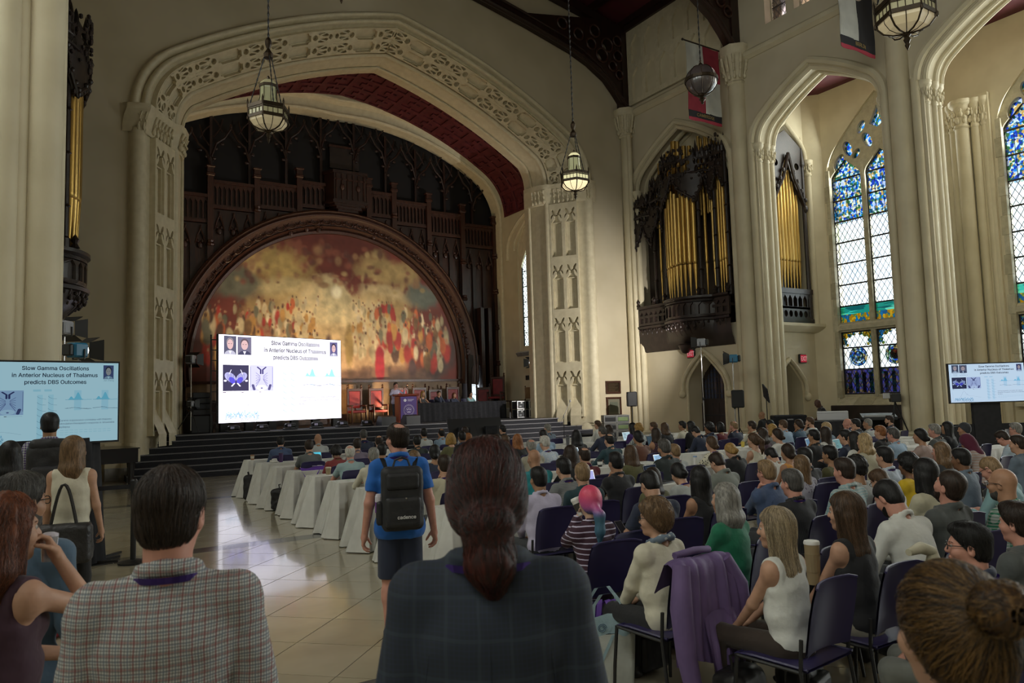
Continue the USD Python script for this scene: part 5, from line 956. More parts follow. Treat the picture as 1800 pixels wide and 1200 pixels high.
POSE = {  # lean, head pitch, right target, left target, right curl, left curl (targets before scaling, person frame)
 'lap': (.06, .05, ((.07, .33, .60), (-.07, .33, .60)), (.5, .5)), 'table': (.24, .06, ((.13, .50, .80), (-.13, .50, .80)), (.35, .35)), 'type': (.20, .16, ((.09, .47, .79), (-.09, .47, .79)), (.45, .45)),
 'chinl': (.16, .03, ((.12, .46, .79), 'chin'), (.4, 1.3)), 'chinr': (.16, .03, ('chin', (-.12, .46, .79)), (1.3, .4)), 'elbows': (.26, .05, ('mouth', 'mouth'), (1.2, 1.2)), 'down': (.30, .55, ((.09, .42, .74), (-.09, .42, .74)), (.5, .5)), 'phone': (.14, .50, ((.08, .36, .72), (-.10, .40, .74)), (.7, .8)),
 'cross': (.04, .0, ((-.12, .24, .82), (.12, .26, .80)), (.4, .4)), 'drink': (.06, .02, ((.08, .33, .60), 'sip'), (.5, .9)), 'up': (-.02, -.38, ((.07, .33, .60), (-.07, .33, .60)), (.5, .5)), 'side': (.02, .02, ((.08, .36, .60), (-.10, .36, .60)), (.6, .6)),
 'stand': (.02, .02, ((.27, .04, .80), (-.27, .04, .80)), (.6, .6)), 'bag': (.02, .02, ((.24, .10, .86), (-.24, .10, .88)), (.7, .7)), 'gesture': (.03, .0, ((.27, .26, 1.42), (-.27, .26, 1.42)), (.2, .2)), 'tap': (.30, .45, ((.16, .42, .98), (-.14, .42, .98)), (.5, .5)), 'sipstand': (.02, .05, ('sip', (.10, .26, 1.10)), (.9, .4))}
def ik(S, T, a, b, hint):
    d = T-S; L = np.linalg.norm(d); L2 = min(max(L, abs(a-b)+.02), a+b-.004); d = d/L; T = S+d*L2; x = (a*a-b*b+L2*L2)/(2*L2); h = math.sqrt(max(a*a-x*x, 1e-6)); n = hint-d*(hint@d); n /= np.linalg.norm(n)+1e-9; return S+d*x+n*h, T
def person(label, loc, ztop, az, pose='lap', hair='short', hc='darkbrown', skin='fair', top='shirt', tc='white', bot='charcoal', q=1, ex='', hyaw=0, w=1.0, fem=False, name='person', cat='person', shade=None, group=None, hpitch=None, headat=False, chair=False):
    """q: 0 far and coarse, 1 middle, 2 near. ex: g glasses, l lanyard, b beard, m moustache, f face features, s shorts, k strap bag"""
    stand = pose in ('stand', 'bag', 'gesture', 'tap', 'sipstand'); lean, hp, tg, curls = POSE[pose]; hp = hp if hpitch is None else hpitch
    u = np.array([0, math.sin(lean), math.cos(lean)]); Hh = np.array([0, 0, .94 if stand else .555]); N_ = Hh+u*.50; Rh = rot(hyaw, hp); HC = N_+u*.045+np.array([0, .012, 0])+Rh@np.array([0, .012, .125])
    base = (HC+Rh@np.array([0, -.02, .125]))[2]; sc_ = ztop/base; sk = w*(.92 if fem else 1.0); so = .158*sk
    RS = rot(0, lean)
    if headat: hc_ = (HC+Rh@np.array([0, -.02, .10]))*sc_; loc = (loc[0]-hc_[0]*math.cos(az)+hc_[1]*math.sin(az), loc[1]-hc_[0]*math.sin(az)-hc_[1]*math.cos(az), loc[2])
    t = thing(name, label, cat, loc, az, group)
    if chair: CHAIRS.append((loc, az, label))
    x = UsdGeom.Xformable(t); x.AddScaleOp().Set(Gf.Vec3f(sc_, sc_, sc_))
    h1, h2, h3 = ((.0135, .024, .016), (.0095, .017, .0115), (.0058, .0105, .0062))[q]
    sh = [N_-u*.055+np.array([s*so, 0, 0]) for s in (1, -1)]; arms = []
    lo, up = (.255, .275) if fem else (.275, .295)
    for i, s in enumerate((1, -1)):
        T = tg[i]
        if isinstance(T, str): T = {'chin': HC+Rh@np.array([s*.035, .075, -.165]), 'mouth': HC+Rh@np.array([s*.03, .12, -.16]), 'sip': HC+Rh@np.array([s*.03, .17, -.12])}[T]; hint = np.array([s*.45, .25, -1.0])
        else: T = np.array(T, float)*(1, 1, 1); hint = np.array([s*.8, -.5, -.75]) if not stand else np.array([s*.3, -1.0, -.1])
        if pose == 'gesture': hint = np.array([s*.8, -.2, -1.])
        if stand and not isinstance(tg[i], str): T = T+np.array([s*(so-.158), 0, 0])
        E, Wr = ik(sh[i], T, up, lo-.02, hint); arms.append((sh[i], E, Wr))
    legs = []
    for s in (1, -1):
        if stand: legs.append((np.array([s*.085, 0, .92]), np.array([s*.095, .02, .50]), np.array([s*.10, -.02, .085])))
        else: k = .10 if fem else .13; legs.append((np.array([s*.085, .02, .53]), np.array([s*k, .44, .525]), np.array([s*k, .43-.06*(s if 'x' in ex else 0), .085])))
    zmin = 0 if stand else 0
    covers = {'sleeveless': 0, 'tee': 1, 'polo': 1, 'shirt': 2, 'blazer': 2, 'sweater': 2, 'cardigan': 2}[top]; barelegs = 's' in ex
    head = lambda c: HC+Rh@np.array(c, float)
    def torso(f, o, k=.05, loose=0.0):
        f.ell(Hh+np.array([0, -.01, .0]), (.160*sk+o, .112+o, .125+o), RS, k); f.ell(Hh+u*.17+np.array([0, .005, 0]), (.140*sk+o+loose, .105*w+o+loose, .16), RS, k); f.ell(Hh+u*.33+np.array([0, -.004, 0]), (.162*sk+o, .108+o, .165+o*.5), RS, k)
        for i, s in enumerate((1, -1)): f.cone(N_-u*.03+np.array([s*.05, -.01, 0]), sh[i]+u*.006, .048+o*.8, .046+o*.7, k); f.ell(sh[i]-u*.02, (.050+o*.7, .054+o*.7, .064+o*.6), RS, k*.7)
        if fem:
            for s in (1, -1): f.ell(Hh+u*.32+RS@np.array([s*.068, .085, 0]), (.058+o*.6, .052+o*.6, .058+o*.6), None, .04)
    # --- clothing fields
    allp = [p for a in arms for p in a]+[HC]; lo_ = np.min(allp, 0)-.14; hi_ = np.max(allp, 0)+.14
    o = {'blazer': .024, 'sweater': .020, 'cardigan': .02}.get(top, .013)
    ft = Field(np.minimum(lo_, (-.26*w, -.2, Hh[2]-.16)), np.maximum(hi_-[0, 0, .12], (.26*w, .22, N_[2]+.06)), h2); torso(ft, o, .045, .012 if top in ('shirt', 'polo', 'tee') else .018)
    if stand and top in ('blazer', 'shirt', 'polo', 'tee'): ft.ell(Hh+np.array([0, -.005, -.06]), (.172*sk+o, .118+o, .14), None, .05)
    for i, (S, E, Wr) in enumerate(arms):
        if covers == 2: ft.cone(S, E, .053+o*.55, .044+o*.55, .02); ft.cone(E, E+(Wr-E)*.95, .044+o*.55, .033+o*.5, .02, True)
        elif covers == 1: ft.cone(S, S+(E-S)*.68, .058, .062, .02, True)
    if top == 'sleeveless':
        for i, s in enumerate((1, -1)): ft.ell(sh[i]+np.array([s*.045, 0, -.03]), (.055, .10, .11), None, .01, True)
    neckc = N_+u*.012; Rn = rot(0, lean+.30)
    if top in ('tee', 'sleeveless', 'sweater', 'cardigan'): ft.cone(N_-u*.02, N_+u*.12, .072, .085, .01, False, True)
    if top in ('polo', 'shirt'): ft.cone(N_+u*.03, N_+u*.10, .050, .066, .008, False, True); ft.torus(neckc+np.array([0, .004, .012]), Rn, .073, .075, .0125, .010)
    if top == 'blazer': ft.cone(N_-u*.0, N_+u*.10, .064, .07, .008, False, True); ft.torus(neckc+np.array([0, .0, .006]), Rn, .084, .086, .015, .014)
    ft.plane(Hh-np.array([0, 0, (.10 if not stand else .13)]), (0, 0, -1)) if stand or top == 'blazer' else ft.plane(Hh-np.array([0, 0, .06]), (0, 0, -1))
    fp = Field((-.27, -.2, .02), (.27, .22 if stand else .58, Hh[2]+.14), h2*1.25 if q < 2 else h2)
    fp.ell(Hh+np.array([0, -.01, -.02]), (.168*sk, .122, .125), None, .04)
    for a, b, c in legs:
        fp.cone(a, b if not (barelegs and stand) else a+(b-a)*1.02, .088 if not barelegs else .095, .066 if not barelegs else .09, .03, barelegs)
        if not barelegs: fp.cone(b, c, .066, .052, .03, True)
    fp.plane(Hh+np.array([0, 0, .07]), (0, 0, 1))
    # --- skin
    need = [head((0, 0, 0)), N_]+[p for a in arms for p in a[1:]]
    if covers < 2: need += sh
    lo_ = np.min(need, 0)-.13; hi_ = np.max(need, 0)+.14
    if barelegs: lo_[2] = .05; lo_ = np.minimum(lo_, (-.2, -.15, .05))
    fs = Field(lo_, hi_, h1)
    fs.ell(head((0, -.012, .028)), (.0755, .094, .092), Rh, .02); fs.ell(head((0, .022, -.035)), (.060, .068, .082), Rh, .03); fs.ell(head((0, .042, -.085)), (.040, .042, .036), Rh, .03); fs.ell(head((0, .074, -.098)), (.018, .016, .016), Rh, .02)
    fs.cone(head((-.032, .074, .026)), head((.032, .074, .026)), .015, .015, .018); fs.cone(head((0, .086, .014)), head((0, .104, -.022)), .0085, .0135, .014); fs.ell(head((0, .098, -.028)), (.019, .013, .010), Rh, .008)
    for s in (1, -1):
        fs.ell(head((s*.034, .095, .004)), (.017, .013, .009), Rh, .014, True); fs.ell(head((s*.042, .058, -.028)), (.024, .026, .024), Rh, .03)
        fs.ell(head((s*.078, -.010, -.008)), (.010, .021, .034), Rh@rot(-s*.35, .12), .006); fs.ell(head((s*.087, -.004, -.006)), (.007, .011, .019), Rh@rot(-s*.35, .12), .004, True)
    fs.ell(head((0, .086, -.058)), (.026, .014, .0085), Rh, .008); fs.ell(head((0, .084, -.070)), (.021, .013, .009), Rh, .008)
    nk = .050 if fem else .058
    fs.cone(N_-u*.03, head((0, -.028, -.05)), nk+.006, nk, .03)
    if covers < 2 or top in ('tee', 'sweater', 'sleeveless', 'cardigan', 'polo'): torso(fs, 0, .05) if covers == 0 else fs.cone(N_-u*.05+np.array([.06, 0, 0]), N_-u*.05-np.array([.06, 0, 0]), .062, .062, .05)
    for S, E, Wr in arms:
        if covers < 2: fs.cone(S, E, .050 if not fem else .042, .042 if not fem else .035, .03)
        fs.cone(E, Wr, .042 if not fem else .034, .027 if not fem else .023, .02)
    if barelegs:
        for a, b, c in legs: fs.cone(a, b, .085, .055, .02); fs.cone(b, b+(c-b)*.4, .054, .058, .03); fs.cone(b+(c-b)*.3, c, .058, .036, .03); fs.ell(c+np.array([0, .06, -.05]), (.042, .11, .035), None, .03)
    v, f = fs.mesh(); hid = np.minimum(ft.sample(v), fp.sample(v)) < -(.016 if q else .02); f = f[~hid[f].all(1)]
    mb = MB().add(v, f)
    hh = (.010, .0065, .0042)[q]
    for i, (S, E, Wr) in enumerate(arms):
        hv, hf = hand(curls[i], hh); d = Wr-E; d /= np.linalg.norm(d); s = 1 if i == 0 else -1
        back = np.array([s*.35, -.2, 1.0]) if not isinstance(tg[i], str) else np.array([s*.3, 1.0, .2])
        if stand and not isinstance(tg[i], str): back = np.array([s*1.0, .15, .1]) if pose != 'gesture' else np.array([s*.2, -.3, -.1])+np.array([0, 1, 0])*-.8
        z = back-d*(back@d); z /= np.linalg.norm(z); xx = np.cross(d, z); Mh = np.stack([xx*s, d, z], 1)*(.92 if fem else 1.02); mb.add(hv@Mh.T+Wr+d*.004, hf if s > 0 else hf[:, ::-1])
    put('body', mb, SKIN[skin], t, True)
    # --- clothes
    def wrinkle(v, amp):
        if q < 1: return v
        p = v*np.array([9, 9, 14])+hash_(label); n = meshkit.fbm(p, 3, 5)-.5; n2 = 1-np.abs(meshkit.noise(v*np.array([13, 13, 7])+hash_(label)*.7, 2)*2-1); c = v-np.array([0, 0, 0]); nr = np.stack([ft.sample(v+e)-ft.sample(v-e) for e in np.eye(3)*.01], 1); nr /= np.linalg.norm(nr, axis=1)[:, None]+1e-9; n3 = meshkit.noise(v*np.array([22, 22, 4.5])+hash_(label)*.3, 8)-.5 if q == 2 else 0; n4 = 1-np.abs(meshkit.noise((v+v[:, [2, 0, 1]]*.5)*9+hash_(label), 11)*2-1)-.6 if q == 2 else 0; return v+nr*((n*amp*1.6)+(n2-.6)*amp+n3*amp*1.3+n4*amp*1.2)[:, None]
    cv, cf = ft.mesh(); put({'shirt': 'shirt', 'tee': 't_shirt', 'polo': 'polo_shirt', 'blazer': 'blazer', 'sleeveless': 'sleeveless_top', 'sweater': 'sweater', 'cardigan': 'cardigan'}[top], (wrinkle(cv, .0050 if top != 'blazer' else .0026), cf), cmat(tc), t, True)
    pv, pf = fp.mesh(); put('shorts' if barelegs else 'trousers', (pv, pf), cmat(bot), t, True)
    if stand or q >= 1:
        for a, b, c in legs: m = MB(); ff = Field(c+[-.07, -.12, -.10], c+[.07, .21, .06], .013 if q < 2 else .009); ff.ell(c+np.array([0, .065, -.045]), (.045, .135, .038), None, .02); ff.cone(c+np.array([0, -.01, .0]), c+np.array([0, 0, -.04]), .042, .045, .02); ff.plane(c+np.array([0, 0, -.083]), (0, 0, -1)); put('shoe', ff.mesh(), cmat('red') if 'R' in ex else LEATHER, t, True)
    if 'y' in ex or 'c' in ex:
        def back_at(xx, zz):
            lo2, hi2 = -.34, 0.
            for _ in range(14):
                md = (lo2+hi2)/2
                if ft.sample(np.array([[xx, md, zz]]))[0] > 0: lo2 = md
                else: hi2 = md
            return np.array([xx, lo2-.0005, zz])
        m = MB(); wd = so+.03
        if 'y' in ex: m.tube([back_at(a, N_[2]-.135+.012*math.cos(a*9)) for a in np.linspace(-wd, wd, 25)], .0018, 5); [m.tube([back_at(s*.018, N_[2]-.135-b) for b in np.linspace(0, .3, 16)], .0022, 5) for s in (-1, 1)]
        else: m.tube([back_at(.0, N_[2]-.03-b) for b in np.linspace(0, .5, 30)], .0018, 5); [m.tube([back_at(s*(.135+.03*math.sin(b*5)), N_[2]-.16-b) for b in np.linspace(0, .4, 20)], .0016, 5) for s in (-1, 1)]
        put('back_seam', m, cmat(tc), t, kind='stuff')
    # --- hair
    if hair != 'bald':
        fh = Field(head((0, 0, 0))-.36, head((0, 0, 0))+.2, h3) if hair in ('long', 'verylong', 'pony', 'lowpony', 'wavy', 'hijab', 'lowknot') else Field(head((0, 0, 0))-.19, head((0, 0, 0))+.185, h3)
        if hair in ('verylong',): fh = Field(head((0, 0, 0))-np.array([.2, .22, .62]), head((0, 0, 0))+.18, h3)
        th = {'buzz': .005, 'short': .014, 'balding': .010, 'crown': .012, 'curly': .035, 'crop': .010, 'quiff': .018}.get(hair, .017)
        tight = hair in ('short', 'quiff', 'crop', 'crown')
        if tight: fh.ell(head((0, -.014, .028)), (.0755+.006, .095+.006, .092+.006), Rh, .01); fh.ell(head((0, -.012, .050)), (.0735+th*.7, .092+th*.8, .070+th*1.2), Rh, .02)
        else: fh.ell(head((0, -.014, .028)), (.0755+th, .095+th, .092+th*1.15), Rh, .01)
        if hair in ('short', 'quiff', 'buzz', 'balding', 'crown', 'crop', 'curly', 'cap'): fh.ell(head((0, -.043, -.030)), (.064+th*.45, .058+th*.6, .060), Rh, .03)
        elif hair not in ('bun', 'lowpony', 'pony', 'topbun', 'lowknot'): fh.ell(head((0, -.035, -.04)), (.078+th*.4, .075+th*.5, .08), Rh, .03)
        else: fh.ell(head((0, -.045, -.03)), (.066+th*.5, .062+th*.6, .066), Rh, .03)
        if hair == 'quiff': fh.ell(head((0, .045, .108)), (.055, .048, .030), Rh, .03)
        if hair == 'short': fh.ell(head((0, .03, .10)), (.062, .055, .026), Rh, .03)
        Pl = lambda c, n: fh.plane(head(c), Rh@(np.array(n, float)/np.linalg.norm(n)))
        # face opening, then lengths
        a = head((0, .072, .066)); nn = Rh@np.array([0, .092, -.078])/.1206
        X, Y, Z = fh.ax[0][:, None, None], fh.ax[1][None, :, None], fh.ax[2][None, None, :]; dd = (X-a[0])*nn[0]+(Y-a[1])*nn[1]+(Z-a[2])*nn[2]
        if hair in ('balding', 'crown'):
            fh.ell(head((0, -.005 if hair == 'balding' else -.05, .118)), (.062, .10 if hair == 'balding' else .055, .055), Rh, .012, True)
        if hair in ('long', 'verylong', 'wavy', 'bob'): # open only in front of the ears
            b = head((0, .045, .0)); n2 = Rh@np.array([0, 1.0, -.12]); d2 = (X-b[0])*n2[0]+(Y-b[1])*n2[1]+(Z-b[2])*n2[2]; fh.F = np.maximum(fh.F, np.minimum(dd, np.maximum(d2, dd*.0+d2)).astype(np.float32) if False else np.minimum(dd, d2+.0).astype(np.float32))
        elif hair != 'hijab': fh.F = np.maximum(fh.F, dd.astype(np.float32))
        if hair in ('short', 'quiff', 'buzz', 'balding', 'crown', 'crop', 'curly', 'cap'): Pl((0, -.05, -.088), (0, .25, -1))
        dn = np.array([0, 0, -1.]); back = head((0, -.09, 0))
        if hair in ('long', 'verylong', 'wavy'):
            L = {'long': .26, 'verylong': .44, 'wavy': .22}[hair]; wv = 1.25 if hair == 'wavy' else 1.0
            p0 = head((0, -.055, -.03)); p1 = p0+dn*L*.5+np.array([0, -.035, 0]); p2 = p0+dn*L+np.array([0, -.045, 0])
            for s in (-1, -.5, 0, .5, 1):
                e = Rh@np.array([s*.058*wv, .025*abs(s), 0]); fh.cone(p0+e, p1+e*1.15, .046, .045*wv, .03); fh.cone(p1+e*1.15, p2+e*(1.05 if hair != 'wavy' else 1.3), .043*wv, .020, .03)
            for s in (-1, 1): fh.cone(head((s*.078, .018, .01)), head((s*.086, .012, -.10))+dn*.05, .022, .024, .025)
        if hair == 'bob':
            for s in (-1, -.5, 0, .5, 1): fh.cone(head((s*.070, -.045+.03*abs(s), 0)), head((s*.082, -.055+.045*abs(s), -.085)), .044, .042, .03)
        if hair in ('pony', 'lowpony'):
            b0 = head((0, -.115, .035 if hair == 'pony' else -.035)); fh.ell(b0, (.03, .03, .03), None, .03); b1 = b0+np.array([0, -.055, -.05]); fh.cone(b0, b1, .028, .040, .02); fh.cone(b1, b1+np.array([0, .0, -.12]), .042, .038, .03); fh.cone(b1+np.array([0, 0, -.12]), b1+np.array([0, .015, -.22]), .037, .015, .03)
        if hair == 'lowknot': fh.ell(head((0, -.05, -.02)), (.088, .075, .085), Rh, .03); fh.ell(head((0, -.128, -.055)), (.060, .046, .048), Rh, .012); b0 = head((0, -.12, -.085)); fh.cone(b0, b0+np.array([.005, -.008, -.05]), .045, .054, .02); fh.cone(b0+np.array([.005, -.008, -.05]), b0+np.array([.012, .01, -.115]), .052, .026, .03)
        if hair == 'bun': fh.ell(head((0, -.128, .0)), (.045, .038, .042), Rh, .012)
        if hair == 'lowbun': fh.ell(head((0, -.118, -.055)), (.045, .04, .04), Rh, .015)
        if hair == 'topbun': fh.ell(head((.0, -.148, .085)), (.052, .046, .046), Rh, .010)
        if hair == 'hijab': 
            fh.ell(head((0, -.02, -.02)), (.092, .105, .115), Rh, .03); fh.cone(head((0, -.03, -.1)), N_-u*.03, .085, .12, .05); fh.ell(head((0, .10, -.02)), (.056, .07, .078), Rh, .01, True); 
        if hair == 'cap': fh.ell(head((0, .10, .062)), (.07, .07, .012), Rh, .01)
        hv, hf = fh.mesh(); keep = fs.sample(hv) > -(.02 if q else .026); hf = hf[keep[hf].any(1)]
        R_ = (hv-HC)@Rh
        if hair in ('curly', 'wavy') or q == 2:
            am = {'curly': .022, 'wavy': .020}.get(hair, .004); fr = {'curly': 38, 'wavy': 26}.get(hair, 30); ang = np.stack([np.arctan2(R_[:, 0], -R_[:, 1])*(fr/6), R_[:, 2]*(fr if hair == 'curly' else fr*.35), np.linalg.norm(R_[:, :2], axis=1)*10], 1)
            d = meshkit.noise(ang+hash_(label), 4)-.5; hv = hv+(hv-(HC-Rh@np.array([0, .02, 0])))/(np.linalg.norm(hv-HC, axis=1)[:, None]+1e-6)*d[:, None]*am
        hm = pinkmat() if hc == 'pink' else hairmat(hc) if hair != 'hijab' else cmat('burgundy')
        hp_ = put({'hijab': 'headscarf', 'cap': 'cap'}.get(hair, 'hair'), (hv, hf), hm if hair != 'cap' else cmat('charcoal'), t, True)
        if q == 2 and hair not in ('hijab', 'cap'): strands(fh, hv, HC, Rh, hair, hc, t, head)
    if 'b' in ex:
        fb = Field(head((0, .03, -.08))-.12, head((0, .03, -.08))+.12, h3); fb.ell(head((0, .022, -.037)), (.0635, .072, .085), Rh, .03); fb.ell(head((0, .046, -.088)), (.045, .046, .040), Rh, .03); fb.plane(head((0, .03, -.034)), Rh@np.array([0, .55, .83])); fb.plane(head((0, -.005, -.06)), Rh@np.array([0, -1., 0])); fb.ell(head((0, .10, -.062)), (.028, .03, .012), Rh, .008, True); put('beard', fb.mesh(), hairmat(hc if hair != 'bald' else 'darkgrey'), t, True)
    if q >= 1 or 'f' in ex:
        for s in (-1, 1): put('eye', MB().ball(head((s*.034, .0775, .005)), .0112, 7), EYEW, t, True); put('iris', MB().ball(head((s*.034, .0855, .0048)), (.0062, .0042, .0062), 6), EYED, t, True)
        [put('eyebrow', MB().tube([head((s*(.018+.034*a), .0905-.018*a*a, .0225+.006*math.sin(a*2.6))) for a in np.linspace(0, 1, 5)], [.0025, .0038, .0036, .003, .0012], 5), hairmat(hc if hc not in ('pink', 'white') and hair != 'bald' else 'darkbrown'), t) for s in (-1, 1)]
        put('lips', MB().ball(head((0, .0925, -.0595)), (.023, .008, .005), 7).ball(head((0, .0905, -.0685)), (.019, .008, .0055), 7), LIP, t, True)
    if 'g' in ex:
        m = MB()
        for s in (-1, 1): m.tube([head((s*.034+.024*math.cos(a), .105-.006*abs(math.cos(a)), .004+.017*math.sin(a))) for a in np.linspace(0, 2*np.pi, 15)], .0024, 5, False); m.tube([head((s*.058, .098, .010)), head((s*.079, .04, .012)), head((s*.083, -.01, .008)), head((s*.082, -.03, -.008))], .0026, 5)
        m.tube([head((-.011, .107, .008)), head((0, .110, .011)), head((.011, .107, .008))], .0022, 5); put('glasses', m, SPEC, t)
    if 'l' in ex:
        P = []; o2 = o+.006
        for a in np.linspace(-2.5, 2.5, 25):
            r = {'blazer': .104, 'shirt': .082, 'polo': .084}.get(top, .080); z = .016-.085*max(0, abs(a)-1.0)*abs(a)*.55; p = N_+RS@np.array([math.sin(a)*r*(1.0-.25*max(0, abs(a)-1.6)), -math.cos(a)*r+.012*(abs(a) > 1.6), z]); P.append([p+RS@np.array([0, 0, -.009]), p+RS@np.array([math.sin(a)*.006, -math.cos(a)*.006, .009])])
        for k in range(3): 
            pass
        P = np.array(P); put('lanyard', MB().grid(P).grid(P[:, ::-1]+0.0), LANY, t)
    return t, dict(loc=loc, az=az, HC=HC, Rh=Rh, N=N_, u=u, arms=arms, head=head, sc=sc_, sh=sh, H=Hh, ft=ft)
def hash_(s): return (zlib.crc32(s.encode()) % 997)/9.7
def strands(fh, hv, HC, Rh, hair, hc, t, head, n=None, length=None):
    """individual hairs laid along the hair's surface"""
    R = np.random.RandomState(zlib.crc32(str(t.GetPath()).encode()) % 100000); n = n or {'verylong': 2600, 'long': 2200, 'wavy': 2200, 'curly': 2400}.get(hair, 2000); i = R.randint(0, len(hv), n); p = hv[i]+R.normal(0, .002, (n, 3)); steps = {'verylong': 11, 'long': 10, 'wavy': 10, 'lowpony': 8, 'lowknot': 8, 'pony': 8, 'bun': 7, 'topbun': 7, 'bob': 8}.get(hair, 5); st = {'verylong': .022, 'long': .02, 'wavy': .018}.get(hair, .012 if hair in ('short', 'quiff', 'curly', 'crown', 'balding', 'buzz', 'crop') else .018)
    tie = {'lowpony': head((0, -.125, -.035)), 'lowknot': head((0, -.13, -.075)), 'pony': head((0, -.125, .035)), 'bun': head((0, -.128, 0)), 'topbun': head((0, -.125, .075)), 'lowbun': head((0, -.118, -.055))}.get(hair); crown = head((0, -.03, .12)); P = [p]; e = np.eye(3)*.006; up = R.uniform(.0008, .0045, (n, 1))
    for k in range(steps):
        g = np.stack([fh.sample(p+d)-fh.sample(p-d) for d in e], 1); g /= np.linalg.norm(g, axis=1)[:, None]+1e-9
        if tie is not None:
            to = tie-p; dist = np.linalg.norm(to, axis=1)[:, None]; D = np.where((dist > .045) & (p[:, 2:3] > tie[2]-.06), to/dist, np.array([0, -.1, -1.]))
            if 'bun' in hair: D = np.where(dist > .05, to/dist, np.cross(g, np.array([0, .6, .8])))
        else: rad = p-crown; rad /= np.linalg.norm(rad, axis=1)[:, None]+1e-9; D = rad*.8+np.array([0, -.25, -.75])
        D = D+R.normal(0, .16 if hair not in ('curly', 'wavy') else .5, (n, 3)); D = D-g*(D*g).sum(1)[:, None]; D /= np.linalg.norm(D, axis=1)[:, None]+1e-9; p = p+D*st; f = fh.sample(p)[:, None]; p = p-g*np.clip(f-up, -.01, .01); P.append(p)
    P = np.stack(P, 1); h = n//2
    for q, (a, b) in enumerate(((0, h), (h, n))):
        c = UsdGeom.BasisCurves.Define(stage, path_of(t)+'/'+numbered(path_of(t), 'hair_strands')); m = b-a; c.CreateTypeAttr('linear'); c.CreateCurveVertexCountsAttr(Vt.IntArray([steps+1]*m)); c.CreatePointsAttr(Vt.Vec3fArray.FromNumpy(P[a:b].reshape(-1, 3).astype(np.float32))); wd = np.tile(np.linspace(.0015, .0005, steps+1), m).astype(np.float32); c.CreateWidthsAttr(Vt.FloatArray.FromNumpy(wd)); c.SetWidthsInterpolation('vertex')
        k = HAIRC[hc]; col = tuple(x*(.55 if q == 0 else 1.7) for x in k)
        if hc == 'red': col = ((.012, .006, .006), (.075, .014, .009))[q]
        if hc == 'bronze': col = ((.025, .014, .008), (.15, .08, .022))[q]
        if hc == 'pink': col = ((.3, .05, .2), (.65, .12, .22))[q]
        UsdShade.MaterialBindingAPI.Apply(c.GetPrim()).Bind(mat('strand_%s_%d' % (hc, q), col, .4, specular_ior_level=.5)); meta(c.GetPrim(), kind='stuff')
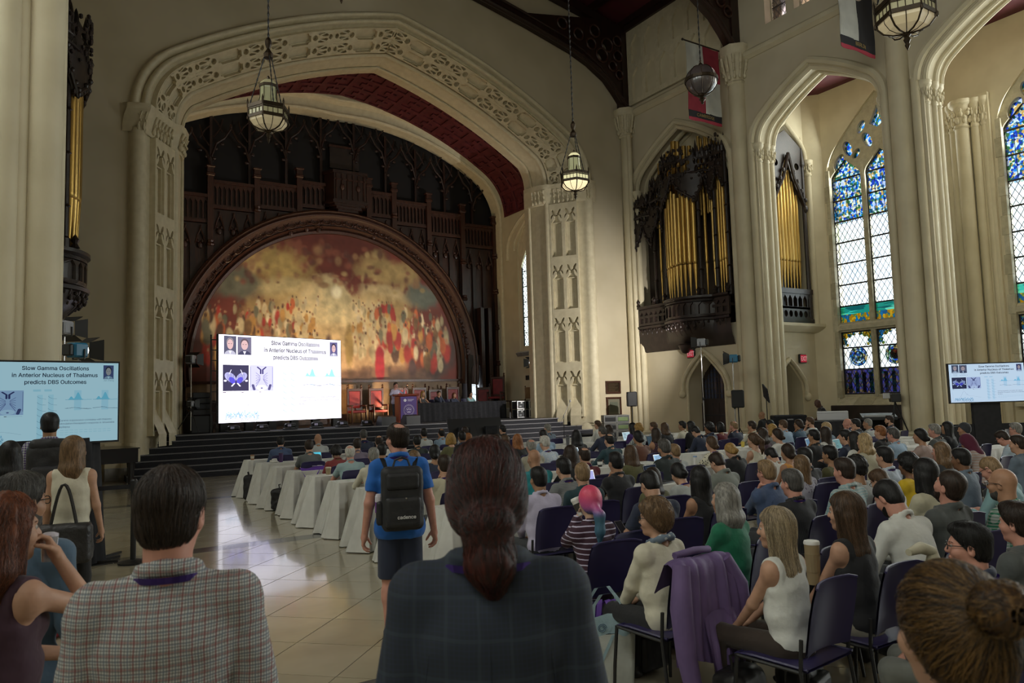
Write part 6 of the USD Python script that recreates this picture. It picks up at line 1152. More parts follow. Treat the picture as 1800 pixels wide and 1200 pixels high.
# ---------------------------------------------------------------- the audience
PEOPLE = '''P1|4.30|15.90|1.241|-0.17|-0.13|0|type|short|black|fair|blazer|blueblazer|navy|f|0|1.1|man in a mid-blue blazer with short black hair at the frontmost left table end
P2|5.10|15.90|1.262|-0.14|-0.07|0|table|bald|black|tan|shirt|palegrey|charcoal||0|1.05|bald man in a pale grey shirt in front of the stage steps
P3|4.18|13.55|1.243|-0.11|-0.16|0|type|short|darkbrown|fair|polo|midgrey|charcoal|g|0|1.05|man in a grey polo with thick dark hair, behind the bright turquoise laptop
P4|4.27|12.35|1.157|-0.07|-0.08|0|down|curly|black|brown|polo|brick|charcoal||0|1.1|person in a brick red polo leaning sideways over the table
P5|4.10|11.20|1.226|-0.12|-0.24|0|table|crown|white|pink|polo|thin:aqua,palegrey|jeans||0|1.12|bald man with white side hair in an aqua striped polo
P6|5.06|13.44|1.220|-0.14|-0.08|0|table|short|darkbrown|fair|shirt|purplegrey|charcoal||0|1|dark-haired man in a dusky purple shirt behind the balding man in aqua
P7|6.14|15.90|1.300|-0.08|-0.20|0|lap|short|darkgrey|fair|blazer|navy|navy|l|0|1.05|man in a navy suit with greying hair just below the stage edge
P8|4.01|10.00|1.240|-0.05|-0.20|0|chinr|short|grey|fair|shirt|cream|khaki||0|1.08|grey-haired man in a loose cream shirt and khaki trousers propped on the table end
P9|5.59|13.66|1.253|-0.09|-0.17|0|table|crown|darkbrown|fair|shirt|white|charcoal||0|1|balding man in a white shirt half hidden left of the blue polo man
P10|4.63|11.20|1.223|-0.07|-0.12|0|table|short|black|olive|sweater|tan|charcoal||0|1|person with black hair in tan directly left of the blue polo man
P11|4.10|8.85|1.242|-0.07|-0.19|1|table|bob|lightbrown|fair|sweater|white|charcoal||1|1|woman with light brown hair half hidden by the blue polo man's right shoulder
P12|6.35|13.55|1.207|-0.08|-0.14|0|table|short|black|tan|shirt|darkgreen|charcoal|g|0|1.1|man in a dark green jacket with black hair right of the blue polo man
P13|7.60|15.83|1.262|-0.05|-0.12|0|lap|short|black|olive|shirt|palegrey|charcoal||0|1|dark-haired man in pale grey seated before the lectern steps
P14|8.13|15.97|1.236|-0.05|0.12|0|chinl|crown|black|tan|shirt|lightblue|charcoal||0|1.05|balding man in a light blue shirt with a hand at his head
P15|6.87|13.10|1.248|0.01|-0.13|0|table|bob|honey|fair|sweater|olive|charcoal||1|.95|blonde woman in an olive green top near the stage steps
P16|4.97|10.00|1.226|-0.13|-0.19|0|table|lowbun|black|olive|sleeveless|navy|charcoal|w|1|1|woman with a round black bun and navy waistcoat over white
P17|3.93|7.65|1.249|-0.06|-0.06|1|chinl|short|darkbrown|fair|cardigan|beige|charcoal|lb|0|1.05|bearded man in a cream cardigan with a purple lanyard, fist raised
P18|4.77|8.85|1.269|-0.13|-0.09|0|table|short|black|brown|shirt|charcoal|charcoal||0|1|person with smooth black hair left of the red ponytail woman's crown
P19|8.74|15.90|1.251|-0.05|0.04|0|lap|short|darkbrown|fair|shirt|thin:white,navy|charcoal||0|1|dark-haired man with a striped white collar before the black monitors
P20|7.77|14.01|1.185|-0.00|0.11|0|table|lowbun|ginger|fair|sweater|brick|charcoal||1|1|woman with a ginger red bun beyond the red ponytail woman
P21|7.37|13.55|1.249|-0.06|0.04|0|lap|short|black|brown|shirt|navy|charcoal||0|1|dark-haired person in navy left of the ginger bun woman
P23|10.01|16.21|1.235|0.10|0.23|0|lap|short|black|fair|blazer|black|black||0|1|black-haired man in black alone before the right stage steps
P24|6.53|10.78|1.284|-0.10|-0.06|0|table|short|darkbrown|tan|shirt|navy|charcoal||0|1|dark-haired person in navy behind the lone man in black
P25|6.99|11.25|1.241|0.02|-0.06|0|table|short|brown|fair|shirt|maroon|charcoal||0|1|brown-haired man in maroon left of the auburn-haired woman
P26|7.46|11.58|1.230|0.01|-0.01|0|table|long|ginger|fair|blazer|black|black||1|1|woman with long straight auburn hair in a black jacket
P27|10.90|15.48|1.235|0.11|0.16|0|lap|short|grey|fair|blazer|slate|charcoal||0|1.1|grey-haired man in a slate blue jacket nearest the right stage steps
P28|8.57|12.35|1.239|-0.05|-0.04|0|phone|short|black|fair|shirt|lightblue|charcoal||0|1|man with a black fringe in pale blue, in front of the white-haired man
P29|6.59|9.83|1.231|-0.09|-0.11|0|table|crown|grey|pink|shirt|stone|charcoal||0|1.02|balding pink-skinned man in a beige shirt
P30|7.09|10.17|1.251|0.03|0.00|0|type|short|white|fair|shirt|print:paleblue,white|charcoal|gl|0|1.05|white-haired man in glasses and a pale blue patterned shirt with lanyard
P31|5.13|7.59|1.252|-0.02|-0.07|1|table|bald|black|tan|polo|teal|charcoal|l|0|1.08|bald tan man in a bright teal polo with blue lanyard
P32|4.00|5.85|1.215|-0.06|-0.04|1|lap|short|black|olive|shirt|lavender|charcoal||0|1.12|man with thick black hair in a creased pale lavender shirt
P33|4.79|6.53|1.216|-0.01|0.01|1|type|short|black|fair|shirt|thin:grey,midgrey|charcoal|l|0|1.02|man in a grey shirt with black hair and purple lanyard beside the lavender laptop
P34|5.63|7.52|1.267|-0.01|-0.17|1|type|long|darkbrown|fair|sweater|black|charcoal|g|1|1|woman with long dark brown hair and glasses, screen-lit, in black
P35|8.54|11.20|1.261|-0.02|-0.09|0|table|long|black|tan|sweater|black|charcoal||1|1|woman with long glossy black hair at the second table from the right steps
P36|6.10|7.84|1.206|-0.04|0.02|1|table|crown|darkbrown|fair|shirt|maroon|charcoal|l|0|1.06|balding man in a maroon shirt beside the dark-haired woman in glasses
P37|4.55|5.89|1.218|-0.12|-0.18|1|lap|crop|sandy|fair|shirt|darkteal|charcoal|g|0|1.15|large man with thinning sandy hair and glasses in dark teal
P38|3.37|4.28|1.215|-0.10|-0.19|1|drink|lowpony|pink|pale|shirt|stripe:plum,lavender|black||1|.98|woman with pink hair in a plum and white striped shirt, drinking
P39|13.02|16.08|1.235|0.18|0.25|0|lap|short|brown|fair|shirt|white|charcoal||0|.95|man in a white shirt wearing headphones left of the metal rack
P40|10.41|12.71|1.235|0.06|0.11|0|table|short|darkgrey|fair|blazer|navy|navy||0|1.1|grey-haired man in a navy jacket leaning forward before the metal rack
P41|10.90|13.08|1.235|0.07|0.25|0|lap|wavy|darkbrown|olive|sweater|black|charcoal||1|1|woman with dark wavy hair directly in front of the metal rack
P42|8.34|10.00|1.232|0.05|-0.08|0|table|crown|black|fair|shirt|darkteal|charcoal||0|1.2|broad man in a dark teal shirt with black receding hair
P43|5.51|6.50|1.233|-0.01|-0.11|1|chinl|short|black|tan|polo|black|charcoal||0|1.1|man in a black polo with white-edged collar, hand to his face
P45|6.71|7.62|1.202|-0.08|-0.07|0|type|long|brown|fair|sweater|olive|charcoal||1|1|woman with long brown hair in olive behind the black screened laptop
P46|12.00|13.51|1.238|0.09|0.31|0|lap|long|black|olive|sweater|purple|charcoal||1|1|woman with long black hair in purple right of the metal rack
P47|11.58|12.83|1.235|0.06|0.05|0|table|curly|honey|fair|sweater|print:palegrey,navy|charcoal||1|1|curly blonde woman in a patterned top beside the wall speaker
P48|9.00|10.00|1.251|0.05|-0.05|0|table|lowbun|black|olive|sweater|rust|charcoal||1|1.08|woman in a rust brown top with black hair gathered up
P49|12.51|13.32|1.232|0.10|0.30|0|table|short|brown|fair|shirt|paleblue|charcoal||0|1|brown-haired man in pale blue by the right wall left of the arched door
P50|10.21|10.82|1.235|0.04|0.08|0|chinl|long|darkbrown|tan|sleeveless|plum|charcoal||1|1|woman with long dark hair resting on her elbow in plum
P51|12.25|12.69|1.235|0.13|0.08|0|table|wavy|brown|fair|sweater|black|charcoal||1|1.05|woman with big brown wavy hair in black near the arched door
P52|7.24|7.52|1.261|-0.01|-0.04|0|table|short|darkgrey|tan|blazer|darkgreen|charcoal|gb|0|1.05|bearded man in glasses and a dark jacket waving near the bright laptop
P53|7.72|7.81|1.154|0.04|0.07|0|chinl|quiff|sandy|fair|cardigan|palegrey|charcoal|glb|0|1.1|sandy-haired bearded man in glasses and a pale grey cardigan
P54|4.40|4.79|1.215|-0.12|-0.09|1|phone|crop|black|fair|polo|navy|charcoal|f|0|1.15|man in a navy polo with cropped black hair looking down at his phone
P55|5.27|5.66|1.129|-0.06|-0.02|1|lap|long|darkbrown|olive|sweater|olive|charcoal||1|1|woman with straight dark hair right beside the man with a phone
P56|5.80|5.86|1.121|-0.07|-0.05|1|down|lowbun|black|fair|sweater|palegrey|charcoal|l|1|1|woman with a black bun in pale knitwear, head bowed low
P57|4.98|4.74|1.215|-0.01|0.03|1|lap|verylong|black|tan|sleeveless|black|black||1|1|woman with very long black hair and a bare left shoulder in black
P58|3.29|3.52|1.195|0.05|0.45|2|lap|curly|lightbrown|fair|sweater|cream|black|gfs0|1|1.05|woman with tousled short brown hair in a cream sweater and scarf
P59|4.14|3.70|1.215|0.20|0.10|1|lap|wavy|grey|fair|shirt|green|black|f|1|1.08|woman with long grey hair in an emerald green blouse
P60|6.72|6.15|1.160|-0.03|0.00|1|down|short|darkbrown|fair|blazer|greenblazer|charcoal||0|1.05|young dark-haired man in a pale grey-green blazer, head bent
P61|13.41|13.26|1.225|0.17|0.37|0|lap|short|black|olive|shirt|cream|charcoal||1|.95|woman in cream with tied black hair directly left of the arched door
P62|13.01|12.60|1.245|0.14|0.29|0|lap|long|black|tan|sweater|black|charcoal||1|1|black-haired woman just in front of the arched door, in black
P63|11.94|11.47|1.174|0.10|0.11|0|down|short|black|fair|blazer|navy|navy||0|.98|young man in a dark navy suit looking down near the arched door
P65|12.46|11.52|1.238|0.12|0.31|0|chinl|curly|black|brown|blazer|navy|navy||1|1.05|woman with big black curls in navy with her arm raised
P66|13.05|11.74|1.225|0.09|0.11|0|lap|bob|black|olive|sweater|maroon|charcoal||1|1|woman in a dark red top with a black bob right of the arched door
P67|13.62|11.83|1.227|0.09|0.17|0|elbows|crown|sandy|pink|polo|navy|charcoal|b|0|1.15|balding bearded man in a navy polo with clasped hands raised
P68|8.92|8.21|1.198|-0.01|0.12|0|table|lowbun|brown|fair|sweater|print:cream,charcoal|charcoal|l|1|1|woman in a cream spotted blouse with brown pinned-up hair
P69|8.61|7.60|1.120|-0.05|0.01|0|down|lowbun|honey|fair|blazer|black|black||1|1|woman with a golden bun in a black jacket
P70|13.36|11.09|1.243|0.14|0.16|0|chinl|short|darkbrown|tan|shirt|cream|charcoal||0|1|man in cream with his hand at his chin before the far camera lights
P72|14.49|11.51|1.222|0.08|0.21|0|table|short|black|olive|shirt|brownblazer|charcoal||0|1|dark-haired person in brown behind the woman with a blonde bob
P73|12.37|9.78|1.235|0.03|0.25|0|lap|bob|honey|fair|tee|grey|charcoal|g|1|1|woman with a grey-blonde bob and grey T-shirt
P74|14.00|10.76|1.245|0.08|0.17|0|table|short|brown|fair|shirt|lightblue|charcoal||0|1.1|brown-haired man in a light blue shirt leaning forward left of the small door
P75|10.90|8.51|1.230|0.08|0.19|0|table|lowbun|darkbrown|fair|sweater|white|charcoal||1|1|woman in white with a loose dark bun behind the open laptop
P76|9.44|7.82|1.235|0.03|0.16|0|lap|pony|brown|fair|sleeveless|cream|charcoal||1|.95|woman with a long brown ponytail in a cream sleeveless top
P77|11.27|9.13|1.214|0.00|0.24|0|lap|wavy|darkbrown|tan|sweater|plum|charcoal||1|1|dark wavy-haired person right behind the brown ponytail
P78|14.54|10.76|1.238|0.14|0.21|0|chinl|lowbun|darkbrown|olive|shirt|denim|charcoal|g|1|1|woman in glasses and denim with gathered dark hair below the aisle table
P79|15.96|11.48|1.235|0.20|0.36|0|elbows|short|brown|fair|tee|print:palegrey,midgrey|charcoal|bf|0|1.05|brown-bearded man in a pale printed T-shirt in profile
P80|10.91|7.78|1.222|0.10|0.01|0|chinl|short|black|olive|shirt|black|charcoal||0|1.1|black-haired man in black with his hand behind his cheek
P81|8.58|6.85|1.084|0.01|0.01|0|down|short|black|fair|shirt|white|charcoal|g|0|1|man with a black bowl of hair bending over his table
P82|8.26|6.30|1.183|0.01|-0.05|0|lap|lowbun|darkbrown|tan|sleeveless|orange|charcoal||1|1|woman in bright orange with a dark brown bun
P83|7.61|5.57|1.197|-0.07|0.01|1|lap|short|black|tan|shirt|black|charcoal||0|1.1|black-haired man in a black shirt left of the woman in olive
P84|7.13|5.27|1.154|-0.04|0.08|1|lap|verylong|lightbrown|fair|shirt|print:lilacgrey,purplegrey|charcoal||1|1|woman with long strawberry hair in a lilac grey blouse
P85|5.83|4.69|1.215|-0.05|-0.07|1|chinl|short|sandy|pink|blazer|blueblazer|charcoal|gf|0|1.18|man in a bright blue blazer with sandy hair, hand over his mouth
P86|5.27|3.99|1.215|-0.03|-0.06|1|lap|short|darkgrey|pink|shirt|pin:black,charcoal|charcoal|l|0|1.15|grey-haired man in a black pinstriped shirt with a violet lanyard
P87|3.48|2.75|1.210|0.10|0.42|2|lap|verylong|ash|fair|sleeveless|white|dkbrown|fs0|1|.96|blonde woman in a white sleeveless top and dark brown trousers
P88|4.10|2.73|1.240|0.02|0.30|2|lap|verylong|brown|fair|sleeveless|black|stone|f|1|.98|woman with very long brown hair in a black tank top and beige trousers
P89|13.33|9.23|1.235|0.11|0.26|0|table|bob|blonde|fair|shirt|denim|charcoal||1|1|woman with a pale blonde bob in a blue denim shirt
P90|15.70|10.31|1.222|0.18|0.42|0|chinl|bald|grey|pink|polo|navy|charcoal||0|1.05|pink bald man covering his face with his hand
P91|14.83|9.54|1.245|0.09|0.24|0|chinl|short|black|fair|blazer|charcoal|charcoal|g|0|1|man in a dark suit and glasses with a hand at his mouth
P92|15.36|9.60|1.238|0.13|0.23|0|lap|buzz|grey|tan|shirt|palegrey|charcoal|l|0|1.1|man with shaved grey hair in a white shirt before the black aisle table
P93|17.18|10.18|1.235|0.15|0.34|0|lap|short|darkbrown|fair|polo|navy|charcoal|b|0|1.1|bearded brown-haired man in navy sitting tallest below the big window
P94|12.26|7.44|1.235|0.07|0.09|0|lap|short|ginger|fair|blazer|black|charcoal|f|0|1|ginger-haired man in a black jacket over a white collar
P95|11.83|6.96|1.222|0.02|0.09|0|table|short|darkgrey|pink|shirt|lightblue|charcoal||0|1.2|dark grey-haired man in a sky blue shirt leaning on the table
P96|11.61|8.06|1.235|0.01|0.09|0|lap|verylong|darkbrown|fair|shirt|white|charcoal||1|1|woman with sleek long dark hair in a white blouse
P97|10.71|7.08|1.243|0.06|0.12|0|table|short|black|fair|shirt|navy|charcoal||0|.95|young man with a black fringe left of the woman in a black ponytail
P98|10.26|6.64|1.245|0.09|0.10|0|lap|long|black|olive|tee|white|charcoal||1|1|woman in a white T-shirt with long black hair left of the blonde waves
P99|9.85|6.22|1.241|0.03|0.10|0|chinl|wavy|blonde|fair|sweater|beige|charcoal||1|1.08|woman with long blonde waves in a beige top, chin in hand
P100|8.11|5.58|1.194|0.02|0.04|1|lap|short|black|olive|tee|olive|charcoal||1|1|short black-haired person in an olive T-shirt
P101|6.13|4.08|1.247|-0.03|-0.02|1|lap|short|darkbrown|pink|shirt|check:aqua,palegrey|charcoal|f|0|1.1|man with thick dark hair in an aqua gingham shirt
P102|7.05|4.56|1.175|-0.04|0.05|1|lap|curly|black|olive|tee|palegrey|charcoal||0|1.1|man with black curls in a pale grey T-shirt behind the aqua gingham shirt
P103|7.92|4.77|1.221|0.00|-0.04|1|lap|short|black|fair|shirt|paleblue|charcoal|l|0|1.08|black-haired man in a pale blue shirt with a purple lanyard
P104|6.64|4.10|1.101|-0.06|-0.07|1|down|short|brown|fair|tee|white|charcoal|g|0|.95|young brown-haired person with glasses bowed over, in a white T-shirt
P105|7.54|4.30|1.184|-0.03|-0.12|1|lap|curly|black|brown|sweater|yellow|charcoal||1|1|person with black curls in a vivid yellow top
P106|4.90|2.98|1.226|-0.09|-0.09|1|down|crop|black|pink|shirt|white|charcoal|bf|0|1.15|bearded man in a crumpled white shirt, head bowed, cropped black hair
P107|6.12|3.35|1.279|-0.06|-0.08|1|lap|verylong|black|tan|tee|beige|charcoal|f|1|1|woman in a beige T-shirt with long black hair in clear profile
P108|11.54|6.36|1.235|0.06|0.19|0|table|lowbun|black|tan|sweater|pinkgrey|charcoal||1|1|woman in a dusty pink top with black hair beside the broad pier
P109|13.09|6.96|1.235|0.10|0.09|0|table|short|grey|pink|blazer|greysuit|charcoal|f|0|1.15|grey-haired man in a charcoal suit resting his arms on the table
P110|14.02|7.22|1.235|0.14|0.26|0|lap|verylong|black|olive|sweater|black|charcoal||1|1.05|woman with long dark curls in front of the broad pier
P111|13.63|6.73|1.235|0.09|0.23|0|lap|cap|black|tan|shirt|slate|charcoal||0|1.05|man in a dark cap and slate shirt below the right screen
P112|11.35|5.62|1.165|0.05|0.02|0|down|hijab|black|olive|sweater|stripe:pinkgrey,palegrey|charcoal||1|1|woman in a burgundy headscarf and pink striped top
P113|8.98|4.71|1.215|0.02|0.16|0|lap|wavy|lightbrown|pink|sweater|charcoal|charcoal|f|1|1|woman with wavy light brown hair in a charcoal top in profile
P114|8.18|4.09|1.212|0.03|-0.06|1|lap|short|black|brown|shirt|slate|charcoal|f|0|1.05|brown-skinned man with full black hair in a slate shirt
P115|7.49|3.53|1.195|-0.06|0.05|1|down|buzz|sandy|pink|shirt|aqua|charcoal|gf|0|1.05|man with shaved sandy hair and glasses in aqua, looking down
P116|5.90|2.67|1.262|0.01|0.02|1|lap|bald|black|tan|shirt|check:green,palegrey|charcoal|gbf|0|1.1|bald bearded man in glasses and a green gingham shirt
P117|5.38|2.74|1.264|-0.01|-0.15|1|up|crop|darkbrown|pink|blazer|greysuit|charcoal|bf|0|1.15|bearded man in a grey suit tilting his head far up
P118|12.67|5.74|1.150|0.11|0.04|0|down|short|darkbrown|pink|shirt|thin:lightblue,white|charcoal|lg|0|1.05|dark-haired man in a blue striped shirt with lanyard looking down, right edge
P119|14.13|6.14|1.220|0.05|0.18|0|lap|short|grey|pink|shirt|palegrey|charcoal|g|1|1|grey-haired woman in pale grey at the far right edge
P120|10.56|4.57|1.220|-0.03|0.17|0|lap|short|darkbrown|fair|shirt|slate|charcoal||0|1.1|dark-haired man in blue grey cut by the right edge
P121|3.83|1.90|1.190|0.35|0.15|2|side|short|black|pink|blazer|navy|greytrouser|glf|0|1.1|man with glossy black hair and black glasses in a navy jacket, grey trousers
P122|4.65|2.04|1.190|-0.04|-0.01|2|lap|quiff|darkbrown|pink|blazer|greysuit|charcoal|f|0|1.15|man in a grey suit and white collar at the right edge
P123|1.30|0.68|1.545|-0.55|0.05|2|stand|topbun|bronze|fair|sweater|black|charcoal|f|1|1.0|woman with a bronze top bun in the near bottom right corner'''
INFO = {}
for l in PEOPLE.strip().split('\n'):
    n, x, y, z, az, hy, q, pose, hair, hc, skin, top, tc, bot, ex, fem, w, label = l.split('|')
    INFO[n] = person(label, (float(x), float(y), 0), float(z), float(az), pose, hair, hc, skin, top, tc, bot, int(q), ex.replace('s0', '').replace('w', ''), float(hy), float(w), fem == '1', headat=True, chair=True)
INFO['P71'] = person('bald man in black seated behind everyone, near the black aisle table', (19.1, 15.45, 0), 1.29, .2, 'lap', 'bald', 'black', 'olive', 'blazer', 'black', 'black', 0, '', .3, 1.1, headat=True, chair=True)
INFO['S1'] = person('woman with a dark red ponytail in a navy plaid blazer, nearest the camera', (0.916, 1.567, 0.000), 1.751, -0.539, 'stand', 'lowknot', 'red', 'fair', 'blazer', 'fineplaid:nightnavy,navy,navyline', 'black', 2, 'lc', 0.00, 1.13, True, headat=True)
INFO['S2'] = person('man with cropped brown hair in a grey and red plaid shirt', (0.291, 2.150, 0.000), 1.699, -0.239, 'stand', 'crop', 'darkbrown', 'pink', 'shirt', 'plaid:shirtgrey,charcoal,brick,slate', 'navy', 2, 'ly', -0.22, 1.08, False, headat=True)
INFO['S3'] = person('balding man in a bright blue polo wearing a black backpack', (2.459, 5.598, 0.000), 1.694, -0.319, 'stand', 'crown', 'darkbrown', 'pink', 'polo', 'royal', 'navy', 2, 'glfs', 0.50, 1.14, False, headat=True)
INFO['S4'] = person('woman in a cream sleeveless top and red shoes with a black tote', (0.243, 7.405, 0.000), 1.655, -0.269, 'bag', 'long', 'lightbrown', 'fair', 'sleeveless', 'cream', 'black', 1, 'fR', -0.55, 0.98, True, headat=True)
INFO['S5'] = person('man in a purple checked shirt with a large black backpack', (0.097, 9.700, 0.000), 1.862, -0.019, 'stand', 'short', 'black', 'olive', 'shirt', 'check:purple,palegrey', 'khaki', 1, 'l', 0.00, 1.08, False, headat=True)
INFO['S6'] = person('woman with straight black hair at the far left edge', (-0.217, 8.019, 0.000), 1.617, -0.069, 'stand', 'long', 'black', 'olive', 'sweater', 'black', 'black', 1, '', 0.10, 1.00, True, headat=True)
INFO['S7'] = person('grey-bearded man in glasses and a teal denim shirt at the left edge', (-0.073, 3.641, 0.000), 1.610, -0.419, 'stand', 'short', 'darkgrey', 'tan', 'shirt', 'denim', 'khaki', 2, 'gbf', -0.45, 1.12, False, headat=True)
INFO['S8'] = person('woman with long curly auburn hair in a dark sleeveless top, bottom left corner', (-0.098, 3.065, 0.000), 1.579, -0.869, 'sipstand', 'wavy', 'auburn', 'fair', 'sleeveless', 'plum', 'black', 2, 'f', -0.35, 1.05, True, headat=True)
INFO['S9'] = person('man speaking at the lectern in a pale pink shirt with raised hands', (11.397, 26.150, 1.120), 1.553, 3.492, 'gesture', 'short', 'darkbrown', 'pink', 'shirt', 'lavender', 'charcoal', 0, 'lf', -0.10, 1.10, False, headat=True)
INFO['S10'] = person('panelist with long honey blonde hair beside the lectern', (13.109, 27.350, 1.120), 1.231, 3.342, 'table', 'verylong', 'honey', 'fair', 'sleeveless', 'charcoal', 'black', 0, 'f', -0.10, 0.98, True, headat=True, chair=True)
INFO['S11'] = person('panelist in a navy suit with a hand on his chin', (13.830, 27.350, 1.120), 1.218, 3.342, 'chinr', 'short', 'darkbrown', 'fair', 'blazer', 'navy', 'black', 0, 'f', -0.10, 0.98, False, headat=True, chair=True)
INFO['S12'] = person('panelist with long auburn hair in a dark jacket', (14.542, 27.350, 1.120), 1.135, 3.342, 'table', 'long', 'auburn', 'fair', 'blazer', 'navy', 'black', 0, 'f', -0.10, 0.98, True, headat=True, chair=True)
INFO['S13'] = person('panelist in a sea green top at the right of the black table', (15.329, 27.350, 1.120), 1.168, 3.342, 'table', 'lowbun', 'black', 'tan', 'tee', 'aqua', 'black', 0, 'f', -0.10, 0.98, True, headat=True, chair=True)
INFO['S14'] = person('man in black bending over the aisle control table', (19.750, 13.950, 0.000), 1.620, 0.900, 'tap', 'bald', 'black', 'dark', 'polo', 'black', 'black', 0, '', 0.10, 1.12, False, headat=True)
# ---------------------------------------------------------------- slide, shown on three screens
def slide(t, o, xd, nd, w, h, k, tintc, key, nm='screen_face'):
    """o: top left corner; xd along the width; nd out of the screen"""
    o, xd, nd = np.array(o, float), np.array(xd, float), np.array(nd, float); zd = np.cross(xd, nd); zd = zd if zd[2] > 0 else -zd
    T = lambda v: o+xd*(v[:, :1]*w)-zd*(v[:, 1:2]*h)+nd*v[:, 2:3]
    G = lambda n, c: glow('slide_%s_%s' % (key, n), tuple(a*b for a, b in zip(c, tintc)), k)
    flip = np.dot(np.cross(xd, -zd), nd) < 0
    def poly(name, p, c, d=.002, cn=None):
        m = MB(); T2 = lambda v: T(v)
        for g in (p.geoms if hasattr(p, 'geoms') else [p]):
            if g.is_empty or g.area < 1e-7: continue
            v2, f2 = trimesh.creation.triangulate_polygon(g, engine='earcut'); f2 = f2[:, ::-1] if not flip else f2; m.add(T(np.c_[v2, np.full(len(v2), d)]), f2)
        put(name, m, G(cn or name, c), t)
    B = lambda a, b, c, d: sbox(min(a, b), min(c, d), max(a, b), max(c, d))
    poly(nm, B(0, 1, 0, 1), (1, 1, 1), 0, 'white')
    def text(name, s, u, v, hh, c, al='c', d=.003, sx=1.0):
        tm = meshkit.text_mesh(s, 1.0, .0005, hh > .03); q = np.array(tm.vertices); q[:, 0] *= sx/q[:, 0].max()
        x0 = u-(sx/2 if al == 'c' else 0); P = np.c_[x0+q[:, 0], v-q[:, 1]*hh, np.full(len(q), d)]; put(name, (T(P), tm.faces if not flip else tm.faces[:, ::-1]), G('text_%d' % int(c[0]*100), c), t)
    for i, (s, wd) in enumerate((('Slow Gamma Oscillations', .41), ('in Anterior Nucleus of Thalamus', .525), ('predicts DBS Outcomes', .38))): text('title_line', s, .60, .095+.086*i, .046, (.07, .065, .09), sx=wd)
    for (a, b, c, d, bg, hair, suit) in ((.037, .127, .015, .225, (.10, .10, .14), (.25, .22, .22), (.45, .45, .5)), (.138, .24, .02, .225, (.16, .15, .20), (.12, .09, .10), (.06, .06, .10)), (.90, .968, .03, .21, (.12, .11, .22), (.05, .04, .06), (.42, .42, .5))):
        m_, r = (a+b)/2, (b-a); bb = B(a, b, c, d); poly('portrait_background', bb, bg, .002, 'pbg%d' % int(a*100)); poly('portrait_shoulders', affinity.scale(Point(m_, d+.005).buffer(1), r*.46, (d-c)*.26).intersection(bb), suit, .0025, 'psuit%d' % int(a*100)); poly('portrait_hair', affinity.scale(Point(m_, c+(d-c)*.34).buffer(1), r*.30, (d-c)*.26), hair, .003, 'phair%d' % int(a*100)); poly('portrait_face', affinity.scale(Point(m_, c+(d-c)*.45).buffer(1), r*.25, (d-c)*.27), (.62, .42, .38), .0035, 'pface'); poly('portrait_shirt', Polygon([(m_-r*.12, d-(d-c)*.2), (m_+r*.12, d-(d-c)*.2), (m_, d)]), (.8, .8, .85), .0035, 'pshirt'); poly('portrait_eyes', unary_union([B(m_-r*.15, m_-r*.05, c+(d-c)*.40, c+(d-c)*.43), B(m_+r*.05, m_+r*.15, c+(d-c)*.40, c+(d-c)*.43)]), (.18, .12, .12), .004, 'peye')
    for s, u, v, wd in (('Zachary', .082, .262, .066), ('Sanger', .082, .30, .06), ('Robert', .19, .262, .056), ('McGovern II', .19, .30, .105), ('Jun Zhang', .935, .235, .07)): text('caption', s, u, v, .021, (.42, .42, .48), sx=wd)
    poly('scan_panel', B(.03, .22, .345, .64), (.05, .045, .085), .002, 'dark')
    for s in (-1, 1):
        cx = .125+s*.042; poly('scan_lobe', affinity.rotate(affinity.scale(Point(cx, .485).buffer(1), .036, .060), s*24), (.42, .42, .62), .003, 'lobe'); poly('scan_core', affinity.rotate(affinity.scale(Point(.125+s*.028, .52).buffer(1), .021, .040), s*20), (.10, .08, .62), .0035, 'blue'); poly('scan_node', Point(.125+s*.078, .525).buffer(.011), (.9, .9, .95), .0036, 'wht'); poly('scan_lead', unary_union([LineString([(.125+s*.035, .40), (.125+s*.05, .45)]).buffer(.003), LineString([(.125+s*.012, .555), (.125+s*.03, .585)]).buffer(.006)]), (.75, .75, .85), .0037, 'lead')
        for j in range(5): poly('scan_fibre', LineString([(.125+s*(.02+.011*j), .445), (.125+s*(.012+.010*j), .545)]).buffer(.0013), (.12, .12, .3), .0038, 'fib')
    poly('scan_panel_light', B(.23, .41, .345, .64), (.60, .60, .78), .002, 'lav')
    for s in (-1, 1):
        poly('scan_ventricle', LineString([(.32+s*.032, .365), (.32+s*.008, .395), (.32+s*.008, .44)]).buffer(.006), (.07, .06, .16), .003, 'dk'); poly('scan_horn', LineString([(.32+s*.068, .575), (.32+s*.058, .625)]).buffer(.010), (.10, .09, .2), .003, 'dk2')
        for j in range(6): poly('scan_fold', LineString([(.32+s*.012, .47+.008*j), (.32+s*(.045), .43+.032*j)]).buffer(.0018), (.18, .16, .34), .003, 'fold')
        poly('scan_rim', B(.32+s*.083, .32+s*.089, .36, .60), (.38, .38, .55), .0028, 'rim')
    poly('scan_cerebellum', affinity.scale(Point(.32, .605).buffer(1), .042, .032), (.78, .78, .88), .003, 'cer'); poly('scan_stem', Point(.32, .61).buffer(.008), (.2, .18, .35), .0034, 'stem')
    R = np.random.RandomState(4); x = np.linspace(0, 1, 60)
    ln = lambda pts, r: LineString(pts).buffer(r, 2)
    poly('graph_curve', ln([(.10+.30*a, .90-.19*math.exp(-((a-.27)/.14)**2)-.06*(a > .4)*math.exp(-((a-.6)/.4)**2)) for a in x], .0012), (.55, .55, .62), .003, 'gl')
    for j in range(4): poly('graph_trace', ln([(.05+.25*a, .905+.012*j+.018*R.randn()+.03*a*(j/3)) for a in x], .0013), ((.25, .55, .75), (.15, .35, .5), (.45, .75, .85), (.5, .5, .6))[j], .003, 'gt%d' % j)
